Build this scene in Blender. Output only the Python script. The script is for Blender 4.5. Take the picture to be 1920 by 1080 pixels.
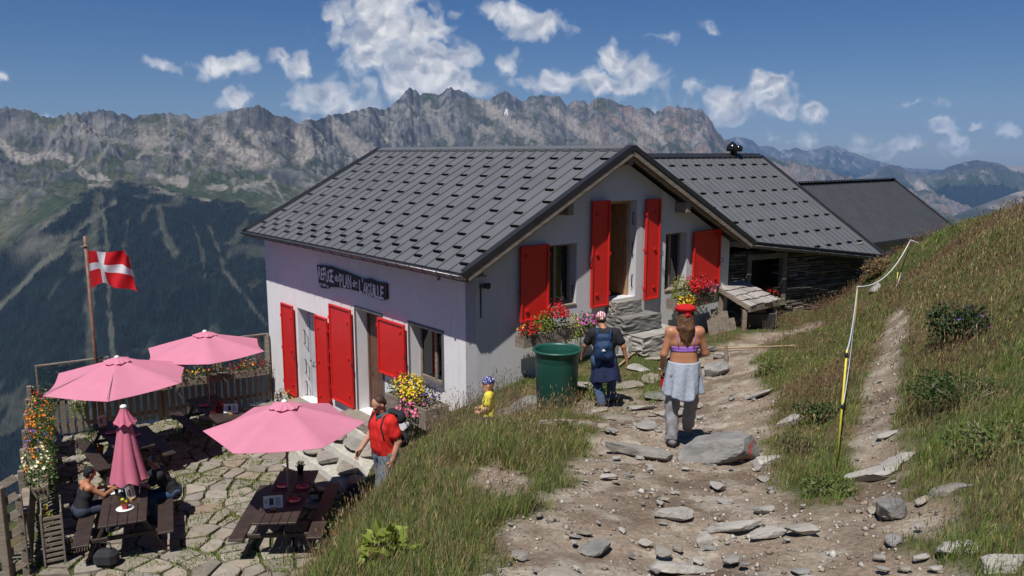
import bpy, bmesh, math, random
import numpy as np
from mathutils import Vector, Matrix
random.seed(7); np.random.seed(7)
R = math.radians
for o in list(bpy.data.objects): bpy.data.objects.remove(o, do_unlink=True)
SC = bpy.context.scene
COL = SC.collection
# ------------------------------------------------------------------ camera
TH = R(9.57); CT, ST = math.cos(TH), math.sin(TH)
cam = bpy.data.cameras.new('camera'); camo = bpy.data.objects.new('camera', cam); COL.objects.link(camo)
cam.lens = 1500/1920*36; cam.sensor_width = 36; cam.clip_start = .05; cam.clip_end = 90000
camo.location = (0, 0, 0); camo.rotation_euler = (R(90)-TH, 0, 0)
SC.camera = camo
# ------------------------------------------------------------------ light
SUNV = Vector((-.43, -1.06, 2.1)).normalized()
SUN_EL = math.asin(SUNV.z); SUN_AZ = math.atan2(SUNV.x, SUNV.y)
sl = bpy.data.lights.new('sun', 'SUN'); sl.energy = 5.0; sl.angle = R(.53); sl.color = (1, .955, .89)
so = bpy.data.objects.new('sun', sl); COL.objects.link(so); so.rotation_euler = SUNV.to_track_quat('Z', 'Y').to_euler()
SC.view_settings.view_transform = 'Standard'; SC.view_settings.look = 'None'
SC.view_settings.exposure = 0.16; SC.view_settings.gamma = 1; SC.view_settings.use_curve_mapping = False
SC.cycles.max_bounces = 6; SC.cycles.diffuse_bounces = 4; SC.cycles.glossy_bounces = 2
SC.cycles.transmission_bounces = 4; SC.cycles.volume_bounces = 0; SC.cycles.transparent_max_bounces = 8
SC.cycles.caustics_reflective = False; SC.cycles.caustics_refractive = False
try: SC.cycles.use_denoising = True
except Exception: pass

class NT:
    """small helper around a node tree"""
    def __init__(s, nt): s.nt = nt; s.n = nt.nodes; s.l = nt.links
    def a(s, typ, ins=None, **kw):
        nd = s.n.new(typ)
        for k, v in kw.items(): setattr(nd, k, v)
        if ins:
            for k, v in ins.items():
                sock = nd.inputs[k]
                if isinstance(v, bpy.types.NodeSocket): s.l.new(v, sock)
                else: sock.default_value = v
        return nd
    def m(s, op, a, b=0.0, c=None, clamp=False):
        ins = {0: a, 1: b}
        if c is not None: ins[2] = c
        nd = s.a('ShaderNodeMath', ins, operation=op); nd.use_clamp = clamp
        return nd.outputs[0]
    def noise(s, vec, scale, detail=4, rough=.55, dist=0.0, dim='3D'):
        nd = s.a('ShaderNodeTexNoise', {'Scale': scale, 'Detail': detail, 'Roughness': rough, 'Distortion': dist}, noise_dimensions=dim)
        if vec is not None: s.l.new(vec, nd.inputs['Vector'])
        return nd
    def ramp(s, fac, stops, interp='LINEAR'):
        nd = s.n.new('ShaderNodeValToRGB'); cr = nd.color_ramp; cr.interpolation = interp
        while len(cr.elements) < len(stops): cr.elements.new(.5)
        for e, (p, c) in zip(cr.elements, stops):
            e.position = p; e.color = (*c, 1) if len(c) == 3 else c
        s.l.new(fac, nd.inputs[0]); return nd.outputs[0]
    def mix(s, fac, a, b, typ='MIX'):
        nd = s.n.new('ShaderNodeMix'); nd.data_type = 'RGBA'; nd.blend_type = typ
        for i, v in ((0, fac), (6, a), (7, b)):
            if isinstance(v, bpy.types.NodeSocket): s.l.new(v, nd.inputs[i])
            elif i == 0: nd.inputs[0].default_value = v
            else: nd.inputs[i].default_value = (*v, 1) if len(v) == 3 else v
        return nd.outputs[2]
    def smooth(s, x, lo, hi):
        nd = s.a('ShaderNodeMapRange', {0: x, 1: lo, 2: hi, 3: 0.0, 4: 1.0}, interpolation_type='SMOOTHSTEP'); return nd.outputs[0]

def ratio(px, py):
    u = (px-960)/1500; v = (py-540)/1500; y = CT-v*ST
    return u/y, -(ST+v*CT)/y

# ------------------------------------------------------------------ world: sky with cumulus clouds
w = bpy.data.worlds.new('World'); SC.world = w; w.use_nodes = True
T = NT(w.node_tree); T.n.clear()
sky = T.a('ShaderNodeTexSky', sky_type='NISHITA', sun_disc=False, sun_elevation=SUN_EL, sun_rotation=SUN_AZ, altitude=2200, air_density=1.0, dust_density=.8, ozone_density=1.5)
geo = T.a('ShaderNodeTexCoord')
sep = T.a('ShaderNodeSeparateXYZ', {0: geo.outputs['Generated']})
yy = T.m('MAXIMUM', sep.outputs[1], .02)
q = T.m('DIVIDE', sep.outputs[0], yy); wv = T.m('DIVIDE', sep.outputs[2], yy)
P = T.a('ShaderNodeCombineXYZ', {0: q, 1: wv, 2: 0.0}).outputs[0]
wn = T.noise(P, 14, 3, .5); wn2 = T.noise(P, 45, 4, .6)
def vs(op, a, b):
    nd = T.a('ShaderNodeVectorMath', {0: a, 1: b}, operation=op); return nd.outputs[0]
def sc3(a, f):
    nd = T.a('ShaderNodeVectorMath', {0: a, 'Scale': f}, operation='SCALE'); return nd.outputs[0]
warp = vs('ADD', sc3(vs('SUBTRACT', wn.outputs['Color'], (.5, .5, .5)), .045), sc3(vs('SUBTRACT', wn2.outputs['Color'], (.5, .5, .5)), .02))
PW = vs('ADD', P, warp)
# cloud puffs: direction (as picture-plane tangent of the sky), half sizes, weight
CL = [(700,15,90,50,1),(740,60,110,50,1),(790,110,100,50,1),(720,90,75,60,.9),(830,160,75,38,.95),(755,172,120,30,.75),(640,200,80,24,.85),(600,170,42,36,.85),(560,120,38,25,.75),(520,108,26,14,.5),
      (425,124,58,21,1),(445,182,30,20,.85),(305,121,26,9,.38),(8,156,22,13,.7),(90,214,24,8,.6),(895,165,24,20,.9),(905,60,20,10,.3),(650,225,90,12,.7),
      (980,42,80,30,.9),(955,120,26,24,.6),(1075,156,95,24,.85),(1160,112,36,34,1.05),(1200,138,48,34,1.0),(1140,165,60,20,.8),
      (1440,162,48,33,1.1),(1380,196,52,32,1.1),(1450,200,46,28,1.0),(1530,210,26,21,.95),(1305,164,22,16,.6),(1325,60,20,10,.45),(1225,72,30,10,.35),(1230,205,34,8,.5),
      (1770,240,36,22,.85),(1795,262,24,18,.8),(1835,236,18,12,.75),(1905,252,22,14,.6),(1500,268,50,12,.35),(1670,275,110,14,.4),(1730,182,36,7,.3),(1625,280,60,18,.3),(1240,200,44,12,.3)]
acc = None; acch = None
for (cx, cy, rx, ry, wt) in CL:
    cq, cw = ratio(cx, cy); rx /= 1490.; ry /= 1490.
    d = T.a('ShaderNodeVectorMath', {0: PW, 1: (cq, cw, 0)}, operation='SUBTRACT').outputs[0]
    d = T.a('ShaderNodeVectorMath', {0: d, 1: (1/rx, 1/ry, 0)}, operation='MULTIPLY').outputs[0]
    l = T.a('ShaderNodeVectorMath', {0: d}, operation='LENGTH').outputs['Value']
    v = T.m('MULTIPLY', T.m('SUBTRACT', 1.17, l), wt)
    acc = v if acc is None else T.m('SMOOTH_MAX', acc, v, .25)
def billow(vec):
    v1 = T.a('ShaderNodeTexVoronoi', {'Vector': vec, 'Scale': 30.0, 'Detail': 1.0, 'Roughness': .5, 'Lacunarity': 2.3}, feature='F1', voronoi_dimensions='2D'); v1.normalize = True
    return T.m('ADD', T.m('MULTIPLY', T.m('SUBTRACT', 1.0, v1.outputs['Distance']), .7), T.m('MULTIPLY', T.noise(vec, 34, 6, .62).outputs['Fac'], .45))
fine = billow(PW); finS = billow(vs('ADD', PW, (-.004, .011, 0)))
den = T.m('ADD', acc, T.m('MULTIPLY', T.m('SUBTRACT', fine, .68), 2.3))
alpha = T.smooth(den, .05, .85)
front = T.smooth(sep.outputs[1], .05, .2); alpha = T.m('MULTIPLY', T.m('MULTIPLY', alpha, front), .93)
lit = T.m('ADD', T.m('MULTIPLY', T.m('SUBTRACT', fine, finS), 3.6), T.smooth(T.m('ADD', acc, T.m('MULTIPLY', fine, .6)), .1, 1.5), clamp=False)
lit = T.m('SUBTRACT', 1.05, T.m('MULTIPLY', T.m('SUBTRACT', lit, .25), .85), clamp=True)
ccol = T.ramp(lit, [(0, (6.0, 6.8, 8.4)), (.4, (9.6, 10.0, 11.0)), (1, (16, 15.8, 15.6))])
skyc = T.mix(1.0, sky.outputs[0], T.mix(T.smooth(sep.outputs[2], .0, .24), (.66, .76, .96), (.42, .74, 1.12)), 'MULTIPLY')
colr = T.mix(alpha, skyc, ccol)
bg = T.a('ShaderNodeBackground', {0: colr, 1: .051})
out = T.a('ShaderNodeOutputWorld', {0: bg.outputs[0]})

# ------------------------------------------------------------------ tagging and mesh helpers
def tag(o, label=None, cat=None, group=None, kind=None):
    if label: o['label'] = label
    if cat: o['category'] = cat
    if group: o['group'] = group
    if kind: o['kind'] = kind
    return o
def link(o, parent=None):
    COL.objects.link(o)
    if parent is not None: o.parent = parent
    return o
def empty(name, loc=(0, 0, 0), rz=0.0, label=None, cat=None, group=None):
    o = bpy.data.objects.new(name, None); o.location = loc; o.rotation_euler = (0, 0, rz); o.empty_display_size = .2
    COL.objects.link(o); return tag(o, label, cat, group)
def children(o): return [c for c in bpy.data.objects if c.parent == o]
def copy_tree(o, parent=None):
    kids = children(o)
    c = o.copy(); COL.objects.link(c); c.parent = parent
    for k in kids: copy_tree(k, c)
    return c
def np_mesh(name, V, F, mats, parent=None, mi=None, smooth=False, col=None, loc=(0, 0, 0), colname='Col'):
    """V (n,3) array, F list/array of faces (tri or quad arrays), mats list"""
    me = bpy.data.meshes.new(name)
    V = np.asarray(V, dtype=np.float32)
    if isinstance(F, np.ndarray):
        k = F.shape[1]; nf = len(F)
        me.vertices.add(len(V)); me.vertices.foreach_set('co', V.ravel())
        me.loops.add(nf*k); me.loops.foreach_set('vertex_index', F.ravel().astype(np.int32))
        me.polygons.add(nf); me.polygons.foreach_set('loop_start', np.arange(0, nf*k, k, dtype=np.int32))
        me.polygons.foreach_set('loop_total', np.full(nf, k, dtype=np.int32))
        me.update(calc_edges=True); me.validate()
    else:
        me.from_pydata([tuple(v) for v in V], [], F)
    for m_ in (mats if isinstance(mats, (list, tuple)) else [mats]): me.materials.append(m_)
    if mi is not None: me.polygons.foreach_set('material_index', np.asarray(mi, dtype=np.int32))
    if smooth: me.polygons.foreach_set('use_smooth', np.ones(len(me.polygons), dtype=bool))
    if col is not None:
        at_ = me.color_attributes.new(colname, 'FLOAT_COLOR', 'POINT')
        c4 = np.ones((len(V), 4), dtype=np.float32); c4[:, :3] = col
        at_.data.foreach_set('color', c4.ravel())
    me.update()
    o = bpy.data.objects.new(name, me); o.location = loc
    return link(o, parent)

class MB:
    def __init__(s): s.v = []; s.f = []; s.mi = []; s.sm = []
    def add(s, verts, faces, mi=0, sm=False):
        b = len(s.v); s.v += [tuple(v) for v in verts]
        for f in faces: s.f.append(tuple(b+i for i in f)); s.mi.append(mi); s.sm.append(sm)
        return s
    def box(s, lo, hi, mi=0, M=None):
        x0, y0, z0 = lo; x1, y1, z1 = hi
        vs_ = [(x0,y0,z0),(x1,y0,z0),(x1,y1,z0),(x0,y1,z0),(x0,y0,z1),(x1,y0,z1),(x1,y1,z1),(x0,y1,z1)]
        if M is not None: vs_ = [M @ Vector(v) for v in vs_]
        return s.add(vs_, [(0,3,2,1),(4,5,6,7),(0,1,5,4),(1,2,6,5),(2,3,7,6),(3,0,4,7)], mi)
    def bbox(s, lo, hi, b=.01, mi=0, M=None):
        """bevelled box"""
        x0, y0, z0 = lo; x1, y1, z1 = hi
        bm = bmesh.new(); bmesh.ops.create_cube(bm, size=1)
        for v in bm.verts: v.co = Vector(((x0+x1)/2+v.co.x*(x1-x0), (y0+y1)/2+v.co.y*(y1-y0), (z0+z1)/2+v.co.z*(z1-z0)))
        bmesh.ops.bevel(bm, geom=bm.edges[:], offset=b, segments=1, affect='EDGES')
        vs_ = [v.co.copy() for v in bm.verts]; bm.verts.index_update()
        fs = [tuple(v.index for v in f.verts) for f in bm.faces]; bm.free()
        if M is not None: vs_ = [M @ v for v in vs_]
        return s.add(vs_, fs, mi)
    def beam(s, a, b, wd, h, mi=0, up=(0, 0, 1), bev=0):
        a, b = Vector(a), Vector(b); d = (b-a); L = d.length; d.normalize(); u = Vector(up)
        x = d.cross(u)
        if x.length < 1e-4: x = d.cross(Vector((1, 0, 0)))
        x.normalize(); z = x.cross(d)
        M = Matrix(((x.x, d.x, z.x, a.x), (x.y, d.y, z.y, a.y), (x.z, d.z, z.z, a.z), (0, 0, 0, 1)))
        if bev: return s.bbox((-wd/2, 0, -h/2), (wd/2, L, h/2), bev, mi, M)
        return s.box((-wd/2, 0, -h/2), (wd/2, L, h/2), mi, M)
    def tube(s, pts, r, n=8, mi=0, cap=True, sm=True):
        pts = [Vector(p) for p in pts]; rs = r if isinstance(r, (list, tuple)) else [r]*len(pts)
        b = len(s.v); prev = None
        for i, p in enumerate(pts):
            d = (pts[min(i+1, len(pts)-1)]-pts[max(i-1, 0)]).normalized()
            if prev is None:
                x = d.orthogonal().normalized()
            else:
                x = (prev - d*prev.dot(d)).normalized()
            prev = x; y = d.cross(x)
            for k in range(n):
                a_ = 2*math.pi*k/n; s.v.append(tuple(p+x*(math.cos(a_)*rs[i])+y*(math.sin(a_)*rs[i])))
        for i in range(len(pts)-1):
            for k in range(n):
                a0 = b+i*n+k; a1 = b+i*n+(k+1) % n
                s.f.append((a0, a1, a1+n, a0+n)); s.mi.append(mi); s.sm.append(sm)
        if cap:
            s.f.append(tuple(b+k for k in reversed(range(n)))); s.mi.append(mi); s.sm.append(False)
            e = b+(len(pts)-1)*n; s.f.append(tuple(e+k for k in range(n))); s.mi.append(mi); s.sm.append(False)
        return s
    def lathe(s, prof, n=24, c=(0, 0, 0), mi=0, sm=True, M=None):
        """prof list of (r,z)"""
        b = len(s.v)
        for (r, z) in prof:
            for k in range(n):
                a_ = 2*math.pi*k/n; v = Vector((c[0]+r*math.cos(a_), c[1]+r*math.sin(a_), c[2]+z))
                s.v.append(tuple(M @ v if M is not None else v))
        for i in range(len(prof)-1):
            for k in range(n):
                a0 = b+i*n+k; a1 = b+i*n+(k+1) % n
                s.f.append((a0, a1, a1+n, a0+n)); s.mi.append(mi); s.sm.append(sm)
        if prof[0][0] > 1e-4: s.f.append(tuple(b+k for k in reversed(range(n)))); s.mi.append(mi); s.sm.append(False)
        e = b+(len(prof)-1)*n
        if prof[-1][0] > 1e-4: s.f.append(tuple(e+k for k in range(n))); s.mi.append(mi); s.sm.append(False)
        return s
    def build(s, name, mats, parent=None, off=(0, 0, 0), loc=None):
        me = bpy.data.meshes.new(name)
        me.from_pydata([(v[0]+off[0], v[1]+off[1], v[2]+off[2]) for v in s.v], [], s.f)
        for m_ in (mats if isinstance(mats, (list, tuple)) else [mats]): me.materials.append(m_)
        me.polygons.foreach_set('material_index', s.mi); me.polygons.foreach_set('use_smooth', s.sm)
        me.update()
        o = bpy.data.objects.new(name, me)
        if loc is not None: o.location = loc
        return link(o, parent)

# ------------------------------------------------------------------ numpy noise
_perm = np.random.RandomState(3).permutation(256); _perm = np.concatenate([_perm, _perm, _perm])
_g = np.random.RandomState(4).normal(size=(256, 2)); _g /= np.linalg.norm(_g, axis=1)[:, None]
def pn(x, y, seed=0):
    x = np.asarray(x, float)+seed*17.13; y = np.asarray(y, float)+seed*9.7
    xi = np.floor(x).astype(int); yi = np.floor(y).astype(int); xf = x-xi; yf = y-yi
    u = xf*xf*xf*(xf*(xf*6-15)+10); v = yf*yf*yf*(yf*(yf*6-15)+10)
    def gr(ix, iy, fx, fy):
        h = _perm[(_perm[ix & 255]+iy) & 255]; return _g[h, 0]*fx+_g[h, 1]*fy
    a = gr(xi, yi, xf, yf); b = gr(xi+1, yi, xf-1, yf); c = gr(xi, yi+1, xf, yf-1); d = gr(xi+1, yi+1, xf-1, yf-1)
    return (a+(b-a)*u+(c-a)*v+(a-b-c+d)*u*v)*1.5
def fbm(x, y, o=5, seed=0, g=.5, lac=2.03):
    r = 0; a = 1; s_ = 0
    for i in range(o): r = r+a*pn(x, y, seed+i*3); s_ += a; a *= g; x = x*lac; y = y*lac
    return r/s_
def ridged(x, y, o=5, seed=0, g=.5):
    r = 0; a = 1; s_ = 0; wt = 1
    for i in range(o):
        n_ = 1-np.abs(pn(x, y, seed+i*5)); n_ = n_**2*wt; r = r+a*n_; s_ += a; wt = np.clip(n_*1.6, 0, 1); a *= g; x = x*2.05; y = y*2.05
    return r/s_
def sstep(a, b, x):
    t = np.clip((x-a)/(b-a), 0, 1); return t*t*(3-2*t)
def seg_dist(x, y, pts):
    """distance to a polyline, in the plane"""
    best = np.full(np.shape(x), 1e9)
    for (ax, ay), (bx, by) in zip(pts[:-1], pts[1:]):
        dx, dy = bx-ax, by-ay; t = np.clip(((x-ax)*dx+(y-ay)*dy)/(dx*dx+dy*dy+1e-12), 0, 1)
        best = np.minimum(best, np.hypot(x-ax-t*dx, y-ay-t*dy))
    return best

# ------------------------------------------------------------------ materials
def pm(name, base, rough=.8, var=.15, scale=6, bump=.1, bscale=40, metal=0.0, base2=None, coat=0, stretch=(1, 1, 1), bdist=.01, spec=None):
    m_ = bpy.data.materials.new(name); m_.use_nodes = True; t = NT(m_.node_tree); bs = t.n['Principled BSDF']
    tc = t.a('ShaderNodeTexCoord').outputs['Object']
    mp = t.a('ShaderNodeMapping', {0: tc, 3: stretch}).outputs[0]
    n1 = t.noise(mp, scale, 5, .6).outputs['Fac']
    b2 = base2 if base2 is not None else tuple(c*(1-var) for c in base)
    b1 = base if base2 is not None else tuple(min(1, c*(1+var)) for c in base)
    fac = t.smooth(n1, .3, .7)
    t.l.new(t.mix(fac, b2, b1), bs.inputs['Base Color'])
    bs.inputs['Roughness'].default_value = rough; bs.inputs['Metallic'].default_value = metal
    if spec is not None: bs.inputs['Specular IOR Level'].default_value = spec
    if bump:
        n2 = t.noise(mp, bscale, 4, .6).outputs['Fac']
        bn = t.a('ShaderNodeBump', {'Strength': bump, 'Distance': bdist, 'Height': n2})
        t.l.new(bn.outputs[0], bs.inputs['Normal'])
    return m_
def vcm(name, rough=.9, bump=.3, bscale=30, bdist=.02, tw=None, fine=.25, fscale=60, colname='Col'):
    """material coloured by a per-vertex surface colour, with fine procedural variation"""
    m_ = bpy.data.materials.new(name); m_.use_nodes = True; t = NT(m_.node_tree); bs = t.n['Principled BSDF']
    c = t.a('ShaderNodeVertexColor', layer_name=colname).outputs[0]
    tc = t.a('ShaderNodeTexCoord').outputs['Object']
    if fine:
        f = t.noise(tc, fscale, 5, .65).outputs['Fac']
        g_ = t.a('ShaderNodeMapRange', {0: f, 1: .25, 2: .75, 3: 1-fine, 4: 1+fine}).outputs[0]
        c = t.a('ShaderNodeVectorMath', {0: c, 'Scale': g_}, operation='SCALE').outputs[0]
    t.l.new(c, bs.inputs['Base Color']); bs.inputs['Roughness'].default_value = rough
    bs.inputs['Specular IOR Level'].default_value = .2
    if bump:
        n2 = t.noise(tc, bscale, 5, .65).outputs['Fac']
        bn = t.a('ShaderNodeBump', {'Strength': bump, 'Distance': bdist, 'Height': n2}); t.l.new(bn.outputs[0], bs.inputs['Normal'])
    if tw:
        tr = t.a('ShaderNodeBsdfTranslucent', {0: c}); mx = t.a('ShaderNodeMixShader', {0: tw, 1: bs.outputs[0], 2: tr.outputs[0]})
        t.l.new(mx.outputs[0], t.n['Material Output'].inputs[0])
    return m_
# ------------------------------------------------------------------ near terrain
CTRL = [(0,0,-1.6),(0,-4,-.9),(-4,-4,-1.4),(5,-4,.2),(2,1.5,-1.75),(.9,4.3,-2.42),(1.4,6.9,-2.95),(1.9,8.9,-3.34),(2.4,10.8,-3.68),(1.4,12.7,-4.15),(.7,13.4,-4.29),
 (3.6,13,-3.85),(3.9,15.5,-4.05),(5.6,17.3,-4.1),(5.2,19,-4.12),(7.8,21.5,-4.3),(4.1,18.4,-4.2),(2.2,16,-4.1),(.3,15,-4.35),(-.66,14.4,-4.6),
 (-1.0,3,-2.25),(-1.43,5,-2.98),(-.5,5,-2.52),(-.2,7,-2.86),(-1.0,7.2,-3.0),(.3,8.5,-3.18),(-.5,9.4,-3.35),(.4,10.3,-3.55),(.9,11.5,-3.9),(-1.1,8.4,-3.4),
 (-1.75,10.6,-5.0),(-.33,10.9,-4.15),(-.9,11.0,-4.6),(-1.2,9.4,-4.0),(-2.0,8.6,-4.7),(-2.7,12,-6.0),(-1.5,13,-5.2),(-3.1,13.6,-6.8),(-3.3,12.0,-6.9),(-3.1,9.8,-6.2),(-3.3,7.5,-5.9),(-2.6,6,-4.9),(-4,4,-5.6),(-2.6,3,-3.6),(-4.6,10,-6.97),(-5.5,8,-6.99),
 (-1.35,15.3,-5.1),(-2.3,16.2,-5.8),(-3.4,16.2,-6.9),(-4,18,-7.0),(-6,15,-7.05),(-8,18,-7.05),(-9,14,-7.05),(-7,11,-7.05),(-5.5,20,-7.05),(-4.8,16.5,-7.05),(-10,17,-7.1),(-7,20.5,-7.1),(-8.6,11.5,-7.1),
 (-12,14,-10),(-13,18,-10.5),(-10.5,22,-9.5),(-8,25,-9),(-15,25,-16),(-10.5,10,-9.5),(-14,8,-13),(-16,0,-10),(-8,3,-8),
 (-3,26,-7),(2,31,-7),(10,34,-7),(14,30,-5.5),(17,24,-3.5),
 (2.84,7,-2.95),(3.6,9,-3.05),(5,11,-2.85),(5.7,13,-2.95),(4.4,13,-3.6),(6.2,16,-3.75),(8,19,-4.0),(7.4,19.8,-4.25),(6.5,18.3,-4.15),(8.7,21.6,-4.2),(9.9,20.5,-2.6),(11,23,-3.4),(10.1,18,-1.83),
 (4.5,7,-2.1),(2.8,4.2,-2.12),(2.5,3.2,-1.95),(8.4,14,-1.35),(7.6,12,-1.1),(6.2,9.5,-1.5),(10,12,-.2),(13,18,-.9),(6,5,-.8),(15,12,1.5),(8,0,1.2),(20,20,-.5),(20,0,5),(14,5,3)]
_cp = np.array(CTRL, float)
def _phi(r): return np.where(r > 1e-9, r*r*np.log(np.maximum(r, 1e-9)), 0)
def _fit(cp, reg=.03):
    n = len(cp); X = cp[:, :2]; K = _phi(np.hypot(*(X[:, None]-X[None]).transpose(2, 0, 1)))+reg*np.eye(n)
    Pm = np.c_[np.ones(n), X]; A = np.block([[K, Pm], [Pm.T, np.zeros((3, 3))]])
    return np.linalg.solve(A, np.r_[cp[:, 2], 0, 0, 0])
_wt = _fit(_cp)
def ter0(x, y):
    x = np.asarray(x, float); y = np.asarray(y, float); sh = x.shape; x = x.ravel(); y = y.ravel(); z = _wt[-3]+_wt[-2]*x+_wt[-1]*y
    for i, (a, b, c) in enumerate(_cp): z = z+_wt[i]*_phi(np.hypot(x-a, y-b))
    return z.reshape(sh)
TERR = [(-3.0,14.2),(-3.15,12.0),(-4.3,9.6),(-7.6,9.4),(-8.5,12.6),(-11.7,18.9),(-6.8,22.2),(-3.0,17.4)]   # terrace outline
def inpoly(x, y, poly):
    x = np.asarray(x); y = np.asarray(y); ins = np.zeros(x.shape, bool); j = len(poly)-1
    for i in range(len(poly)):
        xi, yi = poly[i]; xj, yj = poly[j]
        c = ((yi > y) != (yj > y)) & (x < (xj-xi)*(y-yi)/(yj-yi+1e-12)+xi); ins ^= c; j = i
    return ins
def ter(x, y):
    z = ter0(x, y)
    x = np.asarray(x, float); y = np.asarray(y, float)
    z = z+.05*fbm(x*.9, y*.9, 3, 11)+.02*fbm(x*3.1, y*3.1, 3, 12)
    d = seg_dist(x, y, TERR+[TERR[0]]); ins = inpoly(x, y, TERR)
    m_ = np.where(ins, sstep(0, .35, d), 0)
    z = z*(1-m_)+(-7.05)*m_
    z = np.where(ins, np.minimum(z, -7.02), z)
    return z
def tz(x, y): return float(ter(np.array([x]), np.array([y]))[0])
PATH = [(.6,-3),(1.0,2.5),(1.1,4.3),(1.45,6.9),(1.95,8.9),(2.5,10.8),(3.2,12.8),(4.0,15),(5.2,17.2),(7.5,19.5)]
PATH2 = [(2.2,4.6),(2.9,6.0),(3.6,7.6),(4.6,9.6),(5.6,11.4),(6.0,12.3)]
def masks(x, y):
    """bare soil amount 0..1"""
    n_ = fbm(x*1.3, y*1.3, 4, 21)*.55+fbm(x*4, y*4, 3, 22)*.18
    wd = np.interp(y, [2, 4.3, 6.9, 8.9, 10.8, 13, 15.5, 17.5, 20], [1.35, 1.25, .88, 1.05, 1.15, .8, .55, .5, .1])
    a = sstep(.16, -.16, (seg_dist(x, y, PATH)-wd)+n_*.6)
    b = sstep(.12, -.12, (seg_dist(x, y, PATH2)-.20)+n_*.4)
    c = sstep(.1, -.1, np.hypot((x-.35)/1.1, (y-10.0)/.8)-.75+n_*.9)*.9      # bare patch by the green barrel
    d = sstep(.2, -.2, np.hypot((x-2.2)/.75, (y-5.0)/.8)-.95+n_)
    e = sstep(.1, -.1, np.hypot((x+.1)/.33, (y-6.6)/.75)-.8+n_*.8)
    f = sstep(.25, -.15, np.hypot((x+1.5)/1.2, (y-10.9)/.9)-.9+n_*.5)
    g = sstep(.12, -.12, np.hypot((x-1.7)/1.1, (y-12.2)/1.7)-.8+n_*1.2)*.75
    return np.clip(np.maximum.reduce([a, b, c, d, e, f, g]), 0, 1)

gx = np.concatenate([np.linspace(-22, -4.5, 90, endpoint=False), np.linspace(-4.5, 9, 200, endpoint=False), np.linspace(9, 24, 90)])
gy = np.concatenate([np.linspace(-8, 2, 40, endpoint=False), np.linspace(2, 14, 200, endpoint=False), np.linspace(14, 36, 150)])
GX, GY = np.meshgrid(gx, gy); GZ = ter(GX, GY)
edge = np.minimum.reduce([GX+22, 24-GX, GY+8, 36-GY]); 
SO = masks(GX, GY)
GZ = GZ+SO*(.045*fbm(GX*4, GY*4, 4, 31)-.03)+.02*fbm(GX*7, GY*7, 2, 33)
nx, ny = len(gx), len(gy)
def gridF(nx, ny):
    i = np.arange(nx*ny).reshape(ny, nx); return np.stack([i[:-1, :-1], i[:-1, 1:], i[1:, 1:], i[1:, :-1]], -1).reshape(-1, 4)
soil = np.array([.25, .198, .15]); soil2 = np.array([.15, .11, .08]); pale = np.array([.38, .335, .275]); turf = np.array([.058, .07, .022]); dry = np.array([.12, .09, .045])
n1 = fbm(GX*.8, GY*.8, 4, 41)[..., None]; n2 = fbm(GX*6, GY*6, 3, 42)[..., None]; n3 = fbm(GX*2.2, GY*2.2, 4, 43)[..., None]
cs = soil+(soil2-soil)*sstep(-.15, .35, n1)+(pale-soil)*sstep(-.05, .35, n3+.4*n2)*.85
ct = turf+(dry-turf)*sstep(-.1, .4, n1+n2*.5)
cc = ct*(1-SO[..., None])+cs*SO[..., None]
gm = vcm('soil_and_turf', rough=.95, bump=.8, bscale=22, bdist=.03, fine=.42, fscale=26)
ground = np_mesh('ground', np.stack([GX, GY, GZ], -1).reshape(-1, 3), gridF(nx, ny), gm, smooth=True, col=cc.reshape(-1, 3))
tag(ground, kind='structure')

# ------------------------------------------------------------------ mountains across the valley
def prof(tab, qs):
    t_ = np.array([ratio(a, b) for a, b in tab]); return np.interp(qs, t_[:, 0], t_[:, 1])
SKYL = [(-700,230),(-300,190),(-100,215),(0,203),(30,202),(55,206),(75,216),(90,222),(105,216),(130,213),(160,212),(180,205),(200,206),(213,210),(225,216),(232,212),(245,218),(255,222),(262,216),(290,213),(330,211),(345,215),(370,220),(385,219),(400,214),(420,210),(440,204),(462,203),(485,197),(500,207),(520,214),(548,222),(560,230),(575,226),(600,221),(625,216),(650,209),(680,202),(700,203),(722,202),(740,194),(750,184),(760,172),(768,164),(780,170),(788,178),(800,172),(812,171),(822,178),(835,170),(845,165),(862,167),(872,170),(880,176),(890,183),(897,186),(905,184),(913,187),(925,178),(937,172),(947,169),(957,175),(970,185),(980,188),(990,184),(1010,179),(1030,176),(1042,178),(1055,186),(1063,197),(1068,190),(1080,187),(1095,188),(1103,197),(1112,184),(1122,183),(1150,185),(1165,192),(1182,200),(1190,205),(1205,201),(1220,206),(1228,212),(1238,203),(1252,198),(1263,203),(1272,199),(1285,203),(1300,204),(1315,206),(1325,218),(1338,236),(1352,252),(1372,268),(1392,283),(1420,292),(1480,300),(1560,320),(1640,345),(1750,360),(1900,420),(2400,450)]
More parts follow.
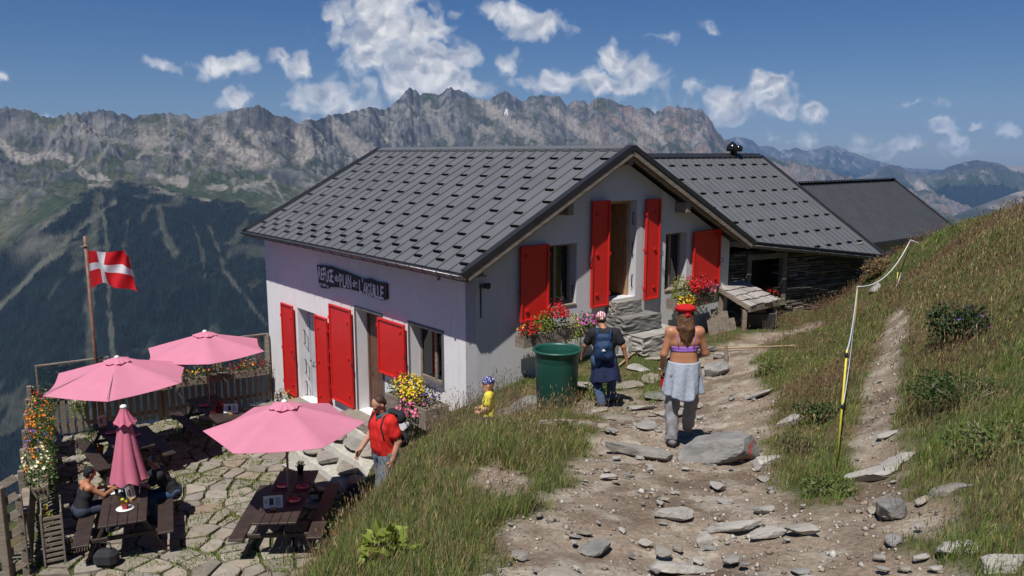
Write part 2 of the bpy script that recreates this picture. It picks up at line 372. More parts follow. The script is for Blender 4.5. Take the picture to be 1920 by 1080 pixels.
def mountain(name, nq, nt, q0, q1, tab, Yv, Yb, zb, Yr, zv, amp, jag, colf, seed, back=.5):
    qs = np.concatenate([np.linspace(q0, -.68, 90, endpoint=False), np.linspace(-.68, .68, nq-130, endpoint=False), np.linspace(.68, max(q1, .75), 40)]) if q0 < -.7 else np.linspace(q0, q1, nq); nq = len(qs)
    t1 = np.linspace(0, 1, int(nt*.42), endpoint=False)**.9; t2 = np.linspace(0, 1, int(nt*.58))
    rt = prof(tab, qs)
    jm = 1+.35*fbm(qs*9, qs*0, 2, 77)+.4*np.exp(-((qs+.5)/.06)**2); jn = jag*jm*(ridged(qs*48, qs*0+seed, 5, seed, .6)-.5)+jag*jm*.6*fbm(qs*190, qs*0, 4, seed+1); rt = rt+jn*.75
    yr = Yr(qs); yb = Yb(qs); yv = Yv+0*qs; zbv = zb(qs)
    lowY = yv[None]+(yb-yv)[None]*t1[:, None]; lowZ = zv+(zbv-zv)[None]*t1[:, None]**1.08
    zr = rt*yr
    s_ = t2[:, None]; upY = yb[None]+(yr-yb)[None]*s_
    h = zbv[None]+(zr-zbv)[None]*(.55*s_**1.15+.45*s_**3.2)
    QQ = np.tile(qs, (len(t1)+len(t2), 1)); YY = np.vstack([lowY, upY]); ZZ = np.vstack([lowZ, h])
    TT = np.vstack([np.repeat(t1[:, None], nq, 1)-1, np.repeat(s_, nq, 1)])
    XX = QQ*YY
    env = np.where(TT < 0, .55*sstep(-1, -.8, TT), .55+.45*sstep(0, .5, TT))*(1-sstep(.8, 1.0, TT)*.97)
    a = ridged(XX/1000+YY/2600+fbm(XX/900, YY/900, 3, seed+9)*.6, YY/1500, 7, seed, .55)
    b = fbm(XX/330, YY/620, 6, seed+4, .55)
    gul = ridged(XX/230+.8*b+YY/1700, YY/900, 5, seed+7, .55)
    rocky = sstep(.62, .92, TT+.3*b)+.25*sstep(.1, .3, TT+.2*b)
    hf = ridged(XX/75+.4*b, YY/260, 4, seed+31, .6)-.45; hf2 = fbm(XX/28, YY/60, 3, seed+41)
    D = amp*(1.35*(a-.5)+.3*b*(1+.6*rocky)+.42*(gul-.45)*(rocky+.15)+.13*hf*(rocky+.1)+.04*hf2*(rocky+.2))
    ZZ = ZZ+env*D
    # keep every point below the skyline seen from the valley side
    lim = rt[None]*YY-np.abs(amp)*.02*(1-TT); ZZ = np.where(TT > .3, np.minimum(ZZ, lim+0*ZZ), ZZ)
    # trees
    forest = colf('forest', QQ, YY, ZZ, TT, XX)
    ZZ = ZZ+forest*np.random.uniform(0, 1, ZZ.shape)**2*24*(YY/4500)
    YY2 = np.vstack([YY, yr[None]*1.06, yr[None]*1.3]); ZZ2 = np.vstack([ZZ, ZZ[-1:]-200, ZZ[-1:]-1600]); XX2 = np.vstack([XX, XX[-1:]*1.06, XX[-1:]*1.3])
    gyv = np.gradient(ZZ, axis=0)/np.maximum(np.abs(np.gradient(YY, axis=0)), 1); gxv = np.gradient(ZZ, axis=1)/np.maximum(np.abs(np.gradient(XX, axis=1)), 1)
    slope = np.hypot(gxv, gyv)
    C_ = colf('col', QQ, YY, ZZ, TT, XX, slope, a, b, gul, forest)
    C2 = np.vstack([C_, C_[-1:], C_[-1:]])
    V = np.stack([XX2, YY2, ZZ2], -1).reshape(-1, 3)
    o = np_mesh(name, V, gridF(nq, YY2.shape[0]), MTN, smooth=False, col=C2.reshape(-1, 3)); tag(o, kind='structure'); return o
MTN = vcm('mountainside', rough=1, bump=.0, fine=.45, fscale=.028)
ROCK = np.array([.145, .14, .135]); ROCK2 = np.array([.042, .046, .052]); SCREE = np.array([.26, .235, .21]); MEAD = np.array([.03, .041, .02]); MEAD2 = np.array([.075, .074, .045]); FOR = np.array([.004, .0085, .007]); REDR = np.array([.2, .135, .11])
FLINE = [(-600,330),(-200,480),(0,470),(60,420),(110,395),(150,368),(185,356),(260,352),(330,360),(400,375),(470,392),(520,402),(600,420),(900,400),(1300,450),(2200,520)]
TRACKS = [([(0,575),(60,515),(110,470),(150,425),(200,392),(215,380)], 5, .9), ([(215,700),(208,620),(203,560),(204,500),(196,420),(188,362)], 4, .55), ([(172,720),(168,600),(172,500),(178,420),(184,362)], 9, .4),
          ([(298,392),(303,425),(315,455),(330,480)], 6, .45), ([(392,430),(410,470),(420,510),(460,560),(500,610)], 4, .4), ([(362,425),(378,470),(385,520)], 3, .35), ([(90,560),(140,500),(170,450)], 3, .25), ([(240,420),(232,470),(250,520)], 3, .25), ([(20,350),(70,420),(40,470)], 10, .3)]
SCR = [([(0,268),(30,292),(60,300),(95,290),(130,300)], 10, .9), ([(415,262),(450,285),(480,300),(500,292)], 17, .95), ([(470,250),(495,280)], 8, .7), ([(560,255),(590,280),(560,300)], 12, .8), ([(270,320),(310,335),(345,340)], 9, .85), ([(145,225),(200,260),(260,270)], 5, .5), ([(305,285),(350,292)], 6, .8),
       ([(370,262),(372,280),(420,300),(470,310),(520,305)], 7, .6), ([(170,350),(240,345),(290,355),(350,375),(430,390)], 5, .7), ([(385,350),(430,352),(520,338)], 2.5, .6), ([(505,330),(540,390)], 3, .5), ([(620,235),(640,255),(680,290)], 9, .8), ([(900,190),(925,210),(960,235),(1000,250)], 12, .8), ([(1040,210),(1080,240),(1120,260)], 11, .8), ([(1185,215),(1210,240),(1240,262)], 10, .85), ([(1225,225),(1240,262)], 6, .8), ([(1320,240),(1300,262)], 6, .7), ([(800,200),(830,235),(845,262)], 8, .6), ([(150,318),(165,330),(205,345)], 2, .9), ([(210,350),(220,340),(190,335)], 4, .9)]
def colA(what, QQ, YY, ZZ, TT, XX, slope=None, a=None, b=None, gul=None, forest=None):
    W = ZZ/YY
    px = 960+1500*QQ/(CT+.0)  # nearly exact near the horizon; picture of the slope only used to lay out rock, scree and wood
    # invert ratio -> v
    v = -(ST+W*CT)/(CT-W*ST)*-1*-1
    v = (-ST-W*CT)/(CT-W*ST); py = 540+1500*v; px = 960+1500*QQ*(CT-v*ST)
    nz = fbm(XX/260, YY/300, 4, 77); nzf = fbm(XX/60, YY/90, 3, 78)
    if what == 'forest':
        fl = np.interp(px, [p[0] for p in FLINE], [p[1] for p in FLINE])
        f = sstep(-6, 10, py-fl+nz*26+nzf*14)
        f *= 1-.9*np.where((px < 130), sstep(.0, .3, nz+.12)*sstep(520, 420, py), 0)
        for pts, wd, s_ in TRACKS: f = f*(1-s_*sstep(wd*1.5, wd*.3, seg_dist(px, py, pts)+nzf*8+nz*5))
        f *= 1-.3*sstep(.18, .4, fbm(XX/110, YY/420, 4, 80))
        return f
    rk = np.maximum(sstep(.0, .4, TT-.66+.55*b+.5*(gul-.45)+.45*(slope-.75)), .75*sstep(.12, .42, b+.5*(a-.5)+.25*(slope-.6)))[..., None]
    sc = np.zeros_like(XX)
    for pts, wd, s_ in SCR: sc = np.maximum(sc, s_*sstep(wd*1.15, wd*.45, seg_dist(px, py, pts)+nzf*9+nz*12))
    sc2 = sstep(.02, .3, .42-gul+.22*nz)*sstep(.38, .6, TT)*sstep(.99, .8, TT)*.6
    sc = np.clip(np.maximum(sc, sc2), 0, 1)[..., None]
    g_ = MEAD+(MEAD2-MEAD)*sstep(-.2, .5, nz+nzf*.6)[..., None]
    r_ = ROCK2+(ROCK-ROCK2)*sstep(-.45, .4, fbm(XX/90, YY/160, 4, 81)+.5*(a-.5))[..., None]
    red = (sstep(1050, 1150, px)*sstep(.1, .5, nz+.25)*.6)[..., None]; r_ = r_+(REDR-r_)*red
    C_ = g_*(1-rk)+r_*rk; C_ = C_*(1-sc)+SCREE*sc*(.85+.3*nzf[..., None])
    C_ = C_*(1-forest[..., None])+FOR*forest[..., None]*(1+1.2*fbm(XX/45, YY/70, 3, 82)[..., None])*np.random.uniform(.5, 1.5, XX.shape)[..., None]
    low = (sstep(0, 8, py-np.interp(px, [p[0] for p in FLINE], [p[1] for p in FLINE])))[..., None]*(1-forest[..., None])
    C_ = C_*(1-low)+low*(np.array([.04, .046, .03])*.8+.18*SCREE)
    sn = sstep(4.5, 2.5, np.hypot((px-949)*1.3, (py-210)*.7)+nzf*5)[..., None]; C_ = C_*(1-sn)+.55*sn
    return np.clip(C_, .004, .85)
YrA = lambda q: np.interp(q, [-1.2, -.62, -.3, -.25, -.17, -.12, .2, .3, 1], [5300, 5500, 6000, 6300, 7600, 9000, 10000, 10500, 11500])
YbA = lambda q: np.interp(q, [-1.2, -.6, -.5, -.3, 0, .4, 1], [4000, 3900, 4050, 4400, 4700, 5200, 6000])
zbA = lambda q: np.interp(q, [-1.2, -.7, -.62, -.52, -.4, -.3, -.1, .3, 1], [-230, -330, -330, -200, -260, -330, -420, -600, -900])
mountain('mountains', 1400, 560, -1.05, .75, SKYL, 1900, YbA, zbA, YrA, -1200, 190, .0062, colA, 5)
SK2 = [(1000,320),(1300,290),(1360,262),(1378,256),(1395,258),(1412,264),(1425,276),(1437,272),(1450,274),(1462,284),(1478,280),(1495,277),(1510,283),(1530,280),(1545,274),(1562,271),(1580,277),(1600,287),(1625,295),(1645,301),(1680,312),(1900,330),(2300,330)]
SK3 = [(1300,400),(1560,345),(1620,330),(1640,322),(1655,312),(1670,308),(1685,311),(1700,317),(1720,326),(1740,328),(1760,322),(1785,310),(1810,303),(1830,300),(1855,303),(1880,307),(1900,312),(1930,312),(2100,290),(2400,300)]
SK4 = [(1300,560),(1600,450),(1700,436),(1760,416),(1800,398),(1850,380),(1920,356),(2000,330),(2400,300)]
def colR(what, QQ, YY, ZZ, TT, XX, slope=None, a=None, b=None, gul=None, forest=None):
    nz = fbm(XX/900, YY/1200, 4, 97)
    if what == 'forest': return sstep(.62, .4, TT+.25*nz)
    r_ = ROCK2+(ROCK-ROCK2)*sstep(-.3, .4, nz)[..., None]; rk = sstep(.62, .9, TT+.3*b)[..., None]*.8
    C_ = MEAD*(1-rk)+r_*rk*.8; sc = (sstep(.16, .34, .5-gul)*sstep(.5, .7, TT))[..., None]*.6; C_ = C_*(1-sc)+SCREE*sc
    sp = np.array([ratio(1722, 345), ratio(1750, 380), ratio(1778, 415)])
    st = sstep(.008, .002, seg_dist(QQ, ZZ/YY, [tuple(p) for p in sp])+.004*nz)[..., None]
    C_ = C_*(1-forest[..., None])+FOR*1.6*forest[..., None]; return C_*(1-st)+SCREE*st
k_ = lambda v: (lambda q: q*0+v)
mountain('mountains.far', 420, 150, .05, 1.0, SK2, 14000, k_(19000), k_(-900), k_(25000), -1300, 420, .002, colR, 15)
mountain('mountains.middle', 420, 170, .2, 1.1, SK3, 8500, k_(11000), k_(-800), k_(14500), -1250, 300, .0018, colR, 25)
mountain('mountains.near', 380, 130, .3, 1.2, SK4, 5200, k_(6500), k_(-750), k_(8500), -1200, 170, .0015, colR, 35)
# the slope below the refuge, down to the valley floor
vq = np.linspace(-1.3, 1.3, 200); vy = np.concatenate([np.geomspace(20, 2300, 90), np.geomspace(2600, 60000, 14)])
VQ, VY = np.meshgrid(vq, vy); VX = VQ*VY*1.0
VZ = np.where(VY < 2300, -9.5-(VY-20)*.46-(VY > 60)*(VY-60)*.06, -1200.); VZ = np.maximum(VZ, -1220)+np.clip(VY/40, 0, 30)*fbm(VX/120, VY/120, 4, 61)
VZ = np.where(VY < 120, np.minimum(VZ, -9.0-.4*np.abs(VX+3)), VZ)-2*(VY < 45)
vc = np.stack([VQ*0+.03, VQ*0+.04, VQ*0+.02], -1)
tag(np_mesh('valley', np.stack([VX, VY, VZ], -1).reshape(-1, 3), gridF(len(vq), len(vy)), MTN, smooth=True, col=vc.reshape(-1, 3)), kind='structure')

# haze box
hz = MB(); hz.box((-32000, -300, -1700), (32000, 27000, 900))
hm = bpy.data.materials.new('air'); hm.use_nodes = True; t = NT(hm.node_tree); t.n.clear()
pv = t.a('ShaderNodeVolumePrincipled', {'Color': (.29, .53, 1, 1), 'Density': 2.55e-5, 'Anisotropy': .0})
ou = t.a('ShaderNodeOutputMaterial'); t.l.new(pv.outputs[0], ou.inputs['Volume'])
ho = hz.build('haze', hm); tag(ho, kind='stuff')
# ------------------------------------------------------------------ building materials
def plaster(name, base, dirt):
    m_ = bpy.data.materials.new(name); m_.use_nodes = True; t = NT(m_.node_tree); bs = t.n['Principled BSDF']
    tc = t.a('ShaderNodeTexCoord').outputs['Object']
    n1 = t.noise(tc, 1.2, 5, .6).outputs['Fac']
    mp = t.a('ShaderNodeMapping', {0: tc, 3: (3.5, 3.5, .35)}).outputs[0]
    n2 = t.noise(mp, 2.2, 4, .6).outputs['Fac']
    c = t.mix(t.smooth(n1, .35, .75), base, tuple(b*.93 for b in base)); c = t.mix(T_mul(t, t.smooth(n2, .5, .75), .5), c, dirt); c = t.mix(T_mul(t, t.smooth(t.noise(tc, 5, 5, .7).outputs['Fac'], .52, .75), .3), c, dirt)
    t.l.new(c, bs.inputs['Base Color']); bs.inputs['Roughness'].default_value = .92; bs.inputs['Specular IOR Level'].default_value = .25
    n3 = t.noise(tc, 75, 3, .7).outputs['Fac']; bn = t.a('ShaderNodeBump', {'Strength': .55, 'Distance': .012, 'Height': n3}); t.l.new(bn.outputs[0], bs.inputs['Normal'])
    return m_
def T_mul(t, a, b): return t.m('MULTIPLY', a, b)
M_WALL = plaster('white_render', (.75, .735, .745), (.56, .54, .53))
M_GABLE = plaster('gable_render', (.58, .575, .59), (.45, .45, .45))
M_GREYPAINT = pm('grey_trim_paint', (.1, .1, .11), .6, .1, 8, .05)
M_ROOF = pm('anthracite_steel_roof', (.125, .13, .14), .42, .1, 1.4, .05, 20, base2=(.105, .11, .118))
M_ROOFD = pm('dark_steel_trim', (.022, .022, .025), .4, .15, 3, .03)
M_GUARD = pm('black_snow_guard', (.007, .007, .008), .85, .1, 3, 0, spec=.1)
M_GUT = pm('zinc_gutter', (.2, .2, .215), .35, .2, 5, .05, metal=.7)
M_WOODG = pm('weathered_timber', (.27, .225, .18), .85, .25, 3, .5, 60, base2=(.16, .125, .095), stretch=(1, 1, 6))
M_WOODO = pm('warm_timber', (.45, .28, .16), .8, .2, 4, .3, 40, base2=(.3, .18, .1), stretch=(5, 5, 1))
M_WOODD = pm('dark_stained_timber', (.05, .032, .025), .55, .3, 4, .3, 60, base2=(.03, .02, .017))
M_RED = pm('red_shutter_paint', (.60, .022, .018), .38, .08, 2.5, .06, 12, base2=(.54, .018, .016))
M_IRON = pm('black_iron', (.02, .02, .022), .5, .2, 8, .1)
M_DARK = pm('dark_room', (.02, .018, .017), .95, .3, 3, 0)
M_DOORW = pm('varnished_door', (.3, .13, .05), .45, .2, 3, .15, 30, base2=(.2, .08, .03), stretch=(8, 8, 1))
M_CURT = pm('white_curtain', (.7, .7, .68), .9, .1, 10, .2)
M_BLACKP = pm('black_plastic', (.012, .012, .014), .18, .2, 4, 0)
M_GLASS = bpy.data.materials.new('window_glass'); M_GLASS.use_nodes = True
t = NT(M_GLASS.node_tree); t.n.clear()
gl = t.a('ShaderNodeBsdfGlossy', {'Color': (1, 1, 1, 1), 'Roughness': .02}); tp = t.a('ShaderNodeBsdfTransparent', {0: (.8, .86, .86, 1)})
fr = t.a('ShaderNodeFresnel', {0: 1.5}); mx = t.a('ShaderNodeMixShader', {0: t.m('ADD', fr.outputs[0], .05), 1: tp.outputs[0], 2: gl.outputs[0]})
t.l.new(mx.outputs[0], t.a('ShaderNodeOutputMaterial').inputs[0])

def drystone(name):
    m_ = bpy.data.materials.new(name); m_.use_nodes = True; t = NT(m_.node_tree); bs = t.n['Principled BSDF']
    g = t.a('ShaderNodeNewGeometry'); r = g.outputs['Random Per Island']
    c = t.ramp(r, [(0, (.09, .08, .07)), (.3, (.16, .14, .115)), (.55, (.22, .19, .15)), (.8, (.3, .27, .23)), (1, (.2, .14, .09))])
    tc = t.a('ShaderNodeTexCoord').outputs['Object']; n = t.noise(tc, 9, 5, .65).outputs['Fac']
    c = t.mix(1.0, c, t.ramp(n, [(.25, (.55, .55, .55)), (.7, (1.15, 1.15, 1.15))]), 'MULTIPLY')
    t.l.new(c, bs.inputs['Base Color']); bs.inputs['Roughness'].default_value = .9
    bn = t.a('ShaderNodeBump', {'Strength': .7, 'Distance': .02, 'Height': t.noise(tc, 24, 4).outputs['Fac']}); t.l.new(bn.outputs[0], bs.inputs['Normal'])
    return m_
M_STONEW = drystone('dry_stone')

# ------------------------------------------------------------------ main house frame: x = t (along the gable), y = s (along the front), z
C0 = Vector((-.66, 14.42, 0)); E2 = Vector((.777, .629, 0)).normalized(); E1 = Vector((-E2.y, E2.x, 0)); HA = math.atan2(E2.y, E2.x)
ZB = -7.0
def HW(t_, s_, z_): return C0+E2*t_+E1*s_+Vector((0, 0, z_))
house = empty('mountain_hut', (C0.x, C0.y, ZB), HA, 'white rendered mountain hut with red shutters and a large grey metal roof', 'hut')
HO = (0, 0, -ZB)
LS, LT = 9.86, 7.6
AP = 3.7; ZE, ZR = -2.08, .12     # roof surface heights at the eaves edge and ridge
ZEr = -2.1
def rooft(tt):
    """underside of the roof over t"""
    return (ZE+(tt+.5)/(AP+.5)*(ZR-ZE) if tt <= AP else ZR+(tt-AP)/(8.0-AP)*(ZEr-ZR))-.2
TK = .34
# front wall, pierced by three openings
OPF = [(1.135, 2.31, -4.64, -3.49), (3.49, 4.65, -5.93, -3.52), (6.72, 7.88, -6.42, -3.98)]
def wall_front():
    b = MB(); cuts = [0, *[v for o in OPF for v in o[:2]], LS]; top = -2.3
    for i in range(len(cuts)-1):
        a, c = cuts[i], cuts[i+1]; op = [o for o in OPF if abs(o[0]-a) < 1e-6]
        if op: b.box((0, a, op[0][3]), (TK, c, top)); b.box((0, a, -9), (TK, c, op[0][2]))
        else: b.box((0, a, -9), (TK, c, top))
    return b.build('wall', M_WALL, house, HO)
wf = wall_front()
OPG = [(1.705, 2.527, -3.02, -1.78), (3.40, 4.29, -3.065, -.985), (5.25, 6.0, -3.05, -1.77)]
def wall_gable():
    b = MB(); cuts = sorted([0, AP, *[v for o in OPG for v in o[:2]], LT])
    for a, c in zip(cuts[:-1], cuts[1:]):
        op = [o for o in OPG if o[0] <= a+1e-6 and c <= o[1]+1e-6]
        def col(z0, z1a, z1c):
            v = [(a, 0, z0), (c, 0, z0), (c, TK, z0), (a, TK, z0), (a, 0, z1a), (c, 0, z1c), (c, TK, z1c), (a, TK, z1a)]
            b.add(v, [(0,3,2,1),(4,5,6,7),(0,1,5,4),(1,2,6,5),(2,3,7,6),(3,0,4,7)])
        if op: col(op[0][3], rooft(a), rooft(c)); col(-9, op[0][2], op[0][2])
        else: col(-9, rooft(a), rooft(c))
    # the gable wall sits 2 mm proud of the front wall's end
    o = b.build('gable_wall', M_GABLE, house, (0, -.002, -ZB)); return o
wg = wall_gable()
b = MB(); b.box((LT-TK, TK, -9), (LT, LS, -2.3)); b.box((TK, LS-TK, -9), (LT-TK, LS, -2.3)); b.build('rear_wall', M_WALL, house, HO)
# dark rooms behind the openings
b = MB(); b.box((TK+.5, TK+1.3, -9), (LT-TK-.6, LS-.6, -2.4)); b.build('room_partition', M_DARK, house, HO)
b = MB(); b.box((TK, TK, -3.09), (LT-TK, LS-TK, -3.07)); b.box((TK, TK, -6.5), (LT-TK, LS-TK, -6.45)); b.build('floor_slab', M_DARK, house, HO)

# ---- roof
def roof_plane(bm_, p_e0, p_e1, p_r0, p_r1, th, mi=0):
    """slab between eaves edge and ridge edge"""
    n = (Vector(p_e1)-Vector(p_e0)).cross(Vector(p_r0)-Vector(p_e0)).normalized()
    if n.z < 0: n = -n
    vs_ = [Vector(p) for p in (p_e0, p_e1, p_r1, p_r0)]; lo = [v-n*th for v in vs_]
    bm_.add(lo+vs_, [(3,2,1,0),(4,5,6,7),(0,1,5,4),(1,2,6,5),(2,3,7,6),(3,0,4,7)], mi); return n
S0, S1 = -.38, 9.9
rb = MB()
eL0 = (-.5, S0, ZE); eL1 = (-.5, S1, ZE); rg0 = (AP, S0, ZR); rg1 = (AP, S1, ZR); eR0 = (8.0, S0, ZEr); eR1 = (8.0, S1, ZEr)
nL = roof_plane(rb, eL0, eL1, rg0, rg1, .05); nR = roof_plane(rb, eR0, eR1, rg0, rg1, .05)
pitch = .385
k = int((S1-S0)/pitch)
for i in range(k+1):
    s_ = S0+.12+i*pitch
    for (e, r_, n) in (((-.5, s_, ZE), (AP-.05, s_, ZR-.025), nL), ((8.0, s_, ZEr), (AP+.05, s_, ZR-.025), nR)):
        e = Vector(e)+n*.010; r_ = Vector(r_)+n*.010; rb.beam(e, r_, .02, .026, 0, up=n)
        for q_ in (1,): pass
roof = rb.build('roof', M_ROOF, house, HO)
b = MB()
for (e, r_, n, sg) in ((Vector(eL0), Vector(rg0), nL, -1), (Vector(eR0), Vector(rg0), nR, 1)):
    for s_ in (S0, S1):
        sd = -1 if s_ == S0 else 1
        a = Vector((e.x, s_+sd*.01, e.z-.05)); c = Vector((r_.x, s_+sd*.01, r_.z-.05))
        b.beam(a+n*.055-(c-a).normalized()*.05, c+n*.055, .05, .10, 0, up=n)
        a2 = Vector((e.x, s_-sd*.07, e.z+.045)); c2 = Vector((r_.x, s_-sd*.07, r_.z+.045)); b.beam(a2, c2, .17, .012, 0, up=n)
b.build('roof_edge_trim', M_ROOFD, roof)
for v_ in [bpy.data.objects['roof_edge_trim']]: v_.location = (0, 0, -ZB)
b = MB(); mpt = (ZR+.045)
for sg, n in ((-1, nL), (1, nR)):
    a = Vector((AP, S0-.03, mpt)); e = Vector((AP, S1+.02, mpt)); off = Vector((sg*.14, 0, -.14*.53))
    b.add([a, e, e+off, a+off, a-Vector((0,0,.012)), e-Vector((0,0,.012)), e+off-Vector((0,0,.012)), a+off-Vector((0,0,.012))], [(0,1,2,3),(7,6,5,4),(2,6,7,3),(0,4,5,1),(0,3,7,4),(1,5,6,2)])
for i in range(26):
    s_ = S0+.3+i*.385; b.box((AP-.175, s_-.13, ZR-.075), (AP-.14, s_+.13, ZR-.02))
rc = b.build('ridge_cap', M_ROOF, roof); rc.location = (0, 0, -ZB)

# snow guards: dark pressed steel cups, rows staggered
def guard_mesh():
    b = MB(); w_ = .12
    b.add([(-.03, -w_, .0), (-.03, w_, .0), (-.02, w_*.9, .042), (-.02, -w_*.9, .042), (.045, -w_*.8, .006), (.045, w_*.8, .006), (.0, -w_, 0), (.0, w_, 0)],
          [(0, 1, 2, 3), (3, 2, 5, 4), (0, 3, 4), (1, 5, 2), (0, 4, 5, 1)])
    b.box((-.036, -w_*.9, .001), (-.03, w_*.9, .036))
    return b
gproto = None
def put_guards(parent, zoff, rows, e, r_, n, s_lo, s_hi, pitch2, frame, limit=100, start=0.0):
    """frame(u,s) point on the roof plane; keep the nearest as single parts, the rest as one part"""
    global gproto
    pts = []
    for j, u in enumerate(rows):
        s_ = s_lo+(j % 2)*pitch2/2+start
        while s_ < s_hi: pts.append(frame(u, s_)); s_ += pitch2
    up = n; d = (frame(rows[-1], s_lo)-frame(rows[0], s_lo)).normalized()
    sx = up.cross(d).normalized()
    Mr = Matrix(((d.x, sx.x, up.x), (d.y, sx.y, up.y), (d.z, sx.z, up.z)))
    wm = parent_world(parent)
    pts.sort(key=lambda p: (wm @ p).length)
    for i, p in enumerate(pts[:limit]):
        if gproto is None:
            o = guard_mesh().build('snow_guard', M_GUARD, None); gproto = o; o.parent = parent
        else:
            o = gproto.copy(); COL.objects.link(o); o.parent = parent
        o.location = p; o.rotation_euler = Mr.to_euler()
    if len(pts) > limit:
        g0 = guard_mesh(); b = MB()
        for p in pts[limit:]: b.add([Mr @ Vector(v)+p for v in g0.v], g0.f)
        o = b.build('snow_guard_rows', M_ROOFD, parent); tag(o, kind='stuff')
def parent_world(o):
    M_ = Matrix.Translation(o.location) @ o.rotation_euler.to_matrix().to_4x4()
    return (parent_world(o.parent) @ M_) if o.parent else M_
def frL(u, s_): return Vector((-.5+u*(AP+.5), s_, ZE+u*(ZR-ZE)-ZB))+nL*.004
rows_ = [.052, .098, .145, .235, .33, .425, .52, .615, .71, .80, .89]
put_guards(roof, 0, rows_, None, None, nL, S0+.32, S1-.2, .77, frL, 100)

# ---- gutter with brackets, downpipe
def gutter(parent, a, c, out, off, nb, name='gutter', rad=.07, m_=None):
    b = MB(); a = Vector(a); c = Vector(c); d = (c-a).normalized(); o_ = Vector(out).normalized(); N = 9
    ring = []
    for i in range(N):
        th_ = math.pi*i/(N-1); ring.append((-math.cos(th_)*rad, -math.sin(th_)*rad))
    ring2 = [(x*.86, z*.86+.0) for x, z in reversed(ring)]
    rr = ring+ring2
    vs_ = [a+o_*x+Vector((0, 0, z)) for x, z in rr]+[c+o_*x+Vector((0, 0, z)) for x, z in rr]; M_ = len(rr)
    b.add(vs_, [(i, (i+1) % M_, M_+(i+1) % M_, M_+i) for i in range(M_)]+[tuple(reversed(range(M_))), tuple(range(M_, 2*M_))], 0, False)
    b.tube([a+o_*rad+Vector((0,0,.004)), c+o_*rad+Vector((0,0,.004))], .012, 6)
    for q_ in (0, 1):
        p = a if q_ == 0 else c
        b.add([p+o_*x+Vector((0, 0, z)) for x, z in ring], [tuple(range(N)) if q_ else tuple(reversed(range(N)))])
    g = b.build(name, m_ or M_GUT, parent, off)
    L = (c-a).length
    bk = None
    for i in range(nb):
        p = d*(L*(i+.5)/nb)
        if bk is None:
            b = MB(); z0 = Vector((0, 0, 0))
            b.beam(z0-o_*(rad+.05)+Vector((0,0,.016)), z0+o_*(rad+.014)+Vector((0,0,.016)), .03, .006, 0, up=(0,0,1))
            b.beam(z0+o_*(rad+.014)+Vector((0,0,.013)), z0+o_*(rad*.75)+Vector((0,0,-.065)), .03, .008, 0, up=d)
            b.beam(z0+o_*(rad*.75)+Vector((0,0,-.066)), z0-o_*(rad*.3)+Vector((0,0,-.088)), .03, .008, 0, up=d)
            bk = b.build('gutter_bracket', M_GUT, g, (0, 0, 0)); bk.location = Vector(off)+a+p
        else:
            q_ = bk.copy(); COL.objects.link(q_); q_.parent = g; q_.location = Vector(off)+a+p
    return g
gf = gutter(house, (-.58, S0-.02, ZE-.035), (-.58, S1, ZE-.035), (-1, 0, 0), HO, 22)
b = MB(); b.box((-.47, S0+.02, ZE-.16), (-.44, S1-.02, ZE-.045)); b.box((-.44, S0+.05, ZE-.1), (0, S1-.05, ZE-.075))
b.build('fascia_board', M_WOODG, house, HO)
b = MB(); b.tube([(-.58, .35, ZE-.1), (-.58, .35, ZE-.19)], .035, 10); b.build('gutter_outlet', M_GUT, house, HO)
gr_ = gutter(house, (8.06, S0, ZEr-.03), (8.06, S0+3, ZEr-.03), (1, 0, 0), HO, 6)

# ---- timber under the verge: barge boards, planked soffit, purlins
b = MB(); bo = MB()
for (e, r_, n) in ((Vector((-.5, S0-.005, ZE)), Vector((AP, S0-.005, ZR)), nL), (Vector((8.0, S0-.005, ZEr)), Vector((AP, S0-.005, ZR)), nR)):
    a = e-n*.10; c = r_-n*.10; 
    if n is nL: c = c-(c-a).normalized()*.02
    b.beam(a, c, .035, .10, 0, up=n)
    b.beam(a+Vector((0,.05,0))-n*.04, c+Vector((0,.05,0))-n*.04, .03, .11, 0, up=n)
    for j in range(2):
        y_ = S0+.09+j*.13
        bo.beam(Vector((e.x, y_+.06, e.z))-n*.068, Vector((r_.x, y_+.06, r_.z))-n*.068, .125, .022, 0, up=n)
b.build('barge_board', M_WOODG, house, HO); bo.build('soffit_planks', M_WOODO, house, HO)
for (tt, zz) in ((AP, -.12), (2.05, -.2), (5.6, -.2), (-.12, -.13), (7.72, -.13)):
    z_ = rooft(tt)+.2+zz-.0; sz = (.16, .24) if 0 < tt < 7.6 else (.12, .14)
    b = MB(); b.bbox((tt-sz[0]/2, S0+.05, z_-sz[1]), (tt+sz[0]/2, .1, z_), .012)
    b.build('purlin', M_WOODG, house, HO)

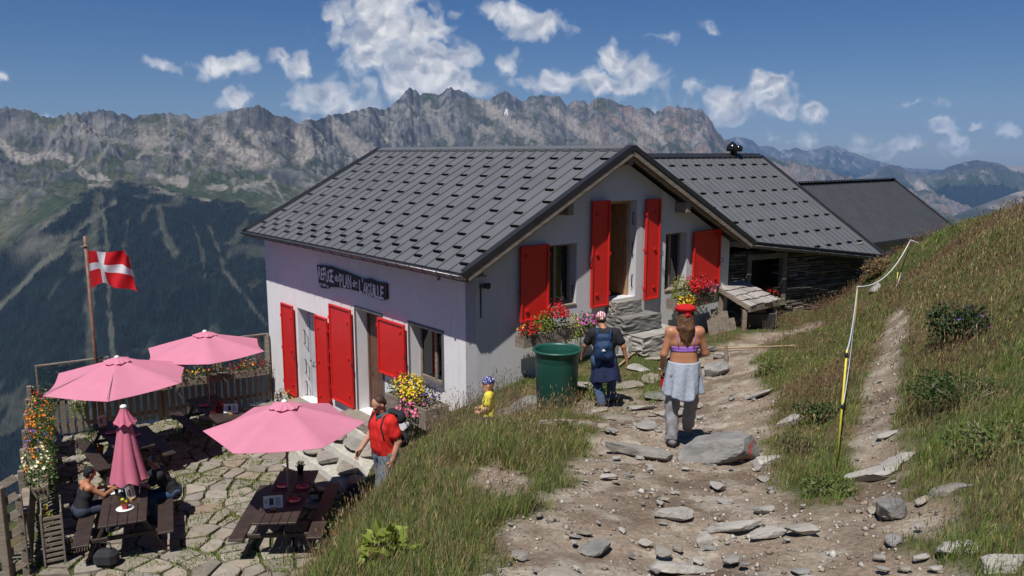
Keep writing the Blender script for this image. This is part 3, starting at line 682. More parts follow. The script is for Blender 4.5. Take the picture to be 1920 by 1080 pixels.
# ---- openings: casings, frames, shutters
def shutter(parent, axis, lo, hi, z0, z1, hinge_hi, ang=0.0, out=-1, name='shutter', flip=False):
    """shutter panel lying against the wall; axis 'f' front (u = s) or 'g' gable (u = t)"""
    W_ = hi-lo; H_ = z1-z0; b = MB(); e_ = .045
    b.box((0, .0, 0), (W_, .022, H_))                                   # sheet
    for (x0, x1, y0, y1) in ((0, W_, 0, e_), (0, W_, H_-e_, H_), (0, e_, e_, H_-e_), (W_-e_, W_, e_, H_-e_)):
        b.bbox((x0, -.028, y0), (x1, -.001, y1), .006)
    o = b.build(name, M_RED, parent)
    hx = W_-e_*.5 if hinge_hi else e_*.5; sgn = 1 if hinge_hi else -1; h0 = None
    for zz in ((H_*.12, H_*.5, H_*.86) if H_ > 1.6 else (H_*.14, H_*.86)):
        hb = MB(); hb.box((min(hx, hx+sgn*.05), -.035, zz-.035), (max(hx, hx+sgn*.05), .03, zz+.035)); hb.build('hinge', M_RED, o)
        kx = W_-.16 if not hinge_hi else .16
        hb = MB(); hb.box((kx-.035, -.03, zz-.012), (kx+.035, -.001, zz+.03)); hb.build('latch_plate', M_RED, o)
    st = MB(); sx = 0 if hinge_hi else W_; sg2 = -1 if hinge_hi else 1
    st.tube([(sx, -.03, H_*.48), (sx+sg2*.05, -.05, H_*.48), (sx+sg2*.06, -.06, H_*.44), (sx+sg2*.015, 0.02, H_*.40)], .008, 6)
    st.build('stay_hook', M_IRON, o)
    if axis == 'g':
        o.location = (lo, -.085, z0-ZB); o.rotation_euler = (0, 0, 0)
        if ang:
            if hinge_hi: o.location = (hi, -.085, z0-ZB); 
            o.rotation_euler = (0, 0, ang)
            if hinge_hi:
                for part in (o,): o.data.transform(Matrix.Translation((-W_, 0, 0)))
                for c_ in children(o): c_.data.transform(Matrix.Translation((-W_, 0, 0)))
    else:
        # on the front wall u runs along +s; local x -> -s so that local -y faces out (-t)
        o.rotation_euler = (0, 0, -math.pi/2); o.location = (-.085, hi, z0-ZB)
    return o
def casing(parent, axis, o_, wd=.07, th=.012):
    a, c, z0, z1 = o_; b = MB()
    for (x0, x1, y0, y1) in ((a-wd, c+wd, z1, z1+wd), (a-wd, a, z0, z1), (c, c+wd, z0, z1)):
        if axis == 'f': b.box((-th, x0, y0), (.003, x1, y1))
        else: b.box((x0, -th-.002, y0), (x1, .003, y1))
    b.build('opening_surround', M_GREYPAINT, parent, HO)
def window(parent, axis, o_, depth=.2, tilt=0, curtain=True, mull=True, m_=None):
    a, c, z0, z1 = o_; W_ = c-a; H_ = z1-z0; m_ = m_ or M_WOODG
    b = MB(); e_ = .06
    for (x0, x1, y0, y1) in ((0, W_, 0, e_), (0, W_, H_-e_, H_), (0, e_, e_, H_-e_), (W_-e_, W_, e_, H_-e_)): b.bbox((x0, 0, y0), (x1, .06, y1), .006)
    if mull: b.bbox((W_/2-.04, -.004, e_), (W_/2+.04, .056, H_-e_), .006)
    w_ = b.build('window', m_, parent)
    g_ = MB(); g_.box((e_, .028, e_), (W_-e_, .034, H_-e_)); g_.build('pane', M_GLASS, w_)
    if curtain:
        cb = MB(); n_ = 40; v = []; f = []
        for (u0, u1, zt, zb) in ((e_, W_*.42, H_-e_, e_), (W_*.62, W_-e_, H_-e_, e_)):
            base = len(v)
            for i in range(n_+1):
                x = u0+(u1-u0)*i/n_; y = .14+.03*math.sin(i*.9)
                v += [(x, y, zb), (x*.98, y, zt), (x, y+.004, zb), (x*.98, y+.004, zt)]
            for i in range(n_):
                q0 = base+4*i; f += [(q0, q0+4, q0+5, q0+1), (q0+3, q0+7, q0+6, q0+2)]
        cb.add(v, f, 0, True); cb.build('curtain', M_CURT, w_)
    s_ = MB(); s_.bbox((-.0, -depth-.02, -.03), (W_, .0, .012), .006); s_.build('sill', M_GUT if axis == 'f' else M_WOODG, w_)
    if axis == 'g': w_.location = (a, depth, z0-ZB)
    else: w_.rotation_euler = (0, 0, -math.pi/2); w_.location = (depth, c, z0-ZB)
    return w_
casing(house, 'f', OPF[0]); casing(house, 'f', OPF[1])
w1 = window(house, 'f', OPF[0], .24, curtain=False, m_=M_WOODG)
s_ = shutter(house, 'f', 2.4, 3.5, -4.75, -3.52, False); s_['label'] = 'square red shutter beside the front window'
shutter(house, 'f', 4.76, 5.84, -5.93, -3.56, False)['label'] = 'wide tall red shutter beside the open front door'
shutter(house, 'f', 6.0, 6.66, -6.3, -3.96, True)['label'] = 'narrow red shutter right of the far front doorway'
shutter(house, 'f', 7.98, 8.72, -6.42, -3.95, False)['label'] = 'narrow red shutter nearest the far corner of the front'
def door(parent, axis, o_, depth, m_, glass=False, leaf=None):
    a, c, z0, z1 = o_; W_ = c-a; H_ = z1-z0; e_ = .07
    b = MB()
    for (x0, x1, y0, y1) in ((0, W_, H_-e_, H_), (0, e_, 0, H_-e_), (W_-e_, W_, 0, H_-e_)): b.bbox((x0, 0, y0), (x1, .08, y1), .006)
    d = b.build('door', m_, parent)
    b = MB()
    if leaf == 'ajar':       # leaf standing open into the room, hinged on the right jamb
        Mx = Matrix.Translation((W_-e_, .07, 0)) @ Matrix.Rotation(R(-62), 4, 'Z')
        b.bbox((-(W_-2*e_), 0, .02), (0, .045, H_-e_), .006, 0, Mx)
        for kz in range(1, 14): b.box((-(W_-2*e_)+.03, -.004, kz*H_/14-.004), (-.03, .0, kz*H_/14+.004), 0, Mx)
    else:
        for i in range(6):
            x0 = e_+(W_-2*e_)*i/6; b.bbox((x0+.003, .03, .02), (x0+(W_-2*e_)/6-.003, .06, H_-e_), .004)
    b.build('door_leaf', m_ if leaf != 'ajar' else M_DOORW, d)
    h = MB(); h.tube([(.15, .0, 1.0), (.15, -.05, 1.0), (.26, -.05, 1.0)], .01, 8)
    if leaf != 'ajar': h.build('handle', M_IRON, d)
    if axis == 'g': d.location = (a, depth, z0-ZB)
    else: d.rotation_euler = (0, 0, -math.pi/2); d.location = (depth, c, z0-ZB)
    return d
M_DOORF = pm('brown_door', (.12, .06, .04), .5, .2, 4, .2, 30)
M_DOORP = pm('pale_door', (.42, .43, .46), .6, .1, 4, .1)
door(house, 'f', OPF[1], .27, M_DOORF); door(house, 'f', OPF[2], .27, M_DOORP)
door(house, 'g', OPG[1], .2, M_WOODO, leaf='ajar')
window(house, 'g', OPG[0], .2, m_=M_WOODG); window(house, 'g', OPG[2], .2, m_=M_WOODG)
shutter(house, 'g', .985, 1.70, -3.2, -1.73, True)['label'] = 'square red shutter left of the gable window near the corner'
shutter(house, 'g', 2.86, 3.37, -3.15, -.95, True, ang=R(0))['label'] = 'tall red shutter left of the gable door'
shutter(house, 'g', 4.48, 4.95, -3.17, -.97, False)['label'] = 'tall red shutter right of the gable door'
shutter(house, 'g', 6.13, 7.13, -3.12, -1.76, False)['label'] = 'broad red shutter at the right end of the gable'
# iron espagnolette stubs and hooks in the reveals
for (s_, z0) in ((7.86, -4.6), (7.86, -5.4), (7.86, -6.0)):
    b = MB(); b.tube([(.15, s_+.02, z0), (.15, s_-.05, z0), (.15, s_-.05, z0-.36), (.15, s_+.02, z0-.37)], .012, 6); b.build('grab_bar', M_IRON, house, HO)
for (tt, z0) in ((4.29, -1.25), (4.29, -1.9), (4.29, -2.6), (2.527, -2.65)):
    b = MB(); b.tube([(tt+.01, .08, z0), (tt-.04, .08, z0), (tt-.04, .08, z0-.26), (tt+.01, .08, z0-.27)], .01, 6); b.build('shutter_catch', M_IRON, house, HO)
# lamp and cable at the corner under the gutter
b = MB(); b.bbox((.06, -.16, -2.43), (.2, -.02, -2.36), .01); b.lathe([(.03, -.02), (.05, .03), (.045, .09)], 12, (.13, -.2, -2.42)); b.tube([(.1, -.015, -2.4), (.1, -.015, -3.0)], .012, 6)
b.build('outside_lamp', M_IRON, house, HO)
# sign board with hand painted letters
def sign_board():
    root = empty('name_sign', HW(-.03, 6.5, -2.72), HA-math.pi/2, 'black wooden name board with hand painted white letters under the front eaves', 'sign')
    top = [(0, .02), (.7, .06), (1.5, .02), (2.3, -.05), (2.62, -.0), (2.9, -.03), (3.36, -.02)]
    bot = [(3.36, -.36), (3.15, -.42), (2.9, -.40), (2.0, -.36), (1.3, -.38), (.65, -.44), (.55, -.5), (.25, -.53), (.12, -.5), (.06, -.42)]
    pts = top+bot; n_ = len(pts); b = MB()
    v = [(x, -.02, z) for x, z in pts]+[(x, .02, z) for x, z in pts]
    b.add(v, [tuple(reversed(range(n_))), tuple(range(n_, 2*n_))]+[(i, (i+1) % n_, n_+(i+1) % n_, n_+i) for i in range(n_)])
    o = b.build('board', pm('black_board', (.016, .012, .018), .6, .3, 5, .3, 20), root)
    mw = pm('chalky_white_paint', (.75, .75, .78), .8, .15, 14, .2)
    def txt(s, x, z, h, w_, sh=0, bold=.012):
        cu = bpy.data.curves.new('txt', 'FONT'); cu.body = s; cu.size = h*1.38; cu.extrude = .004; cu.offset = bold
        to = bpy.data.objects.new('txt', cu); COL.objects.link(to)
        me = bpy.data.meshes.new_from_object(to.evaluated_get(bpy.context.evaluated_depsgraph_get())); bpy.data.objects.remove(to)
        xs = [v_.co.x for v_ in me.vertices]; ys = [v_.co.y for v_ in me.vertices]; x0, x1, y0, y1 = min(xs), max(xs), min(ys), max(ys)
        vv = [(x+(v_.co.x-x0)/(x1-x0)*w_+sh*(v_.co.y-y0), -.0245+v_.co.z*.8, z+(v_.co.y-y0)/(y1-y0)*h) for v_ in me.vertices]
        return vv, [tuple(p.vertices) for p in me.polygons]
    b = MB(); cursor = .08
    seq = [('R', .14, .30), ('E', .13, .27), ('F', .13, .31), ('U', .14, .27), ('G', .15, .29), ('E', .13, .30), (' ', .05, 0), ('d', .1, .15), ('U', .1, .14), (' ', .03, 0), ('P', .15, .29), ('L', .13, .29), ('A', .14, .28), ('N', .17, .30), (' ', .05, 0), ('d', .11, .15), ('e', .11, .15), (' ', .08, 0),
           ('L', .13, .28), ("'", .04, .08), ('A', .13, .27), ('i', .05, .26), ('G', .14, .26), ('U', .14, .27), ('i', .05, .25), ('L', .12, .26), ('L', .12, .28), ('E', .14, .28)]
    tot = sum(w_+.012 for _, w_, _ in seq); k_ = 3.16/tot; rr = random.Random(5)
    for ch, w_, h in seq:
        ww = w_*k_
        if ch != ' ':
            base = -.36+rr.uniform(-.015, .015)+ (.08 if h < .2 else 0)+(.16 if ch == "'" else 0)
            vv, ff = txt(ch, cursor, base+.03*math.cos(cursor), h*1.06, ww, rr.uniform(-.06, .06), .007); b.add(vv, ff)
        cursor += ww+.012*k_
    for s, x, w_ in (('Alt.', .1, .14), ('2207 m', .27, .33)):
        vv, ff = txt(s, x, -.475, .075, w_, 0, .004); b.add(vv, ff)
    b.build('lettering', mw, root)
sign_board()

# gable steps of rough stone
# ------------------------------------------------------------------ helpers for stone
def rock_data(sx, sy, sz, seed, sub=3, planes=16, rough=.05, flat=.0):
    rs = np.random.RandomState(seed)
    bm = bmesh.new(); bmesh.ops.create_icosphere(bm, subdivisions=sub, radius=1); bm.verts.index_update()
    D = np.array([v.co[:] for v in bm.verts]); F = [tuple(v.index for v in f.verts) for f in bm.faces]; bm.free()
    N = rs.normal(size=(planes, 3)); N /= np.linalg.norm(N, axis=1)[:, None]; h = rs.uniform(.62, .95, planes)
    N = np.vstack([N, [[.05*rs.randn(), .05*rs.randn(), 1]], [[0, 0, -1]]]); h = np.append(h, [.62, .7])
    dd = D @ N.T; rr = np.where(dd > .05, h/np.maximum(dd, .05), 9).min(axis=1); rr = np.minimum(rr, 1.25)
    V = D*rr[:, None]
    V *= (1+rough*(fbm(V[:, 0]*2.3+seed, V[:, 1]*2.3+V[:, 2]*1.7, 4, seed % 7))[:, None])
    V[:, 2] += .035*np.round(fbm(V[:, 0]*3+seed, V[:, 1]*3, 2, 2)*4)/4
    V = V*np.array([sx, sy, sz])
    return V, F
def stone_mat(name, ca, cb, cl):
    m_ = bpy.data.materials.new(name); m_.use_nodes = True; t = NT(m_.node_tree); bs = t.n['Principled BSDF']
    tc = t.a('ShaderNodeTexCoord').outputs['Object']; oi = t.a('ShaderNodeObjectInfo').outputs['Random']
    mp = t.a('ShaderNodeVectorMath', {0: tc, 1: t.a('ShaderNodeCombineXYZ', {0: t.m('MULTIPLY', oi, 50), 1: 0.0, 2: 0.0}).outputs[0]}, operation='ADD').outputs[0]
    st = t.a('ShaderNodeMapping', {0: mp, 3: (1, 1.6, 4)}).outputs[0]
    n1 = t.noise(st, 3.0, 6, .65, .6).outputs['Fac']; n2 = t.noise(mp, 14, 5, .6).outputs['Fac']; n3 = t.noise(mp, 5, 4, .5).outputs['Fac']
    c = t.mix(t.smooth(n1, .32, .68), ca, cb); c = t.mix(T_mul(t, t.smooth(n3, .56, .72), .55), c, cl)
    c = t.mix(T_mul(t, t.smooth(n2, .6, .72), .5), c, (.09, .085, .07))
    k = t.a('ShaderNodeMapRange', {0: oi, 3: .78, 4: 1.22}).outputs[0]; c = t.a('ShaderNodeVectorMath', {0: c, 'Scale': k}, operation='SCALE').outputs[0]
    t.l.new(c, bs.inputs['Base Color']); bs.inputs['Roughness'].default_value = .85; bs.inputs['Specular IOR Level'].default_value = .3
    hgt = t.m('ADD', T_mul(t, n1, 1.0), T_mul(t, t.noise(mp, 38, 5, .7).outputs['Fac'], .5))
    bn = t.a('ShaderNodeBump', {'Strength': .65, 'Distance': .03, 'Height': hgt}); t.l.new(bn.outputs[0], bs.inputs['Normal'])
    return m_
M_ROCKP = stone_mat('pale_gneiss', (.36, .34, .31), (.25, .235, .215), (.40, .36, .29))
M_ROCKG = stone_mat('grey_gneiss', (.25, .245, .235), (.16, .155, .15), (.31, .28, .23))
M_SLAB = stone_mat('paving_gneiss', (.30, .265, .215), (.215, .19, .16), (.34, .29, .22))
def stone(name, x, y, size, seed, m_, label=None, cat='rock', group=None, z=None, rz=None, sink=.3, sub=3, tilt=0, parent=None):
    V, F = rock_data(*[s_/2 for s_ in size], seed, sub)
    b = MB(); b.add(V, F, 0, False); o = b.build(name, m_, parent)
    zz = tz(x, y) if z is None else z
    o.location = (x, y, zz+size[2]*(.5*.7-sink)); rr = random.Random(seed)
    o.rotation_euler = (rr.uniform(-.12, .12)+tilt, rr.uniform(-.12, .12), rz if rz is not None else rr.uniform(0, 6.28))
    if z is None:      # lie along the slope of the ground
        nn = Vector((tz(x-.15, y)-tz(x+.15, y), tz(x, y-.15)-tz(x, y+.15), .3)).normalized()
        o.rotation_euler = (Vector((0, 0, 1)).rotation_difference(nn).to_matrix() @ o.rotation_euler.to_matrix()).to_euler()
    if label: tag(o, label, cat, group)
    return o
def gp(px, py, y0=3, y1=40):
    """where the ground meets the line of sight of a photo point (used to survey the terrain, result is a world point)"""
    k, r_ = ratio(px, py); ys = np.linspace(y0, y1, 900); z = ter(k*ys, ys); i = np.argmax(z > r_*ys) if (z > r_*ys).any() else 0
    return k*ys[i], ys[i], z[i]

# ------------------------------------------------------------------ second and third buildings
N2 = -E1  # faces the path
def dry_wall(name, a, c, z0f, z1, th=.4, m_=None, parent=None, loc=None, hmin=.04, hmax=.1, seed=1, front=1, origin=Vector((0,0,0)), gaps=()):
    """dry stone wall of individual courses; a, c plan ends; one mesh"""
    rs = random.Random(seed); a = Vector(a); c = Vector(c); d = (c-a); L = d.length; d.normalize(); n = Vector((d.y, -d.x, 0))*front
    b = MB(); z = z0f
    while z < z1:
        h = rs.uniform(hmin, hmax); h = min(h, z1-z+.02); x = rs.uniform(-.1, 0)
        while x < L:
            w_ = rs.uniform(.12, .5)*(1+h*2); x1 = min(x+w_, L)
            if x1-x > .03 and not any(g[0] < (x+x1)/2 < g[1] and g[2] < z+h/2 < g[3] for g in gaps):
                o_ = rs.uniform(-.02, .035); g_ = .006
                p = [a+d*(max(x, 0)+g_)+n*o_, a+d*(x1-g_)+n*(o_+rs.uniform(-.015, .015))]
                zz = [z+rs.uniform(0, .012), z+rs.uniform(0, .012), z+h-rs.uniform(.003, .014), z+h-rs.uniform(.003, .014)]
                ins = .012
                v = [p[0]-n*.25, p[1]-n*.25, p[0]-n*.25, p[1]-n*.25, p[0], p[1], p[0], p[1]]
                f = [(v[0].x, v[0].y, zz[0]), (v[1].x, v[1].y, zz[1]), (v[3].x, v[3].y, zz[3]), (v[2].x, v[2].y, zz[2]),
                     (p[0].x+d.x*ins, p[0].y+d.y*ins, zz[0]+ins), (p[1].x-d.x*ins, p[1].y-d.y*ins, zz[1]+ins), (p[1].x-d.x*ins, p[1].y-d.y*ins, zz[3]-ins), (p[0].x+d.x*ins, p[0].y+d.y*ins, zz[2]-ins),
                     (p[0].x-n.x*.03, p[0].y-n.y*.03, zz[0]), (p[1].x-n.x*.03, p[1].y-n.y*.03, zz[1]), (p[1].x-n.x*.03, p[1].y-n.y*.03, zz[3]), (p[0].x-n.x*.03, p[0].y-n.y*.03, zz[2])]
                b.add([Vector(q)-origin for q in f], [(4,5,6,7),(8,9,5,4),(9,10,6,5),(10,11,7,6),(11,8,4,7),(0,1,9,8),(1,2,10,9),(2,3,11,10),(3,0,8,11)])
            x = x1
        z += h
    return b.build(name, m_ or M_STONEW, parent)
MO = Vector((5.8, 20.4, -4.6))
mid = empty('stone_annex', MO, 0, 'long annex with dry stone wall and dark grey roof studded with snow guards', 'annex')
G1 = Vector((5.55, 19.78, -2.30)); Q = Vector((10.66, 22.72, -2.87)); SLM = .66
def mplane(x, y): return -2.30-SLM*((x*.629-y*.777)-(G1.x*.629-G1.y*.777))
RR = Vector((7.97, 26.02, -.09)); RR.z = mplane(RR.x, RR.y)
E2v = Vector((.777, .629, 0))
RL = RR-E2v*6.3; RL.z = RR.z
G0 = G1-(Q-G1).normalized()*.0
# roof follows the plane; its left edge runs under the main roof
LL = G1-E2v*1.6+Vector((0, 0, 0)); LL = Vector((G1.x-.35, G1.y+.05, 0)); LL.z = mplane(LL.x, LL.y)
Q.z = mplane(Q.x, Q.y)
b = MB(); nM = Vector((SLM*.629, -SLM*.777, 1)).normalized()
def slabpoly(b, pts, n, th): 
    k = len(pts); vs_ = [p-n*th for p in pts]+list(pts); b.add([p-MO for p in vs_], [tuple(reversed(range(k))), tuple(range(k, 2*k))]+[(i, (i+1) % k, k+(i+1) % k, k+i) for i in range(k)])
slabpoly(b, [LL, Q, RR, RL], nM, .05)
fallv = Vector((.629, -.777, -SLM)).normalized()
LEN = (RR-RL).length; i = 0
while i*.26 < LEN:
    p = RR-E2v*(.05+i*.26); 
    # find where the fall line meets the eaves line LL-Q
    ex = (Q-LL); A = np.array([[.629, -ex.x], [-.777, -ex.y]]); rhs = np.array([LL.x-p.x, LL.y-p.y]); sol = np.linalg.solve(A, rhs); tt = sol[0]; uu = sol[1]
    if uu >= 0:
        e = p+Vector((.629, -.777, -SLM))*tt; b.beam(p-MO+nM*.012, e-MO+nM*.012, .022, .026, 0, up=nM)
    i += 1
mroof = b.build('roof', M_ROOF, mid)
b = MB()
b.beam(RR-MO+nM*.02+E2v*.02, Q-MO+nM*.02+E2v*.02, .1, .09, 0, up=nM); b.beam(LL-MO+nM*.0, Q-MO+nM*.0, .03, .1, 0, up=nM)
b.beam(RL-MO+Vector((0, 0, .0))+nM*.03, RR-MO+Vector((0, 0, 0))+nM*.03, .2, .05, 0, up=nM)
b.build('roof_edge_trim', M_ROOFD, mroof)
# back slope, simply falling away behind the ridge
b = MB(); back = [RL, RR, RR+Vector((-.629, .777, -.6))*3.2, RL+Vector((-.629, .777, -.6))*3.2]
slabpoly(b, [p-Vector((0,0,.02)) for p in back], Vector((-.5, .6, 1)).normalized(), .05); b.build('rear_roof', M_ROOF, mid)
mrow = [.075, .185, .295, .40, .51, .615, .72, .83]
cntg = 0
def frM(u, s_):
    p = RR+Vector((.629, -.777, -SLM))*(u*5.05)-E2v*s_; return p-MO+nM*.004
for j, u in enumerate(mrow):
    s_ = .32+(j % 2)*.27-.0
    for i in range(13):
        ss = s_+i*.56; p = frM(u, ss)+MO
        ex = (Q-LL); # skip beyond the eaves or under the main roof
        side = ex.x*(p.y-LL.y)-ex.y*(p.x-LL.x)
        rel = p-C0; tt_ = rel.dot(E2)
        if side < .55 or ss > LEN-.2 or tt_ < 5.5 and False: continue
        if rel.dot(E1) < 9.9 and tt_ < 7.9: continue
        if j == 7 and i > 6: continue
        o = gproto.copy(); COL.objects.link(o); o.parent = mroof; o.location = p-MO; cntg += 1
        d = -fallv; sx = nM.cross(d).normalized(); o.rotation_euler = Matrix(((d.x, sx.x, nM.x), (d.y, sx.y, nM.y), (d.z, sx.z, nM.z))).to_euler()
# stone wall under the eaves
WA = Vector((5.35, 20.05, 0))+Vector((-.0, .25, 0)); WBp = Vector((10.2, 22.95, 0))
wd = (WBp-WA).normalized()
dw = dry_wall('stone_wall', WA, WBp, -5.2, -2.55, seed=4, parent=mid, origin=MO, gaps=[(.95, 2.2, -4.0, -2.62)])
wn_ = Vector((wd.y, -wd.x, 0)); wn_ = wn_ if wn_.y < 0 else -wn_
b = MB(); 
core = [WA-wn_*.12, WBp-wn_*.12, WBp-wn_*.5, WA-wn_*.5]
# core behind the stones, left and right of the doorway
def prism(b, pts, z0, z1):
    k = len(pts); b.add([Vector((p.x, p.y, z0))-MO for p in pts]+[Vector((p.x, p.y, z1))-MO for p in pts], [tuple(reversed(range(k))), tuple(range(k, 2*k))]+[(i, (i+1) % k, k+(i+1) % k, k+i) for i in range(k)])
def seg(u0, u1, z0, z1): prism(b, [WA+wd*u0-wn_*.12, WA+wd*u1-wn_*.12, WA+wd*u1-wn_*.45, WA+wd*u0-wn_*.45], z0, z1)
L_ = (WBp-WA).length
seg(0, .95, -5.2, -2.5); seg(2.2, L_, -5.2, -2.7); seg(.95, 2.2, -5.2, -4.0)
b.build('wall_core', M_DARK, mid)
b = MB(); prism(b, [WA+wd*.2-wn_*.6, WA+wd*3.2-wn_*.6, WA+wd*3.2-wn_*.65, WA+wd*.2-wn_*.65], -4.9, -2.2); b.build('doorway', M_DARK, mid)  # near-black sheet set behind the opening, colour stands in for the unlit interior
b = MB(); 
for u0, u1, z0, z1 in ((.85, 1.0, -4.05, -2.6), (2.15, 2.3, -4.05, -2.6), (1.0, 2.15, -2.76, -2.62)):
    a_ = WA+wd*((u0+u1)/2)-wn_*.0; 
    if u1-u0 < .5: b.beam(Vector((a_.x, a_.y, z0))-MO, Vector((a_.x, a_.y, z1))-MO, .15, .16, 0, up=wn_)
    else:
        p = WA+wd*u0; q_ = WA+wd*u1; b.beam(Vector((p.x, p.y, z1-.07))-MO, Vector((q_.x, q_.y, z1-.07))-MO, .16, .14)
b.build('door_frame', M_WOODG, mid)
gutter(mid, (LL-MO)+Vector((.05, -.07, -.06)), (Q-MO)+Vector((.03, -.07, -.06)), (wn_.x, wn_.y, 0), (0, 0, 0), 12)
# side wall closing the annex on the right
b = MB(); p0 = WBp-wn_*.3; p1 = RR+E2v*-.3
b.add([Vector((p0.x, p0.y, -5.2))-MO, Vector((p1.x, p1.y, -5.2))-MO, Vector((p1.x, p1.y, RR.z-.15))-MO, Vector((p0.x, p0.y, mplane(p0.x, p0.y)-.1))-MO,
       Vector((p0.x-.2, p0.y, -5.2))-MO, Vector((p1.x-.2, p1.y, -5.2))-MO, Vector((p1.x-.2, p1.y, RR.z-.15))-MO, Vector((p0.x-.2, p0.y, mplane(p0.x, p0.y)-.1))-MO], [(0,1,2,3),(7,6,5,4),(0,4,5,1),(3,2,6,7),(0,3,7,4),(1,5,6,2)])
b.build('side_wall', M_WALL, mid)
# cowl on the ridge
cp = RR-E2v*1.42
b = MB(); b.lathe([(.1, -.1), (.1, .1), (.17, .11), (.17, .2), (.12, .21)], 16, (0, 0, 0)); b.lathe([(.0, .42), (.06, .38), (.15, .3), (.19, .2), (.17, .11)], 12, (-.05, 0, 0)); b.lathe([(.1, .1), (.14, .16), (.13, .26), (.05, .3)], 10, (.14, 0, 0))
o = b.build('roof_vent', M_BLACKP, mid); o.location = cp-MO+Vector((0, 0, .05))

# third building
R3 = Vector((.47*30, 30, -.0319*30)); S3 = .71
Q3 = R3+Vector((.629, -.777, -S3))*2.52; TO = Vector((13, 28, -4.5))
third = empty('rear_outbuilding', TO, 0, 'small outbuilding with plain ribbed grey roof at the far right behind the annex', 'outbuilding')
b = MB(); n3_ = Vector((S3*.629, -S3*.777, 1)).normalized()
R3L = R3-E2v*8.5; Q3L = Q3-E2v*8.5
def slab3(pts, n, th):
    k = len(pts); vs_ = [p-n*th for p in pts]+list(pts); b.add([p-TO for p in vs_], [tuple(reversed(range(k))), tuple(range(k, 2*k))]+[(i, (i+1) % k, k+(i+1) % k, k+i) for i in range(k)])
slab3([Q3L, Q3, R3, R3L], n3_, .06)
for i in range(48):
    p = R3-E2v*(.06+i*.175); e = Q3-E2v*(.06+i*.175); b.beam(p-TO+n3_*.016, e-TO+n3_*.016, .05, .04, 0, up=n3_)
r3 = b.build('roof', pm('ribbed_steel_roof', (.075, .08, .09), .45, .1, 2, .05, base2=(.062, .067, .076)), third)
b = MB(); slab3([R3L-Vector((0,0,.03)), R3-Vector((0,0,.03)), R3+Vector((-.629, .777, -S3))*2.5, R3L+Vector((-.629, .777, -S3))*2.5], Vector((-S3*.629, S3*.777, 1)).normalized(), .06); b.build('rear_roof', M_ROOF, third)
b = MB(); b.beam(Q3L-TO-n3_*.03, Q3-TO-n3_*.03, .06, .16, 0, up=(0,0,1)); b.beam(R3-TO+n3_*.02, Q3-TO+n3_*.02, .08, .12, 0, up=n3_); b.beam(R3L-TO+n3_*.05, R3-TO+n3_*.05, .3, .02, 0, up=(0,0,1)); b.build('roof_edge_trim', M_ROOFD, r3)
b = MB(); a_ = Q3L+Vector((-.629, .777, 0))*.35; c_ = Q3+Vector((-.629, .777, 0))*.35-E2v*.3; e_ = R3-E2v*.3
b.add([Vector((a_.x, a_.y, -6))-TO, Vector((c_.x, c_.y, -6))-TO, Vector((c_.x, c_.y, Q3.z+.12))-TO, Vector((a_.x, a_.y, Q3.z+.12))-TO, Vector((e_.x, e_.y, -6))-TO, Vector((e_.x, e_.y, R3.z-.12))-TO], [(0,1,2,3),(1,4,5,2)])
b.build('wall', pm('grey_render', (.42, .42, .40), .9, .1, 2, .3), third)

# ------------------------------------------------------------------ gable door steps
st = empty('stone_steps', HW(3.9, -.6, -4.1), HA, 'rough grey stone steps climbing to the gable door', 'steps')
SO_ = HW(3.9, -.6, -4.1)
def lay(name, t0, t1, s0, s1, z0, z1, seed, m_=M_ROCKG):
    V, F = rock_data(.5, .5, .5, seed, 5, 4, .0); V = np.clip(V*3.2, -.5, .5)
    V += .03*np.stack([fbm(V[:, 1]*4+seed, V[:, 2]*5, 3, 1), fbm(V[:, 0]*4+seed, V[:, 2]*5, 3, 2), .6*fbm(V[:, 0]*4, V[:, 1]*4+seed, 3, 3)], -1)*2
    V = V*np.array([t1-t0, s1-s0, z1-z0])+np.array([(t0+t1)/2-3.9, (s0+s1)/2+.6, (z0+z1)/2+4.1])
    b = MB(); b.add(V, F); b.build(name, m_, st)
lay('top_step', 3.38, 4.15, -.32, -.01, -3.34, -3.07, 11, M_ROCKP)
lay('middle_step', 3.3, 4.4, -.66, -.02, -3.66, -3.35, 12)
lay('lower_step', 3.4, 4.75, -1.05, -.05, -4.05, -3.68, 13, M_ROCKP)
lay('base_slab', 3.6, 5.2, -1.5, -.6, -4.22, -4.05, 14)
lay('side_stone', 3.12, 3.55, -.5, -.05, -4.1, -3.62, 15, M_ROCKP)
lay('foundation', 3.3, 4.5, -.75, -.03, -4.6, -3.7, 16, M_ROCKP)

# front door steps on the terrace side
fs = empty('terrace_steps', HW(-.5, 4, -7), HA, 'irregular stone steps with white mortar below the front door', 'steps')
M_MORT = pm('white_mortar', (.40, .385, .34), .95, .15, 9, .5, 40)
def laym(name, t0, t1, s0, s1, z0, z1, seed, m_):
    V, F = rock_data(.5, .5, .5, seed, 5, 5, .0); V = np.clip(V*2.6, -.5, .5)
    V += .035*np.stack([fbm(V[:, 1]*3+seed, V[:, 2]*5, 3, 1), fbm(V[:, 0]*3+seed, V[:, 2]*5, 3, 2), .5*fbm(V[:, 0]*4, V[:, 1]*4+seed, 3, 3)], -1)*2
    V = V*np.array([t1-t0, s1-s0, z1-z0])+np.array([(t0+t1)/2+.5, (s0+s1)/2-4, (z0+z1)/2+7])
    b = MB(); b.add(V, F); b.build(name, m_, fs)
laym('doorstep', -.4, -.0, 3.35, 4.85, -6.12, -5.95, 21, M_SLAB); laym('far_doorstep', -.4, 0, 6.6, 8.0, -6.7, -6.44, 26, M_SLAB)
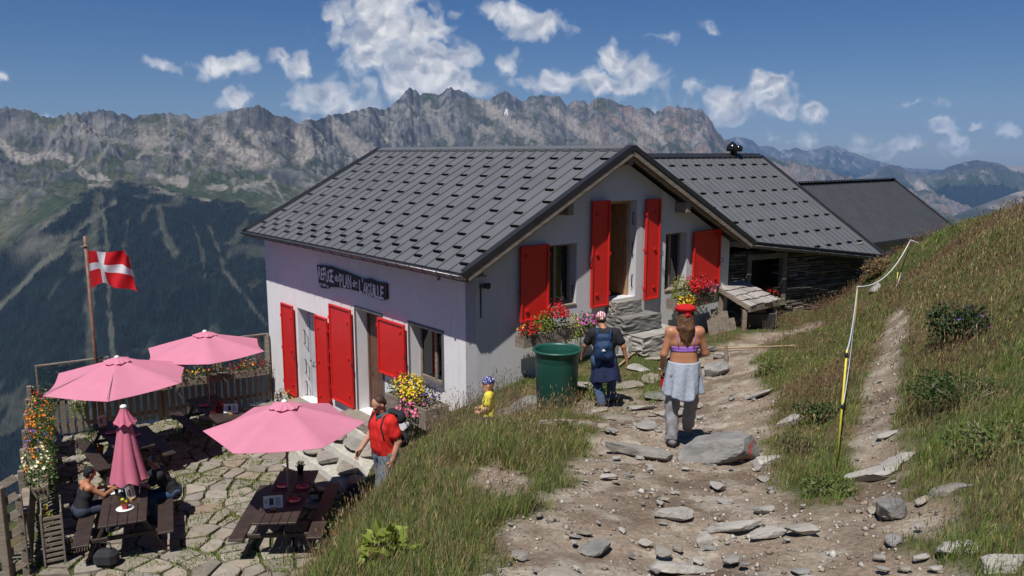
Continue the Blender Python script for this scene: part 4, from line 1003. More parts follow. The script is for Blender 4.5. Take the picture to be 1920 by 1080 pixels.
def mound():
    n_ = 26; V = []; F = []
    for j in range(n_+1):
        for i in range(n_+1):
            u = i/n_; v = j/n_; t_ = -1.75*u; s_ = 2.3+3.0*v; st_ = math.floor(u*3.999)/3; h = -6.14-.26*math.floor(u*3.4)-.05*u
            h = h-(1.0*max(0, abs(v-.55)-.38))*1.6; h += .04*float(fbm(np.array([t_*3]), np.array([s_*3]), 3, 5)[0]); V.append((t_+.5, s_-4, max(h, -7.1)+7))
    for j in range(n_):
        for i in range(n_): a = j*(n_+1)+i; F.append((a, a+n_+1, a+n_+2, a+1))
    b = MB(); b.add(V, F); b.build('mortar_bed', M_MORT, fs)
mound()
rr = random.Random(4)
for i, (t_, s_, z_, w_, l_) in enumerate([(-.62, 3.6, -6.36, .42, .7), (-.65, 4.45, -6.36, .4, .75), (-1.1, 3.2, -6.62, .42, .6), (-1.12, 3.95, -6.62, .45, .7), (-1.15, 4.7, -6.62, .4, .6), (-1.6, 3.5, -6.88, .45, .75), (-1.65, 4.35, -6.88, .42, .7), (-.6, 2.95, -6.4, .35, .45), (-1.2, 2.6, -6.7, .4, .5), (-.35, 2.9, -6.15, .4, .5), (-1.75, 2.9, -6.95, .5, .55)]):
    V, F = rock_data(w_/2*1.15, l_/2*1.15, .08, 70+i, 4, 7, .03); b = MB(); b.add(V, F); o = b.build('step_stone', M_SLAB if i % 3 else M_ROCKP, fs); o.location = (t_+.5, s_-4, z_+7.03); o.rotation_euler = (0, 0, rr.uniform(-.4, .4))

# ------------------------------------------------------------------ terrace paving: crazy paving slabs with turf joints
def poly_clip(poly, n, d):
    out = []
    for i in range(len(poly)):
        a, c = poly[i], poly[(i+1) % len(poly)]; da = a[0]*n[0]+a[1]*n[1]-d; dc = c[0]*n[0]+c[1]*n[1]-d
        if da <= 0: out.append(a)
        if (da < 0) != (dc < 0) and abs(da-dc) > 1e-12: t_ = da/(da-dc); out.append((a[0]+t_*(c[0]-a[0]), a[1]+t_*(c[1]-a[1])))
    return out
def voronoi(pts, bound=2.0):
    cells = []; P_ = np.array(pts)
    for i, p in enumerate(P_):
        d = np.hypot(*(P_-p).T); idx = np.argsort(d)[1:16]; poly = [(p[0]-bound, p[1]-bound), (p[0]+bound, p[1]-bound), (p[0]+bound, p[1]+bound), (p[0]-bound, p[1]+bound)]
        for j in idx:
            n = P_[j]-p; m_ = (P_[j]+p)/2; poly = poly_clip(poly, n, n @ m_)
            if len(poly) < 3: break
        cells.append(poly)
    return cells
def pave():
    rs = np.random.RandomState(12); pts = []
    ca, sa = math.cos(HA+.1), math.sin(HA+.1)
    for i in range(-21, 22):
        for j in range(-29, 30):
            u = (i+rs.uniform(-.46, .46)+(j % 2)*.5)*.56; v = (j+rs.uniform(-.46, .46))*.36; pts.append((-7+u*ca-v*sa, 15.5+u*sa+v*ca))
    b = MB()
    for c, p in zip(voronoi(pts), pts):
        if not inpoly(np.array([p[0]]), np.array([p[1]]), TERR)[0] or len(c) < 3: continue
        cx = sum(q_[0] for q_ in c)/len(c); cy = sum(q_[1] for q_ in c)/len(c)
        gap = rs.uniform(.008, .035); ring = []
        for k_ in range(len(c)):
            a, e = c[k_], c[(k_+1) % len(c)]; m_ = 3
            for q_ in range(m_):
                f_ = q_/m_; x = a[0]+(e[0]-a[0])*f_; y = a[1]+(e[1]-a[1])*f_; dx, dy = x-cx, y-cy; L = math.hypot(dx, dy)+1e-6
                s_ = (L-gap-rs.uniform(0, .02)-(0.05 if q_ == 0 else 0)*L)/L; ring.append((cx+dx*s_, cy+dy*s_))
        k = len(ring); z = -6.985+rs.uniform(-.012, .015); tx, ty = rs.normal(0, .012, 2)
        zz = lambda x, y: z+(x-cx)*tx+(y-cy)*ty
        v = [(x, y, -7.08) for x, y in ring]+[(x, y, zz(x, y)-.012) for x, y in ring]+[(cx+(x-cx)*.95, cy+(y-cy)*.95, zz(x, y)) for x, y in ring]
        b.add(v, [(i, (i+1) % k, k+(i+1) % k, k+i) for i in range(k)]+[(k+i, k+(i+1) % k, 2*k+(i+1) % k, 2*k+i) for i in range(k)]+[tuple(range(2*k, 3*k))])
    m_ = bpy.data.materials.new('crazy_paving'); m_.use_nodes = True; t = NT(m_.node_tree); bs = t.n['Principled BSDF']
    g = t.a('ShaderNodeNewGeometry').outputs['Random Per Island']; tc = t.a('ShaderNodeTexCoord').outputs['Object']
    c = t.ramp(g, [(0, (.19, .17, .14)), (.35, (.27, .235, .19)), (.6, (.23, .21, .185)), (.85, (.33, .295, .245)), (1, (.25, .185, .135))])
    n_ = t.noise(tc, 5, 6, .65).outputs['Fac']; c = t.mix(1.0, c, t.ramp(n_, [(.25, (.65, .64, .62)), (.7, (1.1, 1.1, 1.1))]), 'MULTIPLY')
    t.l.new(c, bs.inputs['Base Color']); bs.inputs['Roughness'].default_value = .85
    bn = t.a('ShaderNodeBump', {'Strength': .6, 'Distance': .02, 'Height': t.noise(tc, 16, 5).outputs['Fac']}); t.l.new(bn.outputs[0], bs.inputs['Normal'])
    tag(b.build('terrace_paving', m_), kind='structure')
pave()
# stone edging along the foot of the bank
for i, (x, y, sx, sy, sz, rz) in enumerate([(-2.95, 13.2, .9, .5, .5, 1.3), (-3.1, 12.3, 1.3, .5, .45, 1.5), (-3.45, 11.2, 1.0, .5, .5, 1.7), (-2.7, 14.4, .8, .6, .6, .9), (-2.5, 15.1, .7, .5, .5, .4)]):
    stone('edging_stone', x, y, (sx, sy, sz), 50+i, M_ROCKP, ['long pale edging stone at the foot of the grass bank beside the terracotta pot', 'longest edging stone at the foot of the grass bank, near the bottom of the photo', 'last edging stone at the bottom left foot of the grass bank', 'squat edging stone behind the near picnic table', 'small edging stone below the front door steps'][i], 'stone', z=-6.9, rz=rz, sink=.15)

# ------------------------------------------------------------------ the lean-to cover with wooden shingles
SHO = Vector((6.1, 19.35, -4.2)); sh = empty('shingled_shelter', SHO, 0, 'low lean-to shelter with grey wooden shingle roof beside the stone wall', 'shelter')
# corners: from the picture, high edge at the left/back, low edge at the right/front
hA, hB = Vector((4.93, 18.9, -3.17)), Vector((5.87, 20.0, -3.21)); lA, lB = Vector((5.54, 18.3, -3.54)), Vector((6.56, 19.3, -3.57))
b = MB(); nsh = (lA-hA).cross(hB-hA).normalized(); nsh = nsh if nsh.z > 0 else -nsh; rs = random.Random(9)
rows = 4
for r_ in range(rows):
    f0 = r_/rows-.06; f1 = (r_+1)/rows; nn = 11
    for k in range(nn):
        u0 = k/nn; u1 = (k+1)/nn-.008
        def pp(u, f): 
            a = hA.lerp(hB, u); c = lA.lerp(lB, u); return a.lerp(c, f)
        o0 = nsh*(.012+.006*rs.random()); o1 = nsh*(.05+.012*rs.random()); j_ = rs.uniform(-.02, .03)
        q4 = [pp(u0, f0)+o0, pp(u1, f0)+o0, pp(u1, f1+j_)+o1, pp(u0, f1+j_)+o1]
        b.add([v-SHO for v in q4]+[v-nsh*.02-SHO for v in q4], [(0,1,2,3),(7,6,5,4),(0,4,5,1),(1,5,6,2),(2,6,7,3),(3,7,4,0)])
def shingle_mat():
    m_ = bpy.data.materials.new('grey_shingle'); m_.use_nodes = True; t = NT(m_.node_tree); bs = t.n['Principled BSDF']
    g = t.a('ShaderNodeNewGeometry').outputs['Random Per Island']; tc = t.a('ShaderNodeTexCoord').outputs['Object']
    c = t.ramp(g, [(0, (.23, .21, .2)), (.4, (.36, .33, .31)), (.8, (.44, .41, .385)), (1, (.29, .23, .19))])
    c = t.mix(1.0, c, t.ramp(t.noise(t.a('ShaderNodeMapping', {0: tc, 3: (14, 14, 3)}).outputs[0], 2, 4).outputs['Fac'], [(.3, (.7, .7, .7)), (.7, (1.1, 1.1, 1.1))]), 'MULTIPLY')
    t.l.new(c, bs.inputs['Base Color']); bs.inputs['Roughness'].default_value = .9; return m_
b.build('shingle_roof', shingle_mat(), sh)
b = MB(); b.beam(hA-nsh*.03-SHO, lA-nsh*.03-SHO, .04, .1, 0, up=nsh); b.beam(lA-nsh*.05-SHO, lB-nsh*.05-SHO, .07, .14, 0); b.beam(hA-nsh*.06-SHO, hB-nsh*.06-SHO, .08, .12, 0); b.build('roof_frame', M_WOODG, sh)
for p in (lA+Vector((-.08, .12, 0)), lB+Vector((-.12, -.02, 0)), hA+Vector((.1, .03, 0)), hB+Vector((.1, -.1, 0))):
    b = MB(); g_ = tz(p.x, p.y); b.beam(Vector((p.x, p.y, g_-.1))-SHO, Vector((p.x, p.y, p.z-.08))-SHO, .1, .1, 0, bev=.008); b.build('post', M_WOODG, sh)
bd = MB()
for i in range(5): bd.bbox((-.42+i*.17, .012*(i % 2), 0), (-.26+i*.17, .03+.012*(i % 2), [.5, .66, .7, .58, .4][i]), .006)
o = bd.build('plank_board', M_WOODG, None); o.location = (4.95, 18.25, -4.22); o.rotation_euler = (R(-16), 0, .5); tag(o, 'split brown wooden boards leaning beside the shingled shelter', 'boards')
b = MB(); b.bbox((-.45, -.3, 0), (.45, .3, .42), .02); b.bbox((-.25, -.34, .42), (.2, .25, .6), .03)
o = b.build('storage_crate', M_IRON, None, loc=(5.95, 19.3, -4.25)); tag(o, 'dark storage crate in the shade under the shingled shelter', 'crate')

# ------------------------------------------------------------------ green barrel
bx, by = .77, 13.3; bz = tz(bx, by)
b = MB(); b.lathe([(.33, 0), (.345, .02), (.375, .9), (.385, .98), (.42, .985), (.43, 1.0), (.42, 1.02), (.39, 1.02), (.38, .98), (.335, .03), (.0, .03)], 48)
o = b.build('water_barrel', pm('green_barrel_plastic', (.012, .078, .058), .42, .12, 2, .04, 20), None, loc=(bx, by, bz-.02)); tag(o, 'large open dark green plastic barrel by the hut corner', 'barrel')

# ------------------------------------------------------------------ boulders and path stones
def onpx(px, py): x, y, z = gp(px, py, 3.2, 26); return x, y, z
def rock_px(name, px, py, wpx, hm, seed, m_, label, dratio=.7, sink=.28, group=None, rz=0.0, sub=4, tilt=0):
    x, y, z = onpx(px, py); w_ = wpx/1500*math.hypot(y, z); return stone(name, x, y, (w_*1.12, w_*dratio*1.1, hm), seed, m_, label, 'rock', group, rz=rz, sink=sink+(.12 if sink < .2 else 0), sub=sub, tilt=tilt)
rk = rock_px('boulder', 1358, 858, 128, .50, 101, M_ROCKG, 'largest grey boulder on the path, with a red paint mark on its right end', .62, .05, rz=-.05, tilt=.1)
me = rk.data; me.materials.append(pm('red_paint_mark', (.42, .05, .05), .8, .3, 30, .2, 60, base2=(.25, .12, .1)))
xw = max(v.co.x for v in me.vertices); zw = max(v.co.z for v in me.vertices)
for f in me.polygons:
    c = f.center
    if c.y < 0 and abs(c.x-(.60+.22*(c.z/zw))*xw) < .085*xw and -.75*zw < c.z < .55*zw: f.material_index = 1
rock_px('boulder', 1205, 850, 120, .16, 102, M_ROCKP, 'flat angular pale rock left of the largest boulder', .55, .1, rz=-.25)
rock_px('boulder', 1433, 872, 50, .2, 103, M_ROCKP, 'small white rock standing right of the largest boulder', .8, .1)
rock_px('boulder', 1648, 890, 105, .12, 104, M_ROCKP, 'flat pale rock on the side path just above the grey block', .5, .1, rz=.15)
rock_px('boulder', 1675, 868, 70, .08, 105, M_ROCKP, 'thin pale slab on the side path behind another flat rock', .5, .1)
rock_px('boulder', 1672, 965, 70, .2, 106, M_ROCKG, 'squarish grey block at the foot of the side path', .8, .1, rz=.3)
rock_px('boulder', 1775, 925, 75, .12, 107, M_ROCKP, 'pale flat rock under the overhanging grass on the right bank', .6, .1)
rock_px('boulder', 1800, 1035, 60, .12, 108, M_ROCKP, 'pale rock low on the right bank near the bottom of the photo', .7, .1)
rock_px('boulder', 1262, 965, 70, .1, 109, M_ROCKP, 'flat beige triangular rock set in the middle of the path', .8, .12, rz=.8)
rock_px('boulder', 1375, 990, 80, .08, 110, M_ROCKP, 'wide low beige slab right of the triangular rock', .5, .1, rz=.05)
rock_px('boulder', 1438, 1003, 70, .08, 111, M_ROCKP, 'low grey slab at the right edge of the path slabs', .5, .1, rz=.1)
rock_px('boulder', 1510, 995, 60, .09, 112, M_ROCKP, 'pointed pale rock between the slabs and the yellow stake', .7, .1)
rock_px('boulder', 1268, 1068, 110, .09, 113, M_ROCKP, 'long pale rock at the bottom edge of the photo', .35, .15, rz=.15)
rock_px('boulder', 1322, 1015, 40, .12, 114, M_ROCKP, 'small wedge shaped rock standing in the path', .7, .15, rz=1.0)
rock_px('boulder', 1210, 1020, 26, .06, 115, M_ROCKP, 'small oval brown stone lying left of the wedge shaped rock', .7, .1)
rock_px('boulder', 1245, 1042, 32, .08, 116, M_ROCKP, 'small bright white stone near the long bottom rock', .7, .1)
rock_px('boulder', 1140, 893, 30, .04, 117, M_ROCKP, 'small flat tan stone on the bare path near the grass', .6, .1)
rock_px('boulder', 1483, 795, 55, .18, 118, M_ROCKP, 'pale rock half buried in the bank left of the yellow stake', .7, .2)
rock_px('boulder', 985, 765, 90, .30, 119, M_ROCKG, 'long mossy grey rock between the boy and the green barrel', .5, .1, rz=.1)
rock_px('boulder', 955, 775, 60, .2, 120, M_ROCKG, 'dark rock below the long mossy rock', .7, .1)
rock_px('boulder', 1340, 700, 45, .42, 121, M_ROCKG, 'upright brown rock right of the walking woman', .6, .1, rz=.4)
rock_px('boulder', 1350, 670, 30, .2, 122, M_ROCKP, 'small rock next to the upright brown rock', .7, .1)
rock_px('boulder', 1425, 740, 55, .07, 123, M_ROCKP, 'flat pale stone by the right edge of the upper path', .5, .1)
rock_px('boulder', 1875, 1065, 80, .12, 124, M_ROCKP, 'pale rocks in the bottom right corner', .7, .1)
rock_px('boulder', 1642, 545, 22, .25, 125, M_ROCKP, 'small white rock on the slope below the farthest stake', .7, .1)
# stepping stones near the steps
SSP = [(1195,690,60),(1240,672,55),(1160,668,50),(1225,712,50),(1270,700,45),(1180,725,60),(1230,742,62),(1280,735,50),(1200,765,70),(1255,775,60),(1150,745,55),(1165,785,70),(1215,798,60),(1300,690,46),(1190,650,50),(1250,645,50),(1135,700,45),(1290,760,55),(1310,655,40),(1120,770,40),(1100,725,50)]
for i, (px, py, w_) in enumerate(SSP):
    rock_px('stepping_stone', px, py, w_, .09, 200+i, [M_ROCKP, M_SLAB, M_ROCKG, M_SLAB][i % 4], 'flat stepping stone among the grass between the stone steps and the walkers', .75, .22, 'flat stepping stones below the gable steps', rz=None, sub=3)
# loose stones, one by one, on the path
rs = np.random.RandomState(31); cnt = 0; lo = []
cells = {}
while cnt < 240:
    x = rs.uniform(-.4, 4.5); y = 3.9+9*rs.rand()**1.5; m0 = masks(np.array([x]), np.array([y]))[0]
    if m0 < .6: continue
    s_ = float(np.clip(rs.lognormal(-2.7, .55), .03, .30)); reg = 'lower' if y < 6 else ('middle' if y < 9 else 'upper')
    lab = {'lower': 'loose angular stone on the gravelly path in the foreground', 'middle': 'loose small stone on the bare path around the big boulder', 'upper': 'loose small stone on the upper path beyond the woman'}[reg]
    stone('path_stone', x, y, (s_, s_*rs.uniform(.55, .9), s_*rs.uniform(.25, .5)), 400+cnt % 37, [M_ROCKP, M_ROCKP, M_SLAB, M_ROCKG][cnt % 4], lab, 'stone', {'lower': 'loose stones in the path foreground', 'middle': 'loose stones around the big boulder', 'upper': 'loose stones on the upper path'}[reg], sink=.33, sub=2 if s_ < .1 else 3); cnt += 1
# gravel: one scatter
def gravel():
    rs = np.random.RandomState(5); N = 26000
    x = rs.uniform(-1.5, 7, N); y = 3.6+11*rs.rand(N)**1.7; m0 = masks(x, y); keep = (rs.rand(N) < (m0-.25)*1.1*(0.35+.65*sstep(-.1, .3, fbm(x*1.7, y*1.7, 3, 91)))); x, y = x[keep], y[keep]; n = len(x)
    z = ter(x, y)+masks(x, y)*(.045*fbm(x*4, y*4, 4, 31)-.03)+.02*fbm(x*7, y*7, 2, 33)
    s_ = np.clip(rs.lognormal(-4.55, .55, n), .005, .045)
    base = np.array([(1,0,0),(-1,0,0),(0,1,0),(0,-1,0),(0,0,.7),(0,0,-.5)], float); F0 = np.array([(0,2,4),(2,1,4),(1,3,4),(3,0,4),(2,0,5),(1,2,5),(3,1,5),(0,3,5)])
    V = base[None]*rs.uniform(.6, 1.25, (n, 6, 1))*s_[:, None, None]; an = rs.uniform(0, 6.28, n); c, s2 = np.cos(an), np.sin(an)
    X = V[..., 0]*c[:, None]-V[..., 1]*s2[:, None]; Y = V[..., 0]*s2[:, None]+V[..., 1]*c[:, None]
    V = np.stack([X+x[:, None], Y+y[:, None], V[..., 2]+z[:, None]+s_[:, None]*.2], -1).reshape(-1, 3)
    F = (F0[None]+6*np.arange(n)[:, None, None]).reshape(-1, 3)
    pal = np.array([(.33,.3,.26),(.24,.21,.18),(.42,.4,.37),(.2,.15,.11),(.3,.24,.18)]); C_ = np.repeat(pal[rs.randint(0, 5, n)]*rs.uniform(.7, 1.15, (n, 1)), 6, 0)
    tag(np_mesh('gravel', V, F, vcm('gravel_chips', .9, .2, 60, .004, None, .15, 90), col=C_), 'fine gravel chips scattered over the bare path', 'gravel', kind='stuff')
gravel()

# ------------------------------------------------------------------ stakes and rope
M_YEL = pm('yellow_stake', (.62, .55, .06), .5, .1, 6, .05); M_ROPE = pm('white_rope', (.6, .6, .62), .9, .15, 60, .5, 200); M_STKW = pm('white_stake', (.6, .6, .58), .6, .1, 6, .05)
def stake(x, y, top, lean, lab, r=.0095):
    z0 = tz(x, y)-.1; o = MB().tube([(0, 0, 0), (lean[0], lean[1], top-z0)], r, 8).build('rope_stake', M_YEL, None, loc=(x, y, z0)); tag(o, lab, 'stake', 'stakes carrying the rope'); return Vector((x+lean[0], y+lean[1], top))
k1 = stake(2.97, 6.95, -1.74, (.02, 0), 'nearest and tallest thin yellow stake with black clips')
b = MB(); b.lathe([(.012, 0), (.016, .01), (.016, .035), (.012, .045)], 10); c_ = b.build('clip', M_IRON, bpy.data.objects['rope_stake'], loc=(.016, 0, k1.z-(tz(2.97, 6.95)-.1)-.06)); c2 = c_.copy(); COL.objects.link(c2); c2.location.z -= .48
k2 = stake(5.69, 13, -2.17, (.0, 0), 'second stake along the rope, at the top of the grassy bank')
k3 = stake(8.6, 17.7, -2.62, (.03, 0), 'short yellow stake low in the grass behind the second stake')
k4 = stake(9.75, 20, -2.15, (.25, 0), 'farthest yellow stake leaning in front of the outbuilding')
def rope(pts, sag, n=14):
    P_ = []
    for a, c in zip(pts[:-1], pts[1:]):
        for i in range(n):
            f = i/n; p = Vector(a).lerp(Vector(c), f); p.z -= sag*4*f*(1-f); P_.append(p)
    P_.append(Vector(pts[-1])); return P_
b = MB(); b.tube(rope([k1, k2], .2), .007, 6); b.tube(rope([k2, k4], .32), .012, 6); b.tube(rope([k4, Vector((12.4, 21, -2.6))], .1), .012, 6)
b.tube(rope([k1-Vector((0, 0, .48)), k2-Vector((0, 0, .02))], .3), .007, 6); b.tube(rope([k4-Vector((.1, 0, .35)), k3-Vector((0, 0, .3)), Vector((6.6, 15, -3.3))], .1), .01, 6)
tag(b.build('rope', M_ROPE), 'thin white rope strung between the yellow stakes', 'rope')
# garden hose / root lying across the path
b = MB(); pts = []
for i, (px, py) in enumerate([(1160, 690), (1185, 668), (1215, 657), (1250, 660), (1290, 664), (1330, 657), (1380, 656), (1440, 654), (1490, 652)]):
    x, y, z = onpx(px, py); pts.append((x, y, z+.04))
b.tube(pts, .022, 8); pts2 = []
for (px, py) in [(1215, 657), (1235, 668), (1262, 684), (1300, 700)]:
    x, y, z = onpx(px, py); pts2.append((x, y, z+.05))
b.tube(pts2, .022, 8); tag(b.build('garden_hose', pm('tan_hose', (.3, .22, .13), .6, .1, 4, .1)), 'tan garden hose lying across the grass and path behind the woman', 'hose')
b = MB(); b.tube([(0, 0, -.1), (.01, 0, .2), (0, .02, .42)], [.05, .045, .03], 7, sm=False); x, y, z = onpx(1360, 690); tag(b.build('wooden_stump', M_WOODG, None, loc=(x, y, z)), 'short grey wooden post stump beside the path by the hose', 'stump')
# ------------------------------------------------------------------ fences of the terrace
PZ = -6.98
def fence(name, a, c, H, label, npost, slat=.11, gap=.06, rail_out=1, rails=True):
    a = Vector(a); c = Vector(c); root = empty(name, (a.x, a.y, PZ), math.atan2(c.y-a.y, c.x-a.x), label, 'fence'); L = (c-a).length
    x = .08; pr = None
    while x < L-.1:
        if pr is None:
            b = MB(); b.bbox((-slat/2, -.012, .06), (slat/2, .012, H-.08), .004); pr = b.build('slat', M_WOODG, root, loc=(x, .03, 0))
        else:
            q_ = pr.copy(); COL.objects.link(q_); q_.parent = root; q_.location = (x, .03, random.uniform(-.01, .01)); q_.rotation_euler = (0, random.uniform(-.012, .012), 0)
        x += slat+gap
    for z_ in (.25, H-.22):
        b = MB(); b.bbox((0, -.03, z_-.045), (L, .015, z_+.045), .005); b.build('rail', M_WOODG, root)
    b = MB(); b.bbox((0, -.06, H-.07), (L, .07, H-.03), .006); b.build('handrail', M_WOODG, root)
    for i in range(npost):
        p = L*i/(npost-1); hh = H+.28
        b = MB(); b.bbox((p-.055, -.1, -.3), (p+.055, .0, hh), .008); b.build('post', M_WOODG, root)
    return root
FA = Vector((-6.86, 22.0, 0)); FB = Vector((-11.7, 18.8, 0)); FC = Vector((-8.12, 12.5, 0))
fence('slat_fence', FA, FB, 1.08, 'weathered slat fence with glass panes above along the far edge of the terrace', 5)
fence('slat_fence', FB, FC, 1.12, 'weathered slat fence with flower boxes along the left edge of the terrace', 7)
# glass windbreak panels above the far fence
def glass_panel(p0, p1, z0, z1, label):
    p0 = Vector(p0); p1 = Vector(p1); d = (p1-p0); L = d.length; root = empty('glass_windbreak', (p0.x, p0.y, PZ), math.atan2(d.y, d.x), label, 'windbreak')
    b = MB(); b.box((.03, -.006, z0), (L-.03, .006, z1)); b.build('pane', M_GLASS, root)
    b = MB(); b.bbox((0, -.03, z1), (L, .03, z1+.04), .006); b.bbox((0, -.03, z0), (.04, .03, z1), .006); b.bbox((L-.04, -.03, z0), (L, .03, z1), .006); b.build('frame', M_WOODG, root)
glass_panel(FA+(FB-FA)*.0, FA+(FB-FA)*.235, 1.16, 1.95, 'clear glass windbreak pane beside the far corner of the hut')
glass_panel(FA+(FB-FA)*.26, FA+(FB-FA)*.48, 1.16, 1.75, 'clear glass windbreak pane behind the farthest pink parasol')
glass_panel(FB+(FA-FB)*.02, FB+(FA-FB)*.3, 1.2, 1.85, 'clear glass windbreak pane at the corner of the terrace')
b = MB(); b.bbox((-.06, -.05, -.4), (.06, .05, 1.95), .01); o = b.build('fence_post', M_WOODG, None, loc=(FA.x-.04, FA.y-.02, PZ)); tag(o, 'tall square timber post standing against the far corner of the hut', 'post')
# plank ramp railing outside, bottom left
rt = empty('ramp_railing', (-8.05, 12.62, -8), 0, 'grey slanted wooden railing of the ramp outside the left fence', 'railing')
for i in range(7):
    b = MB(); z0 = 2.75-i*.30; b.beam((-.1, -.2, z0), (-2.6, -.0, z0-1.5), .03, .13, 0, bev=.006); b.build('slanted_plank', M_WOODG, rt)
for (x, y, zt) in ((-.35, -.25, 2.6), (-1.6, -.15, 1.9)):
    b = MB(); b.bbox((x-.06, y-.06, -1.5), (x+.06, y+.06, zt), .008); b.build('post', M_WOODG, rt)
for i in range(6):
    x, y = -9.6-.35*i, 12.6-.3*(i % 2); stone('scree_rock', x, y, (.6, .45, .35), 90+i, M_ROCKP, 'pale rock on the slope under the ramp railing', 'rock', 'rocks under the ramp railing', z=tz(x, y))
# ------------------------------------------------------------------ picnic tables
def make_table(LEN_=1.9, W_=.76, col=None):
    root = empty('picnic_table', (0, 0, PZ)); m_ = M_WOODD; n_ = 5; w_ = W_/n_
    for i in range(n_):
        b = MB(); x0 = -W_/2+i*w_; b.bbox((x0+.004, -LEN_/2, .715), (x0+w_-.004, LEN_/2, .752), .005); b.build('tabletop_plank', m_, root)
    for sx in (-1, 1):
        b = MB(); b.bbox((sx*.66-.13, -LEN_/2, .43), (sx*.66+.13, LEN_/2, .468), .006); b.build('bench', m_, root)
        for sy in (-1, 1):
            y = sy*(LEN_/2-.32); b = MB(); b.beam((sx*.62, y, 0), (sx*.26, y, .715), .05, .11, 0, up=(0, 1, 0), bev=.005); b.build('leg', m_, root)
    for sy in (-1, 1):
        y = sy*(LEN_/2-.27); b = MB(); b.bbox((-.8, y-.025, .36), (.8, y+.025, .43), .005); b.build('bench_beam', m_, root)
    return root
tb = []
t1 = make_table(2.3, .76); t1.location = (-4.15, 13.95, PZ); t1.rotation_euler.z = R(4)
tag(t1, 'long dark picnic table under the nearest open pink parasol', 'picnic table', 'dark wooden picnic tables'); tb.append(t1)
for (x, y, rz, lab) in ((-7.1, 13.85, R(23), 'dark picnic table with two seated guests and the closed parasol'), (-8.75, 17.2, R(39)+math.pi, 'dark picnic table in the shade under the left open parasol'), (-7.35, 19.1, R(39), 'dark picnic table in the shade under the farthest parasol')):
    o = copy_tree(t1); o.location = (x, y, PZ); o.rotation_euler.z = rz; o['label'] = lab; tb.append(o)
def on_table(tbl, u, v, dz=.753):
    """u along width, v along length"""
    M_ = Matrix.Translation(tbl.location) @ Matrix.Rotation(tbl.rotation_euler.z, 4, 'Z'); return M_ @ Vector((u, v, dz))
# ------------------------------------------------------------------ parasols
def fabric(name, base, tr=.35):
    m_ = bpy.data.materials.new(name); m_.use_nodes = True; t = NT(m_.node_tree); bs = t.n['Principled BSDF']; tc = t.a('ShaderNodeTexCoord').outputs['Object']
    n = t.noise(tc, 3, 4).outputs['Fac']; c = t.mix(t.smooth(n, .3, .7), tuple(v*.94 for v in base), base)
    t.l.new(c, bs.inputs['Base Color']); bs.inputs['Roughness'].default_value = .85; bs.inputs['Specular IOR Level'].default_value = .2
    bn = t.a('ShaderNodeBump', {'Strength': .25, 'Distance': .01, 'Height': t.noise(tc, 12, 3).outputs['Fac']}); t.l.new(bn.outputs[0], bs.inputs['Normal'])
    mx = t.a('ShaderNodeMixShader', {0: tr, 1: bs.outputs[0], 2: t.a('ShaderNodeBsdfTranslucent', {0: c}).outputs[0]}); t.l.new(mx.outputs[0], t.n['Material Output'].inputs[0]); return m_
M_PINK = fabric('faded_pink_canvas', (.68, .26, .37), .22); M_POLE = pm('painted_pole', (.3, .2, .2), .5, .1, 5, .05); M_CAPW = pm('white_cap', (.75, .73, .7), .5, .05, 5, 0)
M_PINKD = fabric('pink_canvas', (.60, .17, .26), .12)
def canopy(Rr, drop, nrib=6, rot=0.0, n=14, r0=.05, z0=0.0, sag=.07, ruf=0):
    V = []; F = []; seg_ = 10; tot = nrib*seg_
    for j in range(n+1):
        f = j/n; r = r0+(Rr-r0)*f
        for i in range(tot):
            a = 2*math.pi*i/tot; w_ = (i % seg_)/seg_; s4 = math.sin(math.pi*w_)
            rr_ = r*(1-(1-math.cos(math.pi/nrib)/math.cos((w_-.5)*2*math.pi/nrib))*1.0*1) if True else r
            rr_ *= (1-.035*s4*f*f)
            z = z0-drop*(f**1.03)-sag*s4*f*(1-.2*f)+.0
            z += ruf*math.sin(i*1.3)*f
            V.append((rr_*math.cos(a+rot), rr_*math.sin(a+rot), z))
    for j in range(n):
        for i in range(tot):
            a = j*tot+i; c = j*tot+(i+1) % tot; F.append((a, a+tot, c+tot, c))
    return V, F
